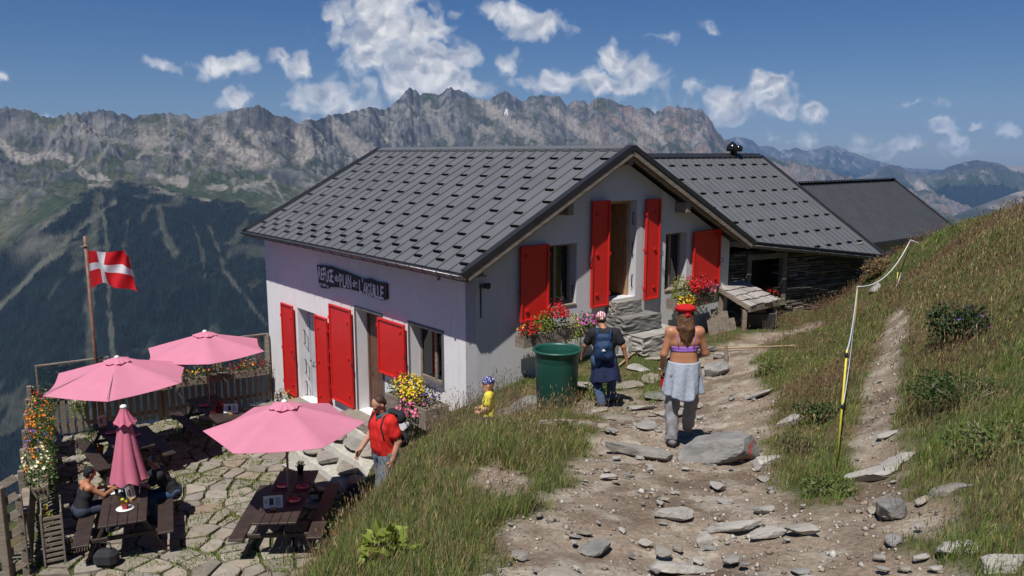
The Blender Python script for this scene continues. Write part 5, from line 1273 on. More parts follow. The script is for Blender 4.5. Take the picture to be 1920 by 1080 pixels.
def parasol(x, y, H, Rr, drop, rot, label, tiltv=(0, 0)):
    root = empty('parasol', (x, y, PZ), 0, label, 'parasol', 'pink parasols of the terrace')
    b = MB(); b.tube([(0, 0, 0), (0, 0, H-.02)], .021, 12); b.build('pole', M_POLE, root)
    V, F = canopy(Rr, drop, 6, rot, 14, .02, 0, .05); b = MB(); b.add(V, F, 0, False); b.sm = [True]*len(b.f)
    # double skin gives the canvas thickness
    V2 = [(v[0], v[1], v[2]-.004) for v in V]; b.add(V2, [tuple(reversed(f)) for f in F]); b.sm = [True]*len(b.f)
    c = b.build('canopy', M_PINK, root, loc=(0, 0, H)); c.rotation_euler = (tiltv[0], tiltv[1], 0)
    me = c.data  # ribs seams sharp: keep panels flat along ribs
    V, F = canopy(.3, .09, 6, rot+.3, 4, .02, .045, .0, .012); b = MB(); b.add(V, F); b.sm = [True]*len(b.f)
    c2 = b.build('vent_cap', M_PINK, root, loc=(0, 0, H)); c2.rotation_euler = (tiltv[0], tiltv[1], 0)
    b = MB(); b.lathe([(.055, .03), (.055, .05), (.03, .075), (0, .08)], 14); b.build('finial', M_CAPW, root, loc=(0, 0, H))
    for i in range(6):
        a = rot+i*math.pi/3; b = MB(); b.tube([(.03*math.cos(a), .03*math.sin(a), H-.04), (Rr*.985*math.cos(a), Rr*.985*math.sin(a), H-drop-.014)], .008, 6)
        b.build('rib', M_POLE, root)
        b = MB(); b.tube([(.03*math.cos(a), .03*math.sin(a), H-.75), (Rr*.5*math.cos(a), Rr*.5*math.sin(a), H-.04-drop*.5-.01)], .007, 6); b.build('strut', M_POLE, root)
    b = MB(); b.lathe([(.04, -.78), (.045, -.76), (.045, -.72), (.03, -.7)], 12, (0, 0, H)); b.build('runner', M_POLE, root)
    return root
parasol(-4.08, 13.8, 2.55, 1.42, .42, R(10), 'open pink parasol nearest to the camera, over the long table')
parasol(-8.72, 17.15, 2.5, 1.55, .44, R(-12), 'open pink parasol at the left end of the terrace, overlapping another', (R(3), R(0)))
parasol(-7.55, 19.2, 2.62, 1.5, .42, R(-6), 'farthest open pink parasol, in front of the glass windbreak')
def closed_parasol():
    root = empty('parasol', (-7.04, 13.93, PZ), 0, 'closed pink parasol hanging in folds over the table of two guests', 'parasol', 'pink parasols of the terrace'); H = 2.45
    b = MB(); b.tube([(0, 0, 0), (0, 0, H)], .021, 12); b.build('pole', M_POLE, root)
    def folds(z0, z1, r0, r1, n, amp, mat_, nm, seed, bell=1.3):
        V = []; F = []; N = 72; J = 18; ph = random.Random(seed).uniform(0, 6)
        for j in range(J+1):
            f = j/J
            for i in range(N):
                a = 2*math.pi*i/N; w_ = abs(math.sin(a*n/2+ph+.25*math.sin(3*f)))**.7
                r = (r0+(r1-r0)*f**bell)*(1-amp*f**.5+amp*2*w_*f**.5*.8+.05*math.sin(2*a+seed)*f)
                V.append((r*math.cos(a), r*math.sin(a), z0+(z1-z0)*f+(.035*math.sin(a*n+seed) if j == J else 0)))
        for j in range(J):
            for i in range(N):
                p = j*N+i; q_ = j*N+(i+1) % N; F.append((p, p+N, q_+N, q_))
        b = MB(); b.add(V, F); b.sm = [True]*len(b.f); return b.build(nm, mat_, root)
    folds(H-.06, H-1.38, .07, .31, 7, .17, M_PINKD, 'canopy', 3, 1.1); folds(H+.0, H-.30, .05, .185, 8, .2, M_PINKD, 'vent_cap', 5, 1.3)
    b = MB(); b.lathe([(.06, -.02), (.06, .01), (.04, .035), (0, .04)], 14); b.build('finial', M_CAPW, root, loc=(0, 0, H))
closed_parasol()
# ------------------------------------------------------------------ things on the tables
M_PLATE = pm('red_plate', (.42, .012, .03), .25, .1, 6, 0); M_MAT = pm('plum_placemat', (.1, .03, .05), .9, .1, 8, .2); M_PAPER = pm('white_card', (.78, .78, .8), .7, .04, 12, 0); M_INK = pm('dark_print', (.06, .05, .07), .7, .3, 20, 0); M_BLOCK = pm('pale_wood_block', (.5, .3, .14), .7, .15, 5, .1)
M_TERRA = pm('terracotta', (.45, .14, .06), .8, .15, 6, .2); M_REDPOT = pm('red_pot', (.4, .02, .02), .35, .1, 6, 0); M_BLACKPOT = pm('black_pot', (.015, .015, .016), .4, .2, 6, 0); M_PINKT = pm('printed_pink', (.5, .25, .3), .7, .2, 9, 0)
def plate(tbl, u, v, lab, rz=0):
    p = on_table(tbl, u, v); root = empty('plate', p, rz, lab, 'plate', 'red plates laid on the tables')
    b = MB(); b.lathe([(.0, .006), (.07, .006), (.085, .012), (.12, .022), (.125, .022), (.12, .016), (.08, .004), (.06, .0), (0, 0)], 28); b.build('dish', M_PLATE, root, loc=(0, 0, .003))
def placemat(tbl, u, v, lab, w_=.3, l_=.42):
    p = on_table(tbl, u, v); b = MB(); b.bbox((-w_/2, -l_/2, .0), (w_/2, l_/2, .0025), .001); o = b.build('placemat', M_MAT, None, loc=p); o.rotation_euler.z = tbl.rotation_euler.z; tag(o, lab, 'placemat')
def menu(tbl, u, v, rz, lab, w_=.33, h_=.22):
    p = on_table(tbl, u, v); root = empty('menu_stand', p, rz, lab, 'menu', 'menu cards standing on the tables')
    b = MB(); b.bbox((-.045, -.03, 0), (.045, .03, .05), .004); b.build('wooden_block', M_BLOCK, root)
    Mx = Matrix.Translation((0, 0, .03)) @ Matrix.Rotation(R(-10), 4, 'X'); b = MB(); b.box((-w_/2, -.003, 0), (w_/2, .003, h_), 0, Mx)
    c = b.build('card', M_PAPER, root); b = MB(); b.box((-w_*.2, -.0045, h_*.25), (w_*.02, -.0032, h_*.8), 0, Mx)
    for i in range(9): b.box((w_*.1, -.0045, h_*(.2+i*.075)), (w_*.42-.01*(i % 3), -.0034, h_*(.2+i*.075)+.006), 0, Mx)
    for i in range(5): b.box((-w_*.44, -.0045, h_*(.4+i*.07)), (-w_*.26, -.0034, h_*(.4+i*.07)+.005), 0, Mx)
    b.build('print', M_INK, c); return root
T1, T2, T3, T4 = tb
placemat(T1, -.18, .35, 'plum placemat left of the mast on the near table'); placemat(T1, .2, .3, 'plum placemat at the far right of the near table'); placemat(T1, .2, -.3, 'plum placemat at the near right of the near table')
plate(T1, -.16, .38, 'red plate left of the parasol mast on the near table'); plate(T1, .22, .3, 'red plate at the far right of the near table'); plate(T1, .17, -.28, 'red plate nearest to the menu card on the near table')
menu(T1, -.12, -.62, R(12), 'white menu card with a dark picture on the near table')
plate(T3, -.18, .3, 'red plate at the left of the shaded left table'); plate(T3, .2, -.2, 'red plate at the near side of the shaded left table'); plate(T3, -.2, -.45, 'red plate beside the mast of the shaded left table')
plate(T4, -.2, .3, 'red plate at the far left of the farthest table'); plate(T4, .2, .1, 'red plate behind the mast of the farthest table'); plate(T4, -.15, -.35, 'red plate at the near end of the farthest table')
menu(T4, .1, -.75, R(8), 'white menu card on the near end of the farthest table'); menu(T3, .25, -.75, R(60), 'white menu card seen edge-on behind the closed parasol', .2, .25); menu(T2, .12, -.22, R(75), 'white menu card standing between the two seated guests', .2, .24)

# ------------------------------------------------------------------ plants
def leafcloud(b, cx, cy, cz, rx, ry, rz, n, size, rs, mi=0, down=0.0, flat=False):
    for _ in range(n):
        d = rs.normal(size=3); d /= np.linalg.norm(d); r = rs.uniform(.35, 1.05)**.6
        p = np.array([cx+d[0]*rx*r, cy+d[1]*ry*r, cz+d[2]*rz*r*(1 if d[2] > 0 else .8)-down*rs.rand()**2])
        u = rs.normal(size=3)+d*.6; u /= np.linalg.norm(u); v = np.cross(u, rs.normal(size=3)); v /= np.linalg.norm(v)+1e-9; s_ = size*rs.uniform(.6, 1.3)
        w3 = np.cross(u, v)*s_*.12
        b.add([p, p+u*s_*.5+v*s_*.36+w3, p+u*s_, p+u*s_*.5-v*s_*.36+w3], [(0, 1, 2, 3)], mi)
def blossoms(b, cx, cy, cz, rx, ry, rz, n, size, rs, mi=1, up=.3, clus=1):
    for _ in range(n):
        d = rs.normal(size=3); d[2] = abs(d[2])*up*3 if up > 0 else d[2]; d[1] -= .5; d /= np.linalg.norm(d); r = rs.uniform(.75, 1.15)
        c0 = np.array([cx+d[0]*rx*r, cy+d[1]*ry*r, cz+d[2]*rz*r])
        for k in range(clus):
            c = c0+rs.normal(0, size*.45, 3) if clus > 1 else c0
            nrm = d+rs.normal(0, .35, 3); nrm /= np.linalg.norm(nrm); a = np.cross(nrm, [.3, .2, .9]); a /= np.linalg.norm(a); e = np.cross(nrm, a); s_ = size*rs.uniform(.7, 1.25)*(.6 if clus > 1 else 1)
            ring = [c+(a*math.cos(t_)+e*math.sin(t_))*s_*(.5 if i % 2 else .34)+nrm*s_*.08 for i, t_ in enumerate(np.linspace(0, 2*math.pi, 10, endpoint=False))]
            b.add([c-nrm*s_*.12]+ring, [(0, i+1, (i+1) % 10+1) for i in range(10)], mi)
def leafmat(name, a, c, tr=.25):
    m_ = bpy.data.materials.new(name); m_.use_nodes = True; t = NT(m_.node_tree); bs = t.n['Principled BSDF']; r = t.a('ShaderNodeNewGeometry').outputs['Random Per Island']
    col_ = t.mix(r, a, c); t.l.new(col_, bs.inputs['Base Color']); bs.inputs['Roughness'].default_value = .6; bs.inputs['Specular IOR Level'].default_value = .25
    mx = t.a('ShaderNodeMixShader', {0: tr, 1: bs.outputs[0], 2: t.a('ShaderNodeBsdfTranslucent', {0: col_}).outputs[0]}); t.l.new(mx.outputs[0], t.n['Material Output'].inputs[0]); return m_
L_GRN = leafmat('green_leaves', (.045, .09, .02), (.09, .15, .035)); L_LIME = leafmat('lime_leaves', (.16, .22, .03), (.26, .3, .06)); L_DRK = leafmat('dark_leaves', (.02, .045, .015), (.045, .075, .03)); L_DRY = leafmat('dry_leaves', (.16, .11, .05), (.24, .17, .08)); L_GREY = leafmat('silver_leaves', (.2, .23, .2), (.34, .36, .32))
F_RED = leafmat('red_petals', (.5, .01, .015), (.62, .03, .04), .15); F_PNK = leafmat('pink_petals', (.7, .12, .25), (.75, .25, .4), .15); F_MAG = leafmat('magenta_petals', (.55, .08, .4), (.62, .2, .5), .15); F_YEL = leafmat('yellow_petals', (.72, .5, .02), (.75, .6, .05), .15); F_ORG = leafmat('orange_petals', (.7, .18, .02), (.7, .26, .03), .15); F_PUR = leafmat('purple_petals', (.12, .06, .3), (.2, .12, .4), .15); F_WHT = leafmat('cream_petals', (.7, .68, .45), (.75, .72, .5), .15)
def planter(name, loc, rz, label, size, blobs, box=True, boxm=None, cat='flower box', seed=1, k=1.0):
    """blobs: (x,y,z, rx,ry,rz, leafmat, nleaf, [(petalmat, n, size, cluster)], droop)"""
    root = empty(name, loc, rz, label, cat, None); rs = np.random.RandomState(seed)
    if box:
        sx, sy, sz = size; b = MB(); tk = .025
        b.bbox((-sx/2, -sy/2, 0), (sx/2, -sy/2+tk, sz), .004); b.bbox((-sx/2, sy/2-tk, 0), (sx/2, sy/2, sz), .004); b.bbox((-sx/2, -sy/2+tk, 0), (-sx/2+tk, sy/2-tk, sz), .004); b.bbox((sx/2-tk, -sy/2+tk, 0), (sx/2, sy/2-tk, sz), .004); b.box((-sx/2+tk, -sy/2+tk, .01), (sx/2-tk, sy/2-tk, sz-.04))
        b.build('box', boxm or M_WOODG, root)
    for (x, y, z, rx, ry, rz_, lm, nl, fl, dr) in blobs:
        b = MB(); leafcloud(b, x, y, z, rx, ry, rz_, int(nl*k), .05, rs, 0, dr); p = b.build('plant', lm, root)
        for (fm, n, s_, cl) in fl:
            b = MB(); blossoms(b, x, y, z, rx, ry, rz_, n, s_, rs, 0, .3, cl); b.build('blossoms', fm, p)
    return root
# gable boxes
pL = HW(1.75, -.28, -3.62)
planter('flower_box', pL, HA, 'grey wooden flower box with red, pink and yellow flowers behind the green barrel', (1.9, .26, .24),
  [(-.75, -.05, .30, .2, .18, .17, L_GRN, 220, [(F_YEL, 7, .08, 1), (F_RED, 60, .065, 3)], .05), (-.4, -.05, .42, .2, .2, .22, L_LIME, 260, [(F_RED, 6, .05, 1)], .1), (-.05, -.05, .5, .25, .2, .25, L_GRN, 320, [(F_RED, 90, .07, 3)], .1), (.35, -.1, .25, .2, .2, .3, L_LIME, 220, [(F_YEL, 20, .03, 1)], .3), (.75, -.05, .28, .25, .2, .2, L_GRN, 220, [(F_MAG, 26, .08, 1), (F_PNK, 10, .08, 1)], .05)], seed=3)
pR = HW(5.9, -.28, -3.42)
planter('flower_box', pR, HA, 'grey flower box with lime foliage, yellow and red flowers right of the gable', (1.5, .26, .24),
  [(-.5, -.05, .42, .22, .2, .34, L_LIME, 420, [(F_YEL, 10, .03, 1)], .05), (-.45, -.15, .12, .28, .16, .2, L_GRN, 200, [(F_YEL, 90, .055, 1), (F_ORG, 26, .055, 1)], .2), (.1, -.05, .4, .38, .22, .3, L_DRK, 420, [(F_RED, 150, .075, 3)], .1), (.6, -.05, .3, .26, .2, .2, L_GRN, 240, [(F_PNK, 12, .07, 1), (F_MAG, 10, .07, 1)], .1), (0, -.15, .05, .25, .15, .16, L_GRN, 120, [(F_RED, 6, .06, 1)], .2)], seed=4)
fp = HW(-.42, 1.45, -5.05); planter('flower_planter', (fp.x, fp.y, -5.2), HA, 'overflowing planter of yellow, pink and purple flowers under the front window', (.55, 1.5, .4),
  [(0, .6, .55, .26, .3, .25, L_GRN, 240, [(F_PNK, 10, .09, 2), (F_RED, 5, .08, 2)], .2), (-.05, .2, .62, .3, .34, .26, L_GRN, 380, [(F_YEL, 150, .055, 1)], .1), (-.15, -.1, .5, .3, .3, .3, L_GRN, 330, [(F_YEL, 110, .055, 1)], .2), (-.05, -.5, .55, .25, .3, .3, L_DRK, 300, [(F_PUR, 70, .035, 1)], .1), (-.28, -.15, .28, .22, .4, .22, L_GRN, 260, [(F_PNK, 12, .13, 5)], .1)], boxm=M_WOODG, seed=5, cat='planter')
dp = WA+wd*1.75+wn_*.05; planter('flower_pot', (dp.x, dp.y, -4.02), 0, 'pot of bright red geraniums in the doorway of the stone annex', (.4, .2, .18), [(0, 0, .32, .22, .14, .2, L_DRK, 200, [(F_RED, 40, .055, 2)], .05), (.25, 0, .15, .12, .1, .1, L_DRK, 60, [(F_WHT, 5, .04, 1)], 0)], boxm=M_TERRA, seed=6, cat='flower pot')
# terrace fence boxes
def on_fence(a, c, f, off, z): p = Vector(a).lerp(Vector(c), f); d = (Vector(c)-Vector(a)).normalized(); n = Vector((-d.y, d.x, 0)); return p+n*off+Vector((0, 0, PZ+z))
rzf = math.atan2((FB-FA).y, (FB-FA).x)+math.pi
for (f, lab, mats, sd) in ((.12, 'flower box with red and white flowers on the far fence nearest the hut', ((F_RED, 40, .05, 2), (F_WHT, 6, .04, 1), (F_ORG, 8, .06, 1)), 11), (.34, 'flower box with orange and yellow flowers on the far fence behind the mast', ((F_ORG, 20, .06, 1), (F_YEL, 16, .05, 1)), 12), (.56, 'flower box with dark foliage in the middle of the far fence', ((F_YEL, 30, .05, 1), (F_RED, 10, .06, 1)), 13), (.76, 'flower box with pink and purple flowers on the far fence left of the closed parasol', ((F_PNK, 30, .06, 1), (F_PUR, 30, .04, 1)), 14)):
    p = on_fence(FA, FB, f, .2, .88)
    planter('flower_box', p, rzf, lab, (1.15, .22, .2), [(x, 0, .3, .28, .17, .16, L_GRN if k % 2 else L_DRK, 190, [(m_, n // 2, s_, c_) for (m_, n, s_, c_) in mats], .22) for k, x in enumerate((-.38, 0, .38))], seed=sd, k=1.1)
rzl = math.atan2((FC-FB).y, (FC-FB).x)
for i, (f, lab, mats, lm) in enumerate(((.18, 'hanging basket of red flowers near the corner post of the left fence', ((F_YEL, 10, .05, 1), (F_RED, 8, .05, 1)), L_DRK), (.40, 'tall loose clump of orange flowers on the left fence', ((F_ORG, 60, .055, 1),), L_GRN), (.58, 'clump of orange and purple flowers in the middle of the left fence', ((F_ORG, 34, .05, 1), (F_PUR, 34, .04, 1)), L_GRN), (.78, 'clump of cream and orange flowers above the trailing yellow plant on the left fence', ((F_WHT, 34, .055, 1), (F_ORG, 12, .05, 1)), L_GRN))):
    p = on_fence(FB, FC, f, .22, .85)
    planter('flower_box', p, rzl, lab, (1.15, .26, .24), [(x, .0, .40, .36, .28, .38, lm if k % 2 else L_GRN, 380, [(m_, n // 2+2, s_*1.25, c_) for (m_, n, s_, c_) in mats], .35) for k, x in enumerate((-.35, 0, .35))], seed=20+i, k=1.0)
p = on_fence(FB, FC, .88, .3, .35); planter('trailing_plant', p, rzl, 'yellow trailing plant hanging down the near end of the left fence', (.3, .2, .2), [(0, 0, .15, .12, .1, .3, L_LIME, 150, [(F_YEL, 40, .03, 1)], .35)], seed=31, cat='plant', box=False)
p = on_fence(FA, FB, .84, .35, .75); planter('hanging_plant', p, rzf, 'hanging clump of pale yellow flowers left of the closed parasol', (.3, .2, .2), [(0, 0, .1, .2, .15, .2, L_LIME, 160, [(F_WHT, 40, .035, 1)], .3)], seed=32, cat='plant', box=False)
# slatted compost bin under the left flowers
b = MB()
for i in range(9):
    for (x0, y0, x1, y1) in ((0, 0, .6, 0), (0, 0, 0, .9), (.6, 0, .6, .9)): b.beam((x0, y0, .1+i*.1), (x1, y1, .1+i*.1), .03, .05, 0)
for (x0, y0) in ((0, 0), (.6, 0), (0, .9), (.6, .9)): b.box((x0-.03, y0-.03, 0), (x0+.03, y0+.03, 1.0))
o = b.build('slatted_planter', M_WOODG, None, loc=(-7.98, 12.7, PZ)); o.rotation_euler.z = R(30); o.scale = (.5, .8, .95); tag(o, 'dark slatted wooden planter in the near corner of the left fence', 'planter')
# pots
def pot(x, y, z, r, h, m_, lab, lm, fl, seed, hh=.3, rr_=.2, cat='flower pot', square=False):
    root = empty('flower_pot', (x, y, z), 0, lab, cat); rs = np.random.RandomState(seed); b = MB()
    b.lathe([(r*.7, 0), (r*.95, h*.82), (r, h*.82), (r*1.02, h), (r*.9, h), (r*.85, h*.85), (0, h*.84)], 20 if not square else 4); b.build('pot', m_, root)
    b = MB(); leafcloud(b, 0, 0, h+hh*.6, rr_, rr_, hh, int(900*rr_*hh/.06*.25)+60, .045 if rr_ > .12 else .03, rs); 
    for k in range(7): b.tube([(0, 0, h*.8), (rs.normal(0, rr_*.4), rs.normal(0, rr_*.4), h+hh*.9)], .004, 4)
    p = b.build('plant', lm, root)
    for (fm, n, s_, cl) in fl: b = MB(); blossoms(b, 0, 0, h+hh*.6, rr_, rr_, hh, n, s_, rs, 0, .3, cl); b.build('blossoms', fm, p)
    return root
pot(-3.12, 13.55, PZ, .16, .22, M_TERRA, 'square terracotta pot with a leafy orange flowered plant at the foot of the bank', L_GRN, [(F_ORG, 6, .06, 1)], 41, .42, .24, square=True)
pt = on_table(T1, .05, 1.0); pot(pt.x, pt.y, pt.z, .07, .15, M_BLACKPOT, 'black pot with a dark flower on the far end of the near table', L_DRK, [(F_RED, 6, .03, 1)], 42, .07, .08)
pt = on_table(T2, .02, -.55); b = MB(); b.lathe([(0, 0), (.09, 0), (.15, .012), (.15, .016), (.09, .006), (0, .006)], 28); tag(b.build('saucer', M_CAPW, None, loc=pt), 'white saucer under the small red pot on the guests table', 'saucer')
pot(pt.x, pt.y, pt.z+.008, .065, .1, M_REDPOT, 'small red pot with yellow flowers on the table of the two guests', L_GRN, [(F_YEL, 7, .05, 1)], 43, .08, .08)
pt = on_table(T4, -.02, -.25); pot(pt.x, pt.y, pt.z, .09, .14, M_REDPOT, 'red flower pot on the farthest table by the mast', L_DRK, [(F_RED, 16, .04, 1)], 44, .09, .11)
pot(-6.15, 20.9, PZ, .2, .3, M_WOODG, 'tub of lime green leaves with orange flowers on the ground by the far fence', L_LIME, [(F_ORG, 14, .08, 1)], 45, .25, .34)
pot(-9.6, 17.6, PZ, .16, .3, M_TERRA, 'leafy pot on the ground behind the left table', L_GRN, [], 46, .35, .25)
# glasses, bottles and clutter between the guests
for i, (u, v, kind, lab) in enumerate(((-.08, -.05, 'b', 'clear water bottle on the guests table'), (.02, .1, 'g', 'drinking glass beside the bottle on the guests table'), (-.15, .15, 'g', 'drinking glass by the folded napkins on the guests table'), (.05, -.12, 'c', 'red ketchup bottle on the guests table'))):
    pt = on_table(T2, u, v); b = MB()
    if kind == 'b': b.lathe([(.035, 0), (.037, .15), (.03, .2), (.013, .24), (.013, .28), (0, .285)], 16); m_ = M_GLASS
    elif kind == 'g': b.lathe([(.028, 0), (.035, .11), (.033, .11), (.026, .006), (0, .006)], 16); m_ = M_GLASS
    else: b.lathe([(.028, 0), (.03, .12), (.012, .15), (.01, .18), (0, .18)], 14); m_ = M_REDPOT
    tag(b.build('bottle' if kind != 'g' else 'drinking_glass', m_, None, loc=pt), lab, 'bottle' if kind != 'g' else 'glass')
pt = on_table(T2, -.18, .28); b = MB(); b.bbox((-.12, -.08, 0), (.12, .08, .012), .003); b.bbox((-.08, -.1, .012), (.1, .06, .022), .003, 0, Matrix.Rotation(.5, 4, 'Z')); tag(b.build('napkins', M_PAPER, None, loc=pt), 'folded white napkins and papers on the guests table', 'napkins')
b = MB(); b.bbox((-.2, -.14, 0), (.2, .14, .3), .08); b.tube([(-.1, 0, .29), (-.08, 0, .42), (.08, 0, .42), (.1, 0, .29)], .012, 6); tag(b.build('rucksack', pm('dark_cloth', (.02, .02, .025), .9, .3, 6, .3), None, loc=(-6.95, 12.75, PZ)), 'dark rucksack on the ground under the near end of the guests table', 'rucksack')
b = MB(); b.bbox((-.25, -.2, 0), (.25, .2, .28), .1); b.bbox((-.1, -.1, .22), (.3, .2, .4), .08); o = b.build('coat_bundle', M_IRON, None, loc=(-3.2, 15.1, -6.9)); o.rotation_euler.z = .4; tag(o, 'black bundle of coats and bags behind the near table', 'bundle')
# ------------------------------------------------------------------ flag pole with flag
fpx, fpy = -10.45, 19.5; root = empty('flag_pole', (fpx, fpy, -7.3), 0, 'tall thin rusty flag pole rising behind the terrace fence', 'flag pole')
b = MB(); b.tube([(0, 0, 0), (.0, 0, 5.3)], [.05, .035], 10); b.build('pole', pm('rusty_pole', (.2, .1, .07), .7, .3, 6, .2), root); b = MB(); b.lathe([(.0, 0), (.06, .02), (.06, .05), (0, .07)], 10, (0, 0, 5.02)); b.tube([(-.12, 0, 5.03), (.08, 0, 5.03)], .02, 6); b.build('pulley', M_WOODG, root)
def flag():
    nx_, nz_ = 66, 44; W_, H_ = 1.18, .92; V = []; F = []; mi = []
    for j in range(nz_+1):
        for i in range(nx_+1):
            u = i/nx_; v = j/nz_
            x = u*W_*(.93-.05*math.sin(v*3)) ; y = .17*math.sin(u*8.5+v*2.4)*u**.5+.07*math.sin(u*17-v*5)*u
            z = v*H_-.10*u*u*0-.20*math.sin(u*2.6)*(1-v)*-1*.6+.13*math.sin(u*4.6+.8)*(1-v)-.05*u+.035*math.sin(u*11)*u
            if v < .35: z += -.12*(1-u)**2*(.35-v)/.35
            V.append((x+.02, y, z))
    for j in range(nz_):
        for i in range(nx_):
            a = j*(nx_+1)+i; F.append((a, a+1, a+nx_+2, a+nx_+1)); u = (i+.5)/nx_; v = (j+.5)/nz_; mi.append(1 if abs(u-.32) < .085 or abs(v-.5) < .115 else 0)
    V = np.array(V); me_o = np_mesh('flag', V, np.array(F), [fabric('red_flag_cloth', (.62, .02, .03), .3), fabric('white_flag_cloth', (.72, .72, .76), .3)], mi=mi, smooth=True, loc=(fpx+.03, fpy, -7.3+4.02))
    tag(me_o, 'waving red flag with a white cross', 'flag')
flag()
# ------------------------------------------------------------------ people: smooth implicit bodies
def sd_cap(P, a, b, ra, rb):
    a = np.array(a, float); b = np.array(b, float); ab = b-a; L2 = ab @ ab+1e-12
    t = np.clip(((P-a) @ ab)/L2, 0, 1); return np.linalg.norm(P-a-t[..., None]*ab, axis=-1)-(ra+(rb-ra)*t)
def sd_ell(P, c, r, M_=None):
    q_ = P-np.array(c, float)
    if M_ is not None: q_ = q_ @ M_
    r = np.array(r, float); k0 = np.linalg.norm(q_/r, axis=-1); k1 = np.linalg.norm(q_/(r*r), axis=-1)+1e-9; return k0*(k0-1)/k1
def implicit(prims, res=.011, cuts=None, disp=None):
    """prims: ('c',a,b,ra,rb,k) capsule / ('e',c,r,k[,rot]) ellipsoid / ('-e',...) carve.  Surface nets."""
    lo = np.full(3, 1e9); hi = -lo; bb = []
    for p in prims:
        if p[0] == 'c': r = max(p[3], p[4])+.03; l = np.minimum(p[1], p[2])-r; h = np.maximum(p[1], p[2])+r
        else: r = np.full(3, max(p[2]))+.03; l = np.array(p[1])-r; h = np.array(p[1])+r
        bb.append((l-.02, h+.02)); 
        if p[0] != '-e': lo = np.minimum(lo, l); hi = np.maximum(hi, h)
    n = np.ceil((hi-lo)/res).astype(int)+2; f = np.full(n, .2)
    ax = [lo[i]+np.arange(n[i])*res for i in range(3)]
    for p, (l, h) in zip(prims, bb):
        i0 = np.maximum(((l-lo)/res).astype(int), 0); i1 = np.minimum(((h-lo)/res).astype(int)+2, n)
        if (i1 <= i0).any(): continue
        sl_ = tuple(slice(a, c) for a, c in zip(i0, i1)); P = np.stack(np.meshgrid(*[ax[i][sl_[i]] for i in range(3)], indexing='ij'), -1)
        if p[0] == 'c': d = sd_cap(P, *p[1:5]); k = p[5]
        else: d = sd_ell(P, p[1], p[2], p[4] if len(p) > 4 else None); k = p[3]
        g = f[sl_]
        if p[0] == '-e': d = -d; hh = np.maximum(k-np.abs(g-d), 0)/k; f[sl_] = np.maximum(g, d)+hh*hh*k*.25
        else: hh = np.maximum(k-np.abs(g-d), 0)/k; f[sl_] = np.minimum(g, d)-hh*hh*k*.25
    if disp is not None or cuts:
        P = np.stack(np.meshgrid(*ax, indexing='ij'), -1)
        if disp is not None: f = f+disp(P)
        for c in (cuts or []): f = np.maximum(f, c(P))
    s_ = f < 0
    # active cells
    c8 = [f[i:n[0]-1+i, j:n[1]-1+j, k:n[2]-1+k] for i in (0, 1) for j in (0, 1) for k in (0, 1)]
    sg = sum((c < 0).astype(np.int8) for c in c8); act = (sg > 0) & (sg < 8); idx = -np.ones(act.shape, np.int64); nz = np.argwhere(act); idx[act] = np.arange(len(nz))
    acc = np.zeros((len(nz), 3)); cnt = np.zeros(len(nz)); vals = np.stack([c[act] for c in c8], -1); off = [(i, j, k) for i in (0, 1) for j in (0, 1) for k in (0, 1)]
    for a in range(8):
        for c in range(a+1, 8):
            if sum(abs(off[a][q_]-off[c][q_]) for q_ in range(3)) != 1: continue
            va, vb = vals[:, a], vals[:, c]; m_ = (va < 0) != (vb < 0); t = np.where(m_, va/(va-vb+1e-12), 0)
            pt = np.array(off[a])[None]+t[:, None]*(np.array(off[c])-np.array(off[a]))[None]; acc += pt*m_[:, None]; cnt += m_
    V = lo+(nz+acc/np.maximum(cnt, 1)[:, None])*res
    F = []
    for d in range(3):
        u, w_ = (d+1) % 3, (d+2) % 3; a = [slice(1, -1)]*3; a[d] = slice(0, -1); b_ = list(a); b_[d] = slice(1, None)
        a2 = s_[tuple(a)]; b2 = s_[tuple(b_)]; m_ = a2 != b2; pos = np.argwhere(m_); 
        if len(pos) == 0: continue
        base = pos.copy(); base[:, u] += 1; base[:, w_] += 1
        base[:, d] += 0
        def cell(du, dw): q_ = base.copy(); q_[:, u] -= du; q_[:, w_] -= dw; return idx[tuple(q_.T)]
        q4 = np.stack([cell(1, 1), cell(0, 1), cell(0, 0), cell(1, 0)], -1); fl = a2[m_]; q4[~fl] = q4[~fl][:, ::-1]; F.append(q4)
    F = np.vstack(F); F = F[(F >= 0).all(1)]
    return V, F
def imesh(name, prims, mat_, parent, res=.011, cuts=None, disp=None):
    V, F = implicit(prims, res, cuts, disp); return np_mesh(name, V, F, mat_, parent, smooth=True)
V3 = lambda *a: np.array(a, float)
def skin_mat(name, a, c):
    m_ = bpy.data.materials.new(name); m_.use_nodes = True; t = NT(m_.node_tree); bs = t.n['Principled BSDF']; tc = t.a('ShaderNodeTexCoord').outputs['Object']
    t.l.new(t.mix(t.smooth(t.noise(tc, 9, 4).outputs['Fac'], .35, .7), a, c), bs.inputs['Base Color']); bs.inputs['Roughness'].default_value = .5; bs.inputs['Subsurface Weight'].default_value = .08
    bs.inputs['Subsurface Radius'].default_value = (.02, .008, .004); return m_
SK_TAN = skin_mat('tanned_skin', (.42, .19, .10), (.36, .155, .08)); SK_FAIR = skin_mat('fair_skin', (.50, .27, .19), (.44, .22, .15)); SK_KID = skin_mat('child_skin', (.52, .29, .19), (.47, .25, .16))
def cloth(name, a, c=None, r=.85, sc_=5, bump=.5): return pm(name, a, r, .12, sc_, bump, 22, base2=c, bdist=.02, spec=.2)
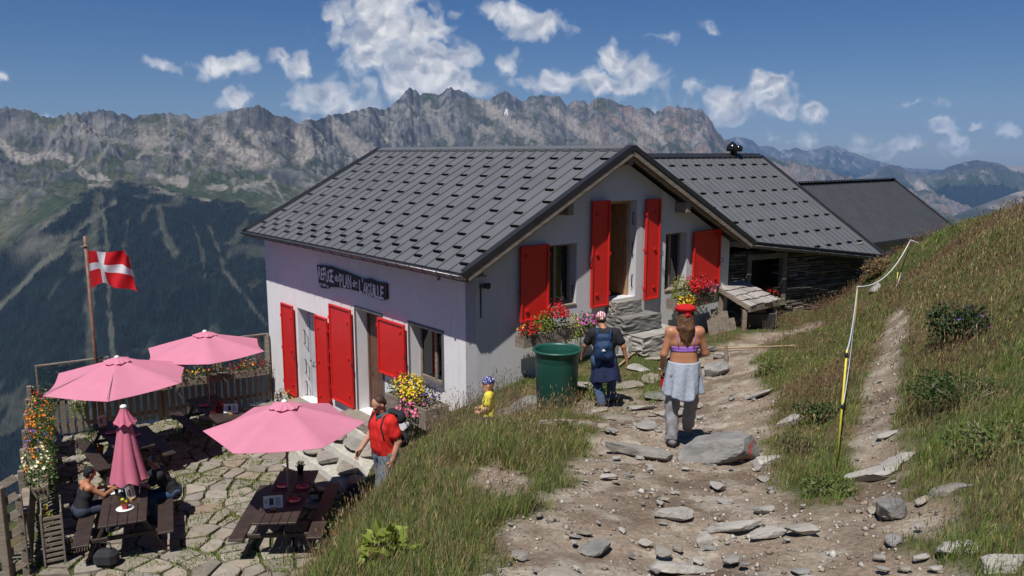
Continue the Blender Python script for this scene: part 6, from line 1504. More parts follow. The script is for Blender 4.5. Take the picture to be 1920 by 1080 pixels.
def hand(wr, dirv, palm, out, s=1.0, curl=.5, thumb_side=1):
    """palm, four fingers and a thumb. dirv: along the hand, palm: palm normal"""
    d = np.array(dirv, float); d /= np.linalg.norm(d); p = np.array(palm, float); p -= d*(p @ d); p /= np.linalg.norm(p); sd = np.cross(d, p)*thumb_side
    wr = np.array(wr, float); pr = []
    for k in (-.024, -.008, .008, .024): pr.append(('c', wr+sd*k*.6*s, wr+d*.085*s+sd*k*s, .016*s, .013*s, .012))
    for i, (k, L) in enumerate(((.027, .068), (.009, .078), (-.009, .073), (-.026, .058))):
        b0 = wr+d*.088*s+sd*k*s; a1 = curl*.7; e1 = b0+(d*math.cos(a1)+p*math.sin(a1))*L*.5*s; a2 = curl*1.7; e2 = e1+(d*math.cos(a2)+p*math.sin(a2))*L*.5*s
        pr += [('c', b0, e1, .0095*s, .0088*s, .004), ('c', e1, e2, .0088*s, .0075*s, .004)]
    t0 = wr+d*.025*s+sd*.022*s; t1 = t0+(d*.6+sd*.7+p*.35)*.045*s; t2 = t1+(d*.9+sd*.15+p*.4)*.032*s
    pr += [('c', t0, t1, .014*s, .011*s, .008), ('c', t1, t2, .0105*s, .0085*s, .004)]; return pr
def head(c, fwd, up, s=1.0):
    """c centre of the head; returns prims and frame"""
    f = np.array(fwd, float); f /= np.linalg.norm(f); u = np.array(up, float); u -= f*(u @ f); u /= np.linalg.norm(u); r = np.cross(f, u); c = np.array(c, float); M_ = np.stack([r, f, u], -1)
    L = lambda x, y, z: c+(r*x+f*y+u*z)*s
    pr = [('e', L(0, -.012, .03), (.076*s, .094*s, .088*s), .02, M_), ('e', L(0, .02, -.045), (.056*s, .066*s, .072*s), .03, M_), ('e', L(0, .055, -.092), (.028*s, .026*s, .022*s), .03, M_),
          ('c', L(0, .088, .012), L(0, .108, -.022), .008*s, .014*s, .016), ('e', L(.02, .088, -.022), (.010*s, .01*s, .008*s), .01, M_), ('e', L(-.02, .088, -.022), (.010*s, .01*s, .008*s), .01, M_),
          ('c', L(-.022, .082, -.056), L(.022, .082, -.056), .009*s, .009*s, .01), ('c', L(-.035, .077, .024), L(.035, .077, .024), .012*s, .012*s, .02),
          ('-e', L(.031, .098, .002), (.016*s, .014*s, .010*s), .012, M_), ('-e', L(-.031, .098, .002), (.016*s, .014*s, .010*s), .012, M_),
          ('e', L(.078, -.008, -.012), (.010*s, .018*s, .03*s), .01, M_), ('e', L(-.078, -.008, -.012), (.010*s, .018*s, .03*s), .01, M_),
          ('-e', L(0, .097, -.0565), (.024*s, .008*s, .0022*s), .004, M_)]
    return pr, L, M_
M_EYE = pm('eye_dark', (.05, .03, .02), .2, .1, 30, 0)
def eyes(L, par, s=1.0):
    for sx in (-1, 1):
        b = MB(); c = L(sx*.031, .079, .002); b.lathe([(0, -.009), (.007, -.006), (.009, 0), (.007, .006), (0, .009)], 10, tuple(c)); o = b.build('eye', M_EYE, par)
def person(loc, rz, label, group=None): return empty('person', loc, rz, label, 'person', group)
def shoe(ank, toe_dir, s=1.0):
    a = np.array(ank, float); d = np.array(toe_dir, float); d /= np.linalg.norm(d); 
    return [('c', a+V3(0, 0, -.03)*s-d*.035*s, a+d*.16*s+V3(0, 0, -.05)*s, .042*s, .034*s, .03), ('c', a+V3(0, 0, .02)*s, a+V3(0, 0, -.04)*s-d*.01*s, .042*s, .045*s, .03), ('c', a+d*.06*s+V3(-d[1], d[0], 0)*.022*s+V3(0, 0, -.055)*s, a+d*.13*s+V3(-d[1], d[0], 0)*.02*s+V3(0, 0, -.055)*s, .03*s, .026*s, .02)]
def folds(amp, fz=38, seed=0): return lambda P: amp*(np.sin(P[..., 2]*fz+4*np.sin(P[..., 0]*19+seed)+3*np.sin(P[..., 1]*15))*.6+np.sin(P[..., 0]*55+P[..., 2]*23+seed)*.4)

# -- woman walking away, purple bralette, red beret-like cap, grey trousers, pale blue shirt tied round the waist
wx, wy = 1.98, 8.95; wz = tz(wx, wy)
W = person((wx, wy, wz+.0), R(2), 'woman seen from behind in a purple bra top, red cap and grey trousers, walking away')
sl_, sr_ = V3(-.165, 0, 1.355), V3(.165, .0, 1.355)
el, er = V3(-.235, -.02, 1.10), V3(.25, .02, 1.10); wl_, wr_ = V3(-.235, .10, .90), V3(.20, .21, 1.0)
hl, hr = V3(-.072, .0, .86), V3(.072, .0, .86); kl, kr = V3(-.115, .03, .47), V3(.14, .14, .49); al, ar = V3(-.115, -.03, .09), V3(.165, .34, .11)
hp, HL, HM = head((.0, .01, 1.545), (0, 1, -.1), (0, .12, 1), .98)
torso = [('c', hl*V3(.8,1,1), hr*V3(.8,1,1), .105, .105, .05), ('c', V3(-.06, .01, .98), V3(.06, .01, .98), .105, .105, .06), ('c', V3(-.055, .02, 1.1), V3(.055, .02, 1.1), .098, .098, .06), ('c', V3(-.085, .015, 1.24), V3(.085, .015, 1.24), .1, .1, .06), ('c', V3(-.11, 0, 1.345), V3(.11, 0, 1.345), .068, .068, .05),
         ('e', V3(-.07, .10, 1.2), (.06, .055, .06), .04), ('e', V3(.07, .10, 1.2), (.06, .055, .06), .04)]
arms = [('c', sl_, sl_, .062, .062, .04), ('c', sr_, sr_, .062, .062, .04), ('c', sl_, el, .054, .042, .03), ('c', el, wl_, .04, .026, .02), ('c', sr_, er, .054, .042, .03), ('c', er, wr_, .04, .026, .02)]
neck = [('c', V3(0, -.01, 1.36), V3(0, .0, 1.47), .052, .048, .04)]
legs = [('c', hl, kl, .083, .056, .04), ('c', kl, al, .052, .04, .03), ('c', hr, kr, .083, .056, .04), ('c', kr, ar, .052, .04, .03)]
body = torso+arms+neck+hp+legs+hand(wl_, (.0, .2, -1), (1, .3, 0), 0, .92, .8, -1)+hand(wr_, (-.3, 1, .1), (-.5, 0, -1), 0, .92, .9, 1)
imesh('body', body, SK_TAN, W, .0095)
infl = lambda pr, d, k=None: [(p[0], p[1], p[2], p[3]+d, p[4]+d, p[5]) if p[0] == 'c' else (p[0], p[1], tuple(r+d for r in p[2]), p[3], *p[4:]) for p in pr]
M_PURP = cloth('purple_jersey', (.36, .17, .58), (.3, .13, .5), .7)
imesh('bra_top', infl(torso, .007), M_PURP, W, .009, cuts=[lambda P: np.abs(P[..., 2]-1.165-.08*np.maximum(P[..., 1]-.04, 0)*4)-(.032+.35*np.maximum(P[..., 1]-.05, 0))])
for sx in (-1, 1):
    b = MB(); b.tube([(sx*.085, -.088, 1.19), (sx*.10, -.082, 1.27), (sx*.113, -.062, 1.36), (sx*.115, -.02, 1.418), (sx*.112, .05, 1.40), (sx*.09, .12, 1.28)], .0055, 6); b.build('strap', M_PURP, W)
M_TRS = cloth('grey_hiking_trousers', (.27, .265, .28), (.22, .215, .23)); M_SHW = cloth('pale_blue_shirt', (.38, .42, .49), (.32, .36, .43))
imesh('trousers', infl([torso[0]]+legs, .024)+[('c', kl, al+V3(0, -.005, .02), .074, .060, .03), ('c', kr, ar+V3(0, -.005, .02), .074, .060, .03)], M_TRS, W, .011, cuts=[lambda P: P[..., 2]-.98, lambda P: .09-P[..., 2]], disp=folds(.009, 34, 1))
def skirt(name, z0, z1, r0, r1, mat_, par, ysc=.72, flare=.02, n=9, seed=1, cx=0, cy=0, open_=0):
    V = []; F = []; N = 96; J = 22
    for sgn in (0, 1):
        for j in range(J+1):
            f = j/J
            for i in range(N):
                a = 2*math.pi*i/N; r = r0+(r1-r0)*f**.8+flare*f*math.sin(n*a+seed+2*f)+.5*flare*f*math.sin((n*2-1)*a+seed*3)-sgn*.008
                V.append((cx+r*math.cos(a), cy+r*ysc*math.sin(a), z0+(z1-z0)*f+(.035*math.sin(2*a+seed)+.02*math.sin(5*a))*f**2))
    M_ = (J+1)*N
    for j in range(J):
        for i in range(N):
            p = j*N+i; q_ = j*N+(i+1) % N; F.append((p, q_, q_+N, p+N)); F.append((M_+p, M_+p+N, M_+q_+N, M_+q_))
    for i in range(N):
        q_ = (i+1) % N; F.append((J*N+i, J*N+q_, M_+J*N+q_, M_+J*N+i)); F.append((i, M_+i, M_+q_, q_))
    b = MB(); b.add(V, F); b.sm = [True]*len(b.f); return b.build(name, mat_, par)
skirt('tied_shirt', 1.02, .62, .188, .226, M_SHW, W, .95, .022, 7, 2, 0, .02)
imesh('sock', [('c', al+V3(0, 0, .05), al, .05, .05, .01), ('c', ar+V3(0, 0, .05), ar, .05, .05, .01)], cloth('blue_grey_sock', (.25, .32, .38)), W, .01)
imesh('shoe', shoe(al, (-.1, 1, 0)), cloth('grey_trail_shoe', (.2, .19, .19)), W, .009); imesh('shoe', shoe(ar, (.1, 1, 0)), bpy.data.materials['grey_trail_shoe'], W, .009)
M_HAIRB = cloth('brown_hair', (.17, .085, .045), (.07, .035, .02), .5, 14, .8)
hair = [('e', HL(0, -.02, .035), (.088, .1, .092), .03, HM)]
rs = np.random.RandomState(2)
for i in range(26):
    a = math.pi*(i/25); x = -.078*math.cos(a); y = -.02-.085*math.sin(a); L = .24+.04*rs.rand()
    hair.append(('c', HL(x*.9, y*.9, .02), HL(x*1.1+rs.normal(0, .008), y*1.05-.01, -.02-L*.5), .019, .02, .008)); hair.append(('c', HL(x*1.1, y*1.05-.01, -.02-L*.5), HL(x*1.0+rs.normal(0, .012), y*1.1+.02, -.03-L), .02, .008, .008))
imesh('hair', hair, M_HAIRB, W, .0085, disp=lambda P: .0025*np.sin(P[..., 0]*420))
M_REDC = cloth('red_felt', (.5, .015, .02), (.42, .012, .015))
imesh('cap', [('e', HL(0, -.02, .08), (.118, .13, .055), .03, HM), ('c', HL(-.07, .06, .07), HL(.07, .06, .07), .03, .03, .04), ('c', HL(.01, -.105, .03), HL(.035, -.115, -.0), .022, .012, .02), ('c', HL(-.0, -.105, .04), HL(-.01, -.12, .005), .02, .02, .02)], M_REDC, W, .009)
b = MB(); b.lathe([(0, 0), (.026, .0), (.03, .02), (.024, .028), (0, .028)], 12, tuple(wl_+V3(0, .0, -.02))); b.build('wristband', M_CAPW, W)
o = imesh('red_pouch', [('c', V3(-.21, .13, .80), V3(-.20, .13, .66), .03, .035, .02)], M_REDC, None, .01); o.location = W.location; tag(o, 'small red pouch held in the left hand of the walking woman', 'pouch')

# -- man with backpack stepping down the stones
mx_, my_ = 1.50, 12.7; mz = tz(mx_, my_)
Mn = person((mx_, my_, mz), R(-8), 'man seen from behind with dark blue backpack, patterned bandana and jeans, stepping down')
sl_, sr_ = V3(-.185, -.02, 1.26), V3(.185, .0, 1.27); el, er = V3(-.30, .02, 1.04), V3(.31, -.03, 1.05); wl_, wr_ = V3(-.36, .13, .84), V3(.37, -.0, .82)
hl, hr = V3(-.09, -.03, .80), V3(.09, -.03, .80); kl, kr = V3(-.12, .10, .46), V3(.13, .32, .52); al, ar = V3(-.02, -.20, .13), V3(.13, .34, .08)
hp, HL, HM = head((-.06, .10, 1.46), (-.15, 1, -.55), (0, .5, 1), 1.0)
torso = [('c', hl, hr, .105, .105, .05), ('c', V3(-.06, .0, .95), V3(.06, .0, .95), .105, .105, .06), ('c', V3(-.09, .02, 1.12), V3(.09, .02, 1.12), .108, .108, .06), ('c', V3(-.12, .0, 1.24), V3(.12, .01, 1.24), .075, .075, .06)]
arms = [('c', sl_, sl_, .068, .068, .04), ('c', sr_, sr_, .068, .068, .04), ('c', sl_, el, .055, .043, .03), ('c', el, wl_, .041, .028, .02), ('c', sr_, er, .055, .043, .03), ('c', er, wr_, .041, .028, .02)]
neck = [('c', V3(0, .0, 1.27), V3(-.04, .06, 1.38), .056, .053, .04)]; legs = [('c', hl, kl, .09, .062, .04), ('c', kl, al, .06, .042, .03), ('c', hr, kr, .09, .062, .04), ('c', kr, ar, .06, .042, .03)]
imesh('body', torso+arms+neck+hp+legs+hand(wl_, (-.25, .4, -1), (1, .2, 0), 0, 1, .5, -1)+hand(wr_, (.1, .1, -1), (-1, .1, 0), 0, 1, .5, 1), SK_TAN, Mn, .0105)
M_BLK = cloth('black_jersey', (.018, .018, .022), (.025, .025, .03)); M_JEAN = cloth('blue_denim', (.05, .09, .17), (.035, .065, .13)); M_NAVY = cloth('navy_cloth', (.02, .028, .075), (.016, .022, .06)); M_NAVYB = cloth('navy_pack', (.018, .045, .11), (.014, .034, .085), .6)
slv = lambda s_, e_, r: ('c', s_, s_+(e_-s_)*.62, r, r, .03)
imesh('t_shirt', infl(torso, .018)+[slv(sl_, el, .078), slv(sr_, er, .078), ('c', sl_, sr_, .06, .06, .05)], M_BLK, Mn, .011, disp=folds(.005, 30, 2))
imesh('jeans', infl([torso[0]]+legs, .022)+[('c', kl, al, .075, .06, .03), ('c', kr, ar, .075, .06, .03)], M_JEAN, Mn, .011, cuts=[lambda P: P[..., 2]-.93, lambda P: .06-P[..., 2]], disp=folds(.006, 40, 3))
skirt('tied_jacket', .93, .47, .15, .25, M_NAVY, Mn, .8, .014, 5, 4, .04, -.02)
imesh('shoe', shoe(al, (.1, 1, -.2)), cloth('dark_boot', (.06, .06, .07)), Mn, .01); imesh('shoe', shoe(ar, (.1, 1, 0)), bpy.data.materials['dark_boot'], Mn, .01)
bp = imesh('backpack', [('c', V3(-.06, -.17, 1.22), V3(.06, -.17, 1.22), .07, .07, .06), ('c', V3(-.065, -.19, 1.08), V3(.065, -.19, 1.08), .085, .085, .07), ('c', V3(-.07, -.19, .94), V3(.07, -.19, .94), .09, .09, .07), ('c', V3(-.04, -.24, 1.0), V3(.04, -.24, 1.1), .055, .05, .05)], M_NAVYB, Mn, .011, disp=folds(.003, 50, 1))
b = MB()
for sx in (-1, 1): b.tube([(sx*.10, -.17, 1.26), (sx*.12, -.08, 1.335), (sx*.13, .04, 1.32), (sx*.14, .12, 1.2), (sx*.15, .06, .98), (sx*.14, -.1, .92)], .018, 6)
b.build('shoulder_straps', M_NAVYB, Mn)
b = MB(); b.add([(-.03, -.305, 1.03), (.03, -.305, 1.03), (.03, -.303, 1.045), (.015, -.302, 1.05), (.0, -.301, 1.07), (-.015, -.302, 1.05)], [(0, 1, 2, 3, 4, 5)]); b.build('emblem', M_CAPW, bp)
def bandana_mat(name, base, spots, scale=40, thr=.42, third=None):
    m_ = bpy.data.materials.new(name); m_.use_nodes = True; t = NT(m_.node_tree); bs = t.n['Principled BSDF']; tc = t.a('ShaderNodeTexCoord').outputs['Object']
    v = t.a('ShaderNodeTexVoronoi', {'Vector': tc, 'Scale': scale}); c = t.mix(t.m('LESS_THAN', v.outputs['Distance'], thr), base, spots)
    if third is not None:
        wv_ = t.a('ShaderNodeTexWave', {'Vector': tc, 'Scale': 9.0}); wv_.bands_direction = 'X'; c = t.mix(t.m('GREATER_THAN', wv_.outputs['Fac'], .6), c, third)
    t.l.new(c, bs.inputs['Base Color']); bs.inputs['Roughness'].default_value = .85; return m_
kn = HL(0, -.1, -.02)
imesh('bandana', [('e', HL(0, -.012, .042), (.086, .104, .09), .03, HM), ('c', kn, kn+V3(.02, -.03, -.09), .022, .012, .02), ('c', kn, kn+V3(-.02, -.02, -.07), .02, .01, .02)], bandana_mat('flag_bandana', (.7, .68, .7), (.08, .09, .3), 30, .35, (.5, .03, .05)), Mn, .009, cuts=[lambda P: -(((P-HL(0, 0, .0)) @ HM)[..., 2]+.02-.25*((P-HL(0, 0, 0)) @ HM)[..., 1]*-1)-.045])
imesh('hair', [('e', HL(0, -.03, .0), (.082, .085, .07), .03, HM)], M_HAIRB, Mn, .01)

# -- man in the red t-shirt, walking down to the terrace
rx_, ry_ = -1.76, 10.55; rz_ = -5.03
Rm = person((rx_, ry_, rz_), R(133), 'man in a red t-shirt and grey jeans with a black backpack, looking down')
sl_, sr_ = V3(-.195, .02, 1.44), V3(.195, -.03, 1.44); el, er = V3(-.27, -.04, 1.16), V3(.26, .05, 1.17); wl_, wr_ = V3(-.28, .07, .93), V3(.28, .21, .97)
hl, hr = V3(-.09, 0, .93), V3(.09, 0, .93); kl, kr = V3(-.10, .12, .5), V3(.10, .0, .5); al, ar = V3(-.10, .10, .08), V3(.10, -.14, .1)
hp, HL, HM = head((.0, .075, 1.65), (.1, 1, -.8), (0, .75, 1), 1.03)
torso = [('c', hl, hr, .115, .115, .05), ('c', V3(-.06, .03, 1.06), V3(.06, .03, 1.06), .128, .128, .06), ('c', V3(-.07, .035, 1.2), V3(.07, .035, 1.2), .125, .125, .06), ('c', V3(-.105, .03, 1.34), V3(.105, .03, 1.34), .112, .112, .06), ('c', V3(-.13, 0, 1.43), V3(.13, 0, 1.43), .075, .075, .05)]
arms = [('c', sl_, sl_, .078, .078, .04), ('c', sr_, sr_, .078, .078, .04), ('c', sl_, el, .064, .05, .03), ('c', el, wl_, .047, .031, .02), ('c', sr_, er, .064, .05, .03), ('c', er, wr_, .047, .031, .02)]
neck = [('c', V3(0, -.0, 1.45), V3(0, .03, 1.56), .063, .06, .04)]; legs = [('c', hl, kl, .1, .065, .04), ('c', kl, al, .062, .045, .03), ('c', hr, kr, .1, .065, .04), ('c', kr, ar, .062, .045, .03)]
imesh('body', torso+arms+neck+hp+legs+hand(wl_, (-.0, .3, -1), (1, 0, 0), 0, 1.05, .6, -1)+hand(wr_, (.1, .55, -.8), (-1, .2, -.2), 0, 1.05, .45, 1), SK_FAIR, Rm, .0095); eyes(HL, Rm)
M_REDT = cloth('red_jersey', (.62, .025, .02), (.55, .02, .018), .75)
imesh('t_shirt', infl(torso, .014)+[slv(sl_, el, .086), slv(sr_, er, .086), ('c', sl_, sr_, .07, .07, .05)], M_REDT, Rm, .01, cuts=[lambda P: .95-P[..., 2]], disp=folds(.004, 26, 5))
imesh('jeans', infl([torso[0]]+legs, .02), cloth('grey_denim', (.17, .2, .25), (.13, .155, .2)), Rm, .011, cuts=[lambda P: P[..., 2]-1.0, lambda P: .08-P[..., 2]], disp=folds(.006, 36, 6))
imesh('shoe', shoe(al, (0, 1, 0)), bpy.data.materials['dark_boot'], Rm, .011); imesh('shoe', shoe(ar, (0, 1, 0)), bpy.data.materials['dark_boot'], Rm, .011)
imesh('backpack', [('c', V3(-.09, -.2, 1.42), V3(.09, -.2, 1.42), .09, .09, .04), ('c', V3(-.10, -.22, 1.1), V3(.10, -.22, 1.1), .11, .11, .06)], M_BLK, Rm, .012, disp=folds(.004, 40, 2))
b = MB()
for sx in (-1, 1): b.tube([(sx*.12, -.14, 1.46), (sx*.125, -.03, 1.535), (sx*.13, .08, 1.50), (sx*.14, .145, 1.38), (sx*.17, .12, 1.2), (sx*.18, .0, 1.08), (sx*.14, -.14, 1.04)], .017, 6)
b.build('shoulder_straps', M_BLK, Rm)
imesh('hair', [('e', HL(0, -.03, .05), (.082, .085, .075), .02, HM), ('e', HL(0, -.055, .0), (.078, .055, .07), .02, HM)], cloth('dark_brown_hair', (.05, .025, .018), (.08, .045, .03), .6, 20), Rm, .009, cuts=[lambda P: ((P-HL(0, .05, .07)) @ HM)[..., 1]*.9-((P-HL(0, .05, .07)) @ HM)[..., 2]*.3])
imesh('neck_scarf', [('c', V3(-.05, .0, 1.50), V3(.05, .0, 1.50), .05, .05, .03), ('c', V3(-.05, .06, 1.48), V3(.05, .06, 1.48), .04, .04, .03), ('c', V3(0, .09, 1.47), V3(0, .13, 1.42), .03, .012, .02)], cloth('teal_scarf', (.05, .13, .15), (.02, .05, .06)), Rm, .01)

# -- boy in the yellow t-shirt
bx_, by_ = -.315, 10.6; bz_ = -4.13
By = person((bx_, by_, bz_), R(86), 'small boy in a yellow t-shirt and star patterned blue bandana standing by the hut corner')
k = .64; S_ = lambda *a: V3(*a)*k
sl_, sr_ = S_(-.17, 0, 1.36), S_(.17, 0, 1.36); el, er = S_(-.22, .03, 1.1), S_(.22, .05, 1.1); wl_, wr_ = S_(-.16, .2, .97), S_(.17, .22, .98)
hl, hr = S_(-.08, 0, .86), S_(.08, 0, .86); kl, kr = S_(-.09, .03, .46), S_(.09, .03, .46); al, ar = S_(-.09, 0, .09), S_(.09, 0, .09)
hp, HL, HM = head(S_(0, .02, 1.56), (0, 1, -.15), (0, .1, 1), .88)
torso = [('c', hl, hr, .075, .075, .04), ('c', S_(-.05, .02, 1.02), S_(.05, .02, 1.02), .078, .078, .04), ('c', S_(-.08, .01, 1.2), S_(.08, .01, 1.2), .07, .07, .04), ('c', S_(-.12, 0, 1.33), S_(.12, 0, 1.33), .045, .045, .04)]
arms = [('c', sl_, el, .036, .028, .02), ('c', el, wl_, .027, .02, .02), ('c', sr_, er, .036, .028, .02), ('c', er, wr_, .027, .02, .02)]; legs = [('c', hl, kl, .062, .042, .03), ('c', kl, al, .04, .028, .02), ('c', hr, kr, .062, .042, .03), ('c', kr, ar, .04, .028, .02)]
imesh('body', torso+arms+[('c', S_(0, 0, 1.36), S_(0, .01, 1.46), .036, .036, .03)]+hp+legs+hand(wl_, (.5, .8, 0), (1, -.4, 0), 0, .66, .6, -1)+hand(wr_, (-.5, .8, 0), (-1, -.4, 0), 0, .66, .6, 1), SK_KID, By, .008); eyes(HL, By)
ts = imesh('t_shirt', infl(torso, .013)+[slv(sl_, el, .052), slv(sr_, er, .052), ('c', sl_, sr_, .042, .042, .04)], cloth('yellow_jersey', (.72, .6, .08), (.65, .52, .06)), By, .008, cuts=[lambda P: .52-P[..., 2]], disp=folds(.004, 44, 3))
imesh('printed_motif', [('e', S_(-.03, .135, 1.2), (.035, .012, .025), .01), ('e', S_(.03, .135, 1.12), (.03, .012, .035), .01), ('e', S_(-.05, .135, 1.04), (.03, .012, .03), .01)], pm('turquoise_print', (.03, .25, .36), .7, .1, 9, 0), ts, .006)
imesh('shorts', infl([torso[0], legs[0], legs[2]], .02), M_NAVY, By, .01, cuts=[lambda P: P[..., 2]-.58, lambda P: .32-P[..., 2]])
imesh('shoe', shoe(al, (0, 1, 0), .68), bpy.data.materials['dark_boot'], By, .009); imesh('shoe', shoe(ar, (0, 1, 0), .68), bpy.data.materials['dark_boot'], By, .009)
kn = HL(0, -.095, .0)
imesh('bandana', [('e', HL(0, -.012, .045), (.075, .092, .08), .03, HM), ('c', kn, kn+V3(0, -.05, .0), .018, .01, .02), ('c', kn, kn+V3(.0, -.045, -.05), .018, .012, .02)], bandana_mat('star_bandana', (.03, .035, .16), (.7, .7, .75), 42, .32), By, .0075, cuts=[lambda P: -(((P-HL(0, 0, .0)) @ HM)[..., 2]-.025+.3*((P-HL(0, 0, 0)) @ HM)[..., 1]*-1*-1*.0)])

# -- two guests sitting at the table
def seated(loc, rz, label, fem):
    P_ = person(loc, rz, label)
    ln = .10 if fem else .22
    sl_, sr_ = V3(-.165 if fem else -.19, ln, .98), V3(.165 if fem else .19, ln, .98)
    el, er = V3(-.22, ln+.20, .80), V3(.24, ln+.22, .80); wl_, wr_ = V3(-.08, ln+.38, .82), V3(.1, ln+.42, .82)
    hl, hr = V3(-.09, -.02, .55), V3(.09, -.02, .55); kl, kr = V3(-.12, .40, .50), V3(.12, .40, .50); al, ar = V3(-.12, .34, .09), V3(.12, .38, .09)
    hp, HL, HM = head((0, ln+.09, 1.2), (.0 if fem else .1, 1, -.45), (0, .4, 1), 1)
    torso = [('c', hl, hr, .12, .12, .05), ('c', V3(-.06, ln*.3, .68), V3(.06, ln*.3, .68), .115, .115, .06), ('c', V3(-.08, ln*.75, .83), V3(.08, ln*.75, .83), .108, .108, .06), ('c', V3(-.11, ln, .95), V3(.11, ln, .95), .075, .075, .05)]
    arms = [('c', sl_, sl_, .066, .066, .04), ('c', sr_, sr_, .066, .066, .04), ('c', sl_, el, .055, .044, .03), ('c', el, wl_, .04, .028, .02), ('c', sr_, er, .055, .044, .03), ('c', er, wr_, .04, .028, .02)]
    legs = [('c', hl, kl, .09, .065, .04), ('c', kl, al, .058, .042, .03), ('c', hr, kr, .09, .065, .04), ('c', kr, ar, .058, .042, .03)]
    imesh('body', torso+arms+legs+[('c', V3(0, ln, .98), V3(0, ln+.05, 1.09), .055, .052, .04)]+hp+hand(wl_, (.6, .8, 0), (0, .1, -1), 0, .95, .6, 1)+hand(wr_, (-.6, .8, 0), (0, .1, -1), 0, .95, .6, -1), SK_TAN if fem else SK_FAIR, P_, .011); eyes(HL, P_)
    if fem:
        imesh('tank_top', infl(torso, .012), M_BLK, P_, .01, cuts=[lambda P: np.maximum(P[..., 2]-1.03, 0)*0+np.where((np.abs(P[..., 0]) < .085) & (P[..., 2] > .93), 1., -1.)*.02*1.0, lambda P: P[..., 2]-1.0-.0*P[..., 0]])
        imesh('hair', [('e', HL(0, -.03, .035), (.088, .092, .092), .03, HM), ('e', HL(0, -.06, -.02), (.07, .05, .07), .03, HM)], M_BLK, P_, .01, disp=folds(.005, 90, 3))
    else:
        imesh('shirt', infl(torso, .018)+[slv(sl_, el, .082), slv(sr_, er, .082), ('c', sl_, sr_, .07, .07, .05)], M_BLK, P_, .011, disp=folds(.005, 30, 3))
        imesh('hair', [('e', HL(0, -.03, .03), (.081, .082, .085), .02, HM)], cloth('short_grey_hair', (.12, .1, .09)), P_, .01, cuts=[lambda P: ((P-HL(0, .0, .04)) @ HM)[..., 1]-.3*0])
    imesh('trousers', infl([torso[0]]+legs, .018), cloth('dark_trousers', (.04, .05, .08)) if fem else M_JEAN, P_, .012, cuts=[lambda P: P[..., 2]-.64])
    imesh('shoe', shoe(al, (0, 1, 0)), bpy.data.materials['dark_boot'], P_, .012); imesh('shoe', shoe(ar, (0, 1, 0)), bpy.data.materials['dark_boot'], P_, .012)
    return P_
pa = on_table(T2, -.74, .22, 0); seated((pa.x, pa.y, PZ+.0), T2.rotation_euler.z-math.pi/2+R(22), 'woman in a black tank top with dark hair seated on the left bench', True)
pb = on_table(T2, .80, .5, 0); seated((pb.x, pb.y, PZ-.02), T2.rotation_euler.z+math.pi/2, 'man in a black shirt leaning over the table from the right bench', False)
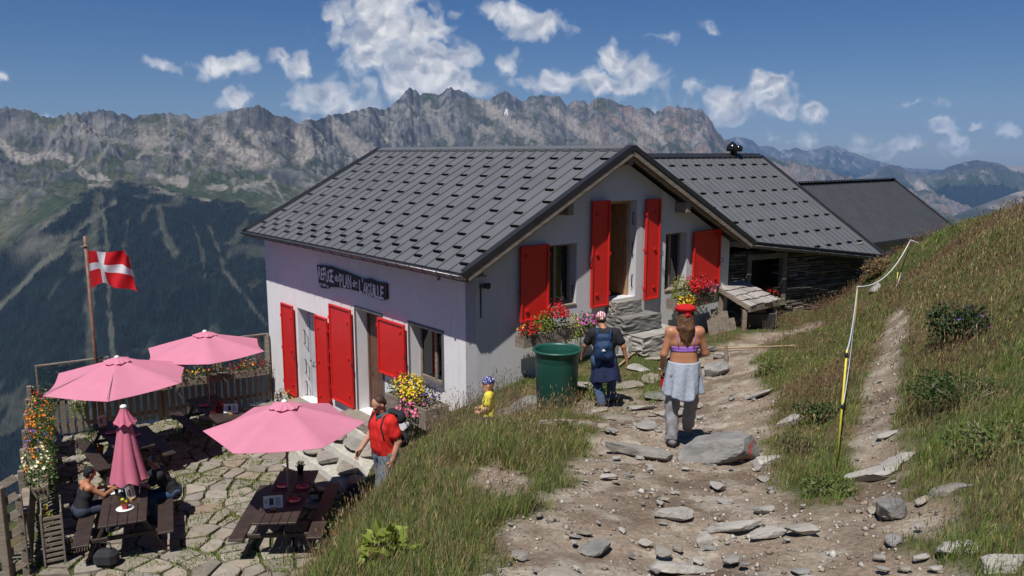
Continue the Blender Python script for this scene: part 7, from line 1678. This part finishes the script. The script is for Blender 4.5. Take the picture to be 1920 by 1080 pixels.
# ------------------------------------------------------------------ grass
def blades(name, label, N, region, hfun, colfun, seed, wbase=.0035, wk=.0006, lean=.35, per=14, spread=.05, segs=3, minsoil=0.0, seedhead=False):
    rs = np.random.RandomState(seed); nt = N//per
    x0, x1, y0, y1 = region; tx = rs.uniform(x0, x1, nt*6); ty = y0+(y1-y0)*rs.rand(nt*6)**1.25
    k = tx/ty; keep = (np.abs(k) < .80)
    m_ = masks(tx, ty); terr = inpoly(tx, ty, TERR)
    rel = (tx-C0.x)*E2.x+(ty-C0.y)*E2.y; rel2 = (tx-C0.x)*E1.x+(ty-C0.y)*E1.y
    inh = (rel > -.05) & (rel < 8) & (rel2 > -.0) & (rel2 < 10); inh |= (rel2 > 0) & (ty > 20.6+.56*(tx-5.4)) & (tx > 5)
    dens = hfun[1](tx, ty)
    keep &= (rs.rand(len(tx)) > np.clip(m_*1.3, 0, 1)-minsoil) & ~terr & ~inh & (rs.rand(len(tx)) < dens)
    tx, ty = tx[keep][:nt], ty[keep][:nt]; nt = len(tx)
    x = np.repeat(tx, per); y = np.repeat(ty, per); an = rs.uniform(0, 2*np.pi, nt*per); rr = np.abs(rs.normal(0, spread, nt*per)); x = x+np.cos(an)*rr; y = y+np.sin(an)*rr; n = len(x)
    z = ter(x, y)-.015
    h = hfun[0](x, y)*np.repeat(rs.uniform(.7, 1.25, nt), per)*rs.uniform(.55, 1.15, n)
    D = np.hypot(x, y); w_ = (wbase+wk*D)*rs.uniform(.7, 1.3, n)
    la = an+rs.normal(0, .7, n)+0; lm = lean*rs.uniform(.2, 1.3, n)+rr/spread*.12; dx = np.cos(la)*lm+.10; dy = np.sin(la)*lm-.03
    fa = rs.uniform(0, np.pi, n); wx_, wy_ = np.cos(fa), np.sin(fa)
    V = []
    for s_ in range(segs+1):
        f = s_/segs; cx = x+dx*h*f**1.8; cy = y+dy*h*f**1.8; cz = z+h*(f-.25*f*f*np.hypot(dx, dy)); ww = w_*(1-f)**.7*.5
        if s_ < segs: V += [np.stack([cx-wx_*ww, cy-wy_*ww, cz], -1), np.stack([cx+wx_*ww, cy+wy_*ww, cz], -1)]
        else: V += [np.stack([cx, cy, cz], -1)]
    nv = 2*segs+1; V = np.stack(V, 1)
    F = []
    for s_ in range(segs-1): F += [(2*s_, 2*s_+1, 2*s_+3), (2*s_, 2*s_+3, 2*s_+2)]
    F += [(2*segs-2, 2*segs-1, 2*segs)]
    F = np.array(F)
    col_ = colfun(x, y, rs, n, np.repeat(rs.rand(nt), per))
    Vv = V.reshape(-1, 3); Ff = (F[None]+nv*np.arange(n)[:, None, None]).reshape(-1, 3); CC = np.repeat(col_, nv, 0)
    if seedhead:     # narrow panicles at the tip: two crossed slender lozenges
        tip = V[:, -1]; L = .03+.05*rs.rand(n); r_ = (.0012+.00035*D)*rs.uniform(.7, 1.4, n)
        dirv = np.stack([dx*1.2, dy*1.2, np.ones(n)*.8], -1); dirv /= np.linalg.norm(dirv, axis=1)[:, None]
        a = tip-dirv*L[:, None]*.7; c = tip+dirv*L[:, None]*.3; m2 = tip-dirv*L[:, None]*.3; e = np.stack([wx_, wy_, 0*wx_], -1)*r_[:, None]; e2 = np.stack([-wy_, wx_, 0*wx_], -1)*r_[:, None]
        H_ = np.stack([a, m2+e, c, m2-e, m2+e2, m2-e2], 1); b0 = len(Vv); Fh = np.array([(0, 1, 2), (0, 2, 3), (0, 4, 2), (0, 2, 5)])
        Vv = np.vstack([Vv, H_.reshape(-1, 3)]); Ff = np.vstack([Ff, (Fh[None]+b0+6*np.arange(n)[:, None, None]).reshape(-1, 3)]); CC = np.vstack([CC, np.repeat(col_*np.array([1.05, 1.0, .95]), 6, 0)])
    o = np_mesh(name, Vv, Ff, M_GRASS, col=CC); tag(o, label, 'grass', kind='stuff'); return o
M_GRASS = vcm('grass_blades', .65, 0, tw=.36, fine=0)
pal_g = np.array([(.17, .235, .045), (.125, .195, .04), (.21, .27, .065), (.25, .28, .085), (.14, .195, .08)])
pal_d = np.array([(.37, .30, .15), (.29, .21, .11), (.44, .37, .21), (.24, .16, .09), (.2, .17, .07)])
def dryness(x, y):
    d = .10+.36*sstep(-.25, .45, fbm(x*.55, y*.55, 4, 51))+.10*sstep(2.5, 5, x)*sstep(6, 9, y)
    d = d+.35*sstep(.9, .2, np.hypot((x-.1)/.7, (y-5.2)/1.2))*sstep(-.3, .1, fbm(x*1.5, y*1.5, 2, 52)); return np.clip(d, 0, .85)
def colg(x, y, rs, n, tr):
    dr = (rs.rand(n)*.6+tr*.4) < dryness(x, y); g = pal_g[rs.randint(0, 5, n)]; d = pal_d[rs.randint(0, 5, n)]; k = rs.uniform(.75, 1.25, (n, 1)); return np.where(dr[:, None], d, g)*k
def hg(x, y):
    base = .085+.10*sstep(-.2, .35, fbm(x*.8, y*.8, 3, 55)); near = masks(x, y)
    base = base*(1-.6*near); base = base+.07*sstep(1.0, -.5, x)*sstep(11, 8.5, y); lawn = np.maximum(sstep(14.3, 15.3, y)*sstep(8.5, 6.5, x), sstep(16.5, 17.5, y)*sstep(9.5, 8, x)); return base*(1-.62*lawn)*(1-.5*sstep(12, 10.5, y)*sstep(.5, 1.2, x)*sstep(9.2, 9.8, y))
one = lambda x, y: np.ones_like(x)
blades('grass', 'dense green and straw coloured mountain grass covering the banks', 150000, (-5, 9.5, 2.6, 12.5), (hg, one), colg, 1, per=16)
blades('grass', 'thinner grass on the farther slopes around the buildings', 90000, (-3, 14, 11.5, 24), (hg, one), colg, 2, per=14, wk=.0008, spread=.08)
blades('tall_grass', 'tall dry seed stalks standing above the grass on the banks', 16000, (-5, 9, 3.0, 13), ((lambda x, y: .30+.16*sstep(-.3, .3, fbm(x, y, 2, 56))), lambda x, y: .15+.85*sstep(0, .35, fbm(x*.6, y*.6, 3, 57)+.15)), lambda x, y, rs, n, tr: pal_d[rs.choice([0, 1, 2, 3], n)]*rs.uniform(.8, 1.2, (n, 1)), 3, per=3, spread=.12, lean=.25, wbase=.0012, wk=.0002, seedhead=True)
blades('tall_grass', 'reddish dry grass heads on the slope along the rope', 9000, (3.2, 11, 7, 22), ((lambda x, y: .25+.1*sstep(-.3, .3, fbm(x, y, 2, 58))), lambda x, y: sstep(-.1, .3, fbm(x*.4, y*.4, 3, 59)+.1)), lambda x, y, rs, n, tr: np.array([(.24, .14, .095), (.28, .19, .12), (.2, .14, .085)])[rs.randint(0, 3, n)]*rs.uniform(.8, 1.2, (n, 1)), 4, per=4, spread=.1, lean=.3, wbase=.0012, wk=.0003, seedhead=True)
blades('tall_grass', 'dry grey stalks growing against the hut corner', 700, (-2.2, .2, 10.8, 14.6), ((lambda x, y: .45+0*x), lambda x, y: sstep(.9, .3, np.abs(y-(13.6-.9*x)+.0)*.6)), lambda x, y, rs, n, tr: np.array([(.3, .22, .16), (.22, .17, .12)])[rs.randint(0, 2, n)], 5, per=4, spread=.06, lean=.2, wbase=.002, wk=.0003, seedhead=True)
# turf in the joints of the paving
def joint_grass():
    rs = np.random.RandomState(8); N = 60000; x = rs.uniform(-11, -3, N); y = rs.uniform(9.5, 21, N); keep = inpoly(x, y, TERR) & (fbm(x*1.1, y*1.1, 3, 66)+.35*fbm(x*4, y*4, 2, 67) > .0); x, y = x[keep], y[keep]; n = len(x)
    h = rs.uniform(.03, .075, n); w_ = .004+.0006*np.hypot(x, y); a = rs.uniform(0, 6.28, n); z = -7.0+0*x; lx, ly = np.cos(a*3)*h*.5, np.sin(a*3)*h*.5
    V = np.stack([np.stack([x-np.cos(a)*w_, y-np.sin(a)*w_, z], -1), np.stack([x+np.cos(a)*w_, y+np.sin(a)*w_, z], -1), np.stack([x+lx, y+ly, z+h], -1)], 1).reshape(-1, 3)
    C_ = np.repeat(pal_g[rs.randint(0, 5, n)]*1.1, 3, 0); o = np_mesh('grass', V, np.arange(3*n).reshape(-1, 3), M_GRASS, col=C_); tag(o, 'short grass growing in the joints of the terrace paving', 'grass', kind='stuff')
joint_grass()
# leafy shrubs and herbs
def shrub(name, x, y, rx, ry, h, n, lm, size, label, seed, fl=None, cat='shrub', zoff=0):
    z = tz(x, y)+zoff; root = empty(name, (x, y, z), 0, label, cat); rs = np.random.RandomState(seed); b = MB()
    for _ in range(9):
        a = rs.uniform(0, 6.28); b.tube([(0, 0, -.05), (rx*.35*math.cos(a), ry*.35*math.sin(a), h*.4), (rx*.55*math.cos(a), ry*.55*math.sin(a), h*.65)], [.012, .008, .004], 5)
    b.build('stems', M_WOODG, root); b = MB()
    for _ in range(7):
        a = rs.uniform(0, 6.28); r = rs.uniform(0, .6); leafcloud(b, rx*r*math.cos(a), ry*r*math.sin(a), h*rs.uniform(.3, .65), rx*.45, ry*.45, h*.4, n//7, size, rs)
    p = b.build('foliage', lm, root)
    if fl: b = MB(); blossoms(b, 0, 0, h*.5, rx, ry, h*.6, fl[1], fl[2], rs); b.build('blossoms', fl[0], p)
    return root
L_BUSH = leafmat('bush_leaves', (.04, .07, .02), (.075, .11, .035)); L_BUSH2 = leafmat('light_bush_leaves', (.08, .12, .03), (.13, .17, .05))
for i, (px, py, y0, rx, ry, h, n, lm, sz, lab, fl) in enumerate([
    (1800, 640, 5, .42, .4, .42, 1500, L_DRK, .045, 'large dark leafy shrub with blue flowers beside the upper side path', (F_PUR, 5, .04)), (1545, 790, 5, .4, .35, .22, 900, L_BUSH, .04, 'low leafy green plants left of the nearest stake', None),
    (1500, 850, 4, .28, .3, .16, 600, L_BUSH, .035, 'dark ground plants under the pale bank rock', None), (1440, 700, 5, .3, .3, .2, 600, L_BUSH2, .04, 'bright green herbs where the upper path meets the bank', None),
    (1560, 930, 3.5, .3, .25, .14, 700, L_BUSH2, .03, 'mossy green cushion below the nearest stake', None), (1800, 760, 4, .55, .5, .3, 1500, L_BUSH, .035, 'mass of small leaved shrubs on the right bank', None),
    (1870, 850, 3.5, .5, .4, .28, 1300, L_BUSH2, .03, 'pale green shrubs low on the right edge of the photo', None), (720, 1055, 3.5, .2, .2, .2, 160, L_LIME, .11, 'broad leaved bright green dock plant at the bottom of the near bank', None),
    (1060, 810, 5, .25, .2, .12, 500, L_BUSH2, .03, 'small round green tuft at the tip of the near bank', None), (1120, 740, 6, .3, .2, .2, 500, L_BUSH2, .04, 'green herbs right of the green barrel', None), (960, 715, 6, .4, .2, .22, 500, L_BUSH2, .04, 'green herbs left of the green barrel', None)]):
    x, y, z = gp(px, py, y0, 30); shrub('shrub' if i not in (7,) else 'dock_plant', x, y, rx, ry, h, n, lm, sz, lab, 300+i, fl)
x, y, z = gp(1640, 520, 12, 30); shrub('dry_shrub', x, y, .6, .5, .5, 900, L_DRY, .07, 'brown dried shrub at the foot of the stone wall by the rear outbuilding', 330)
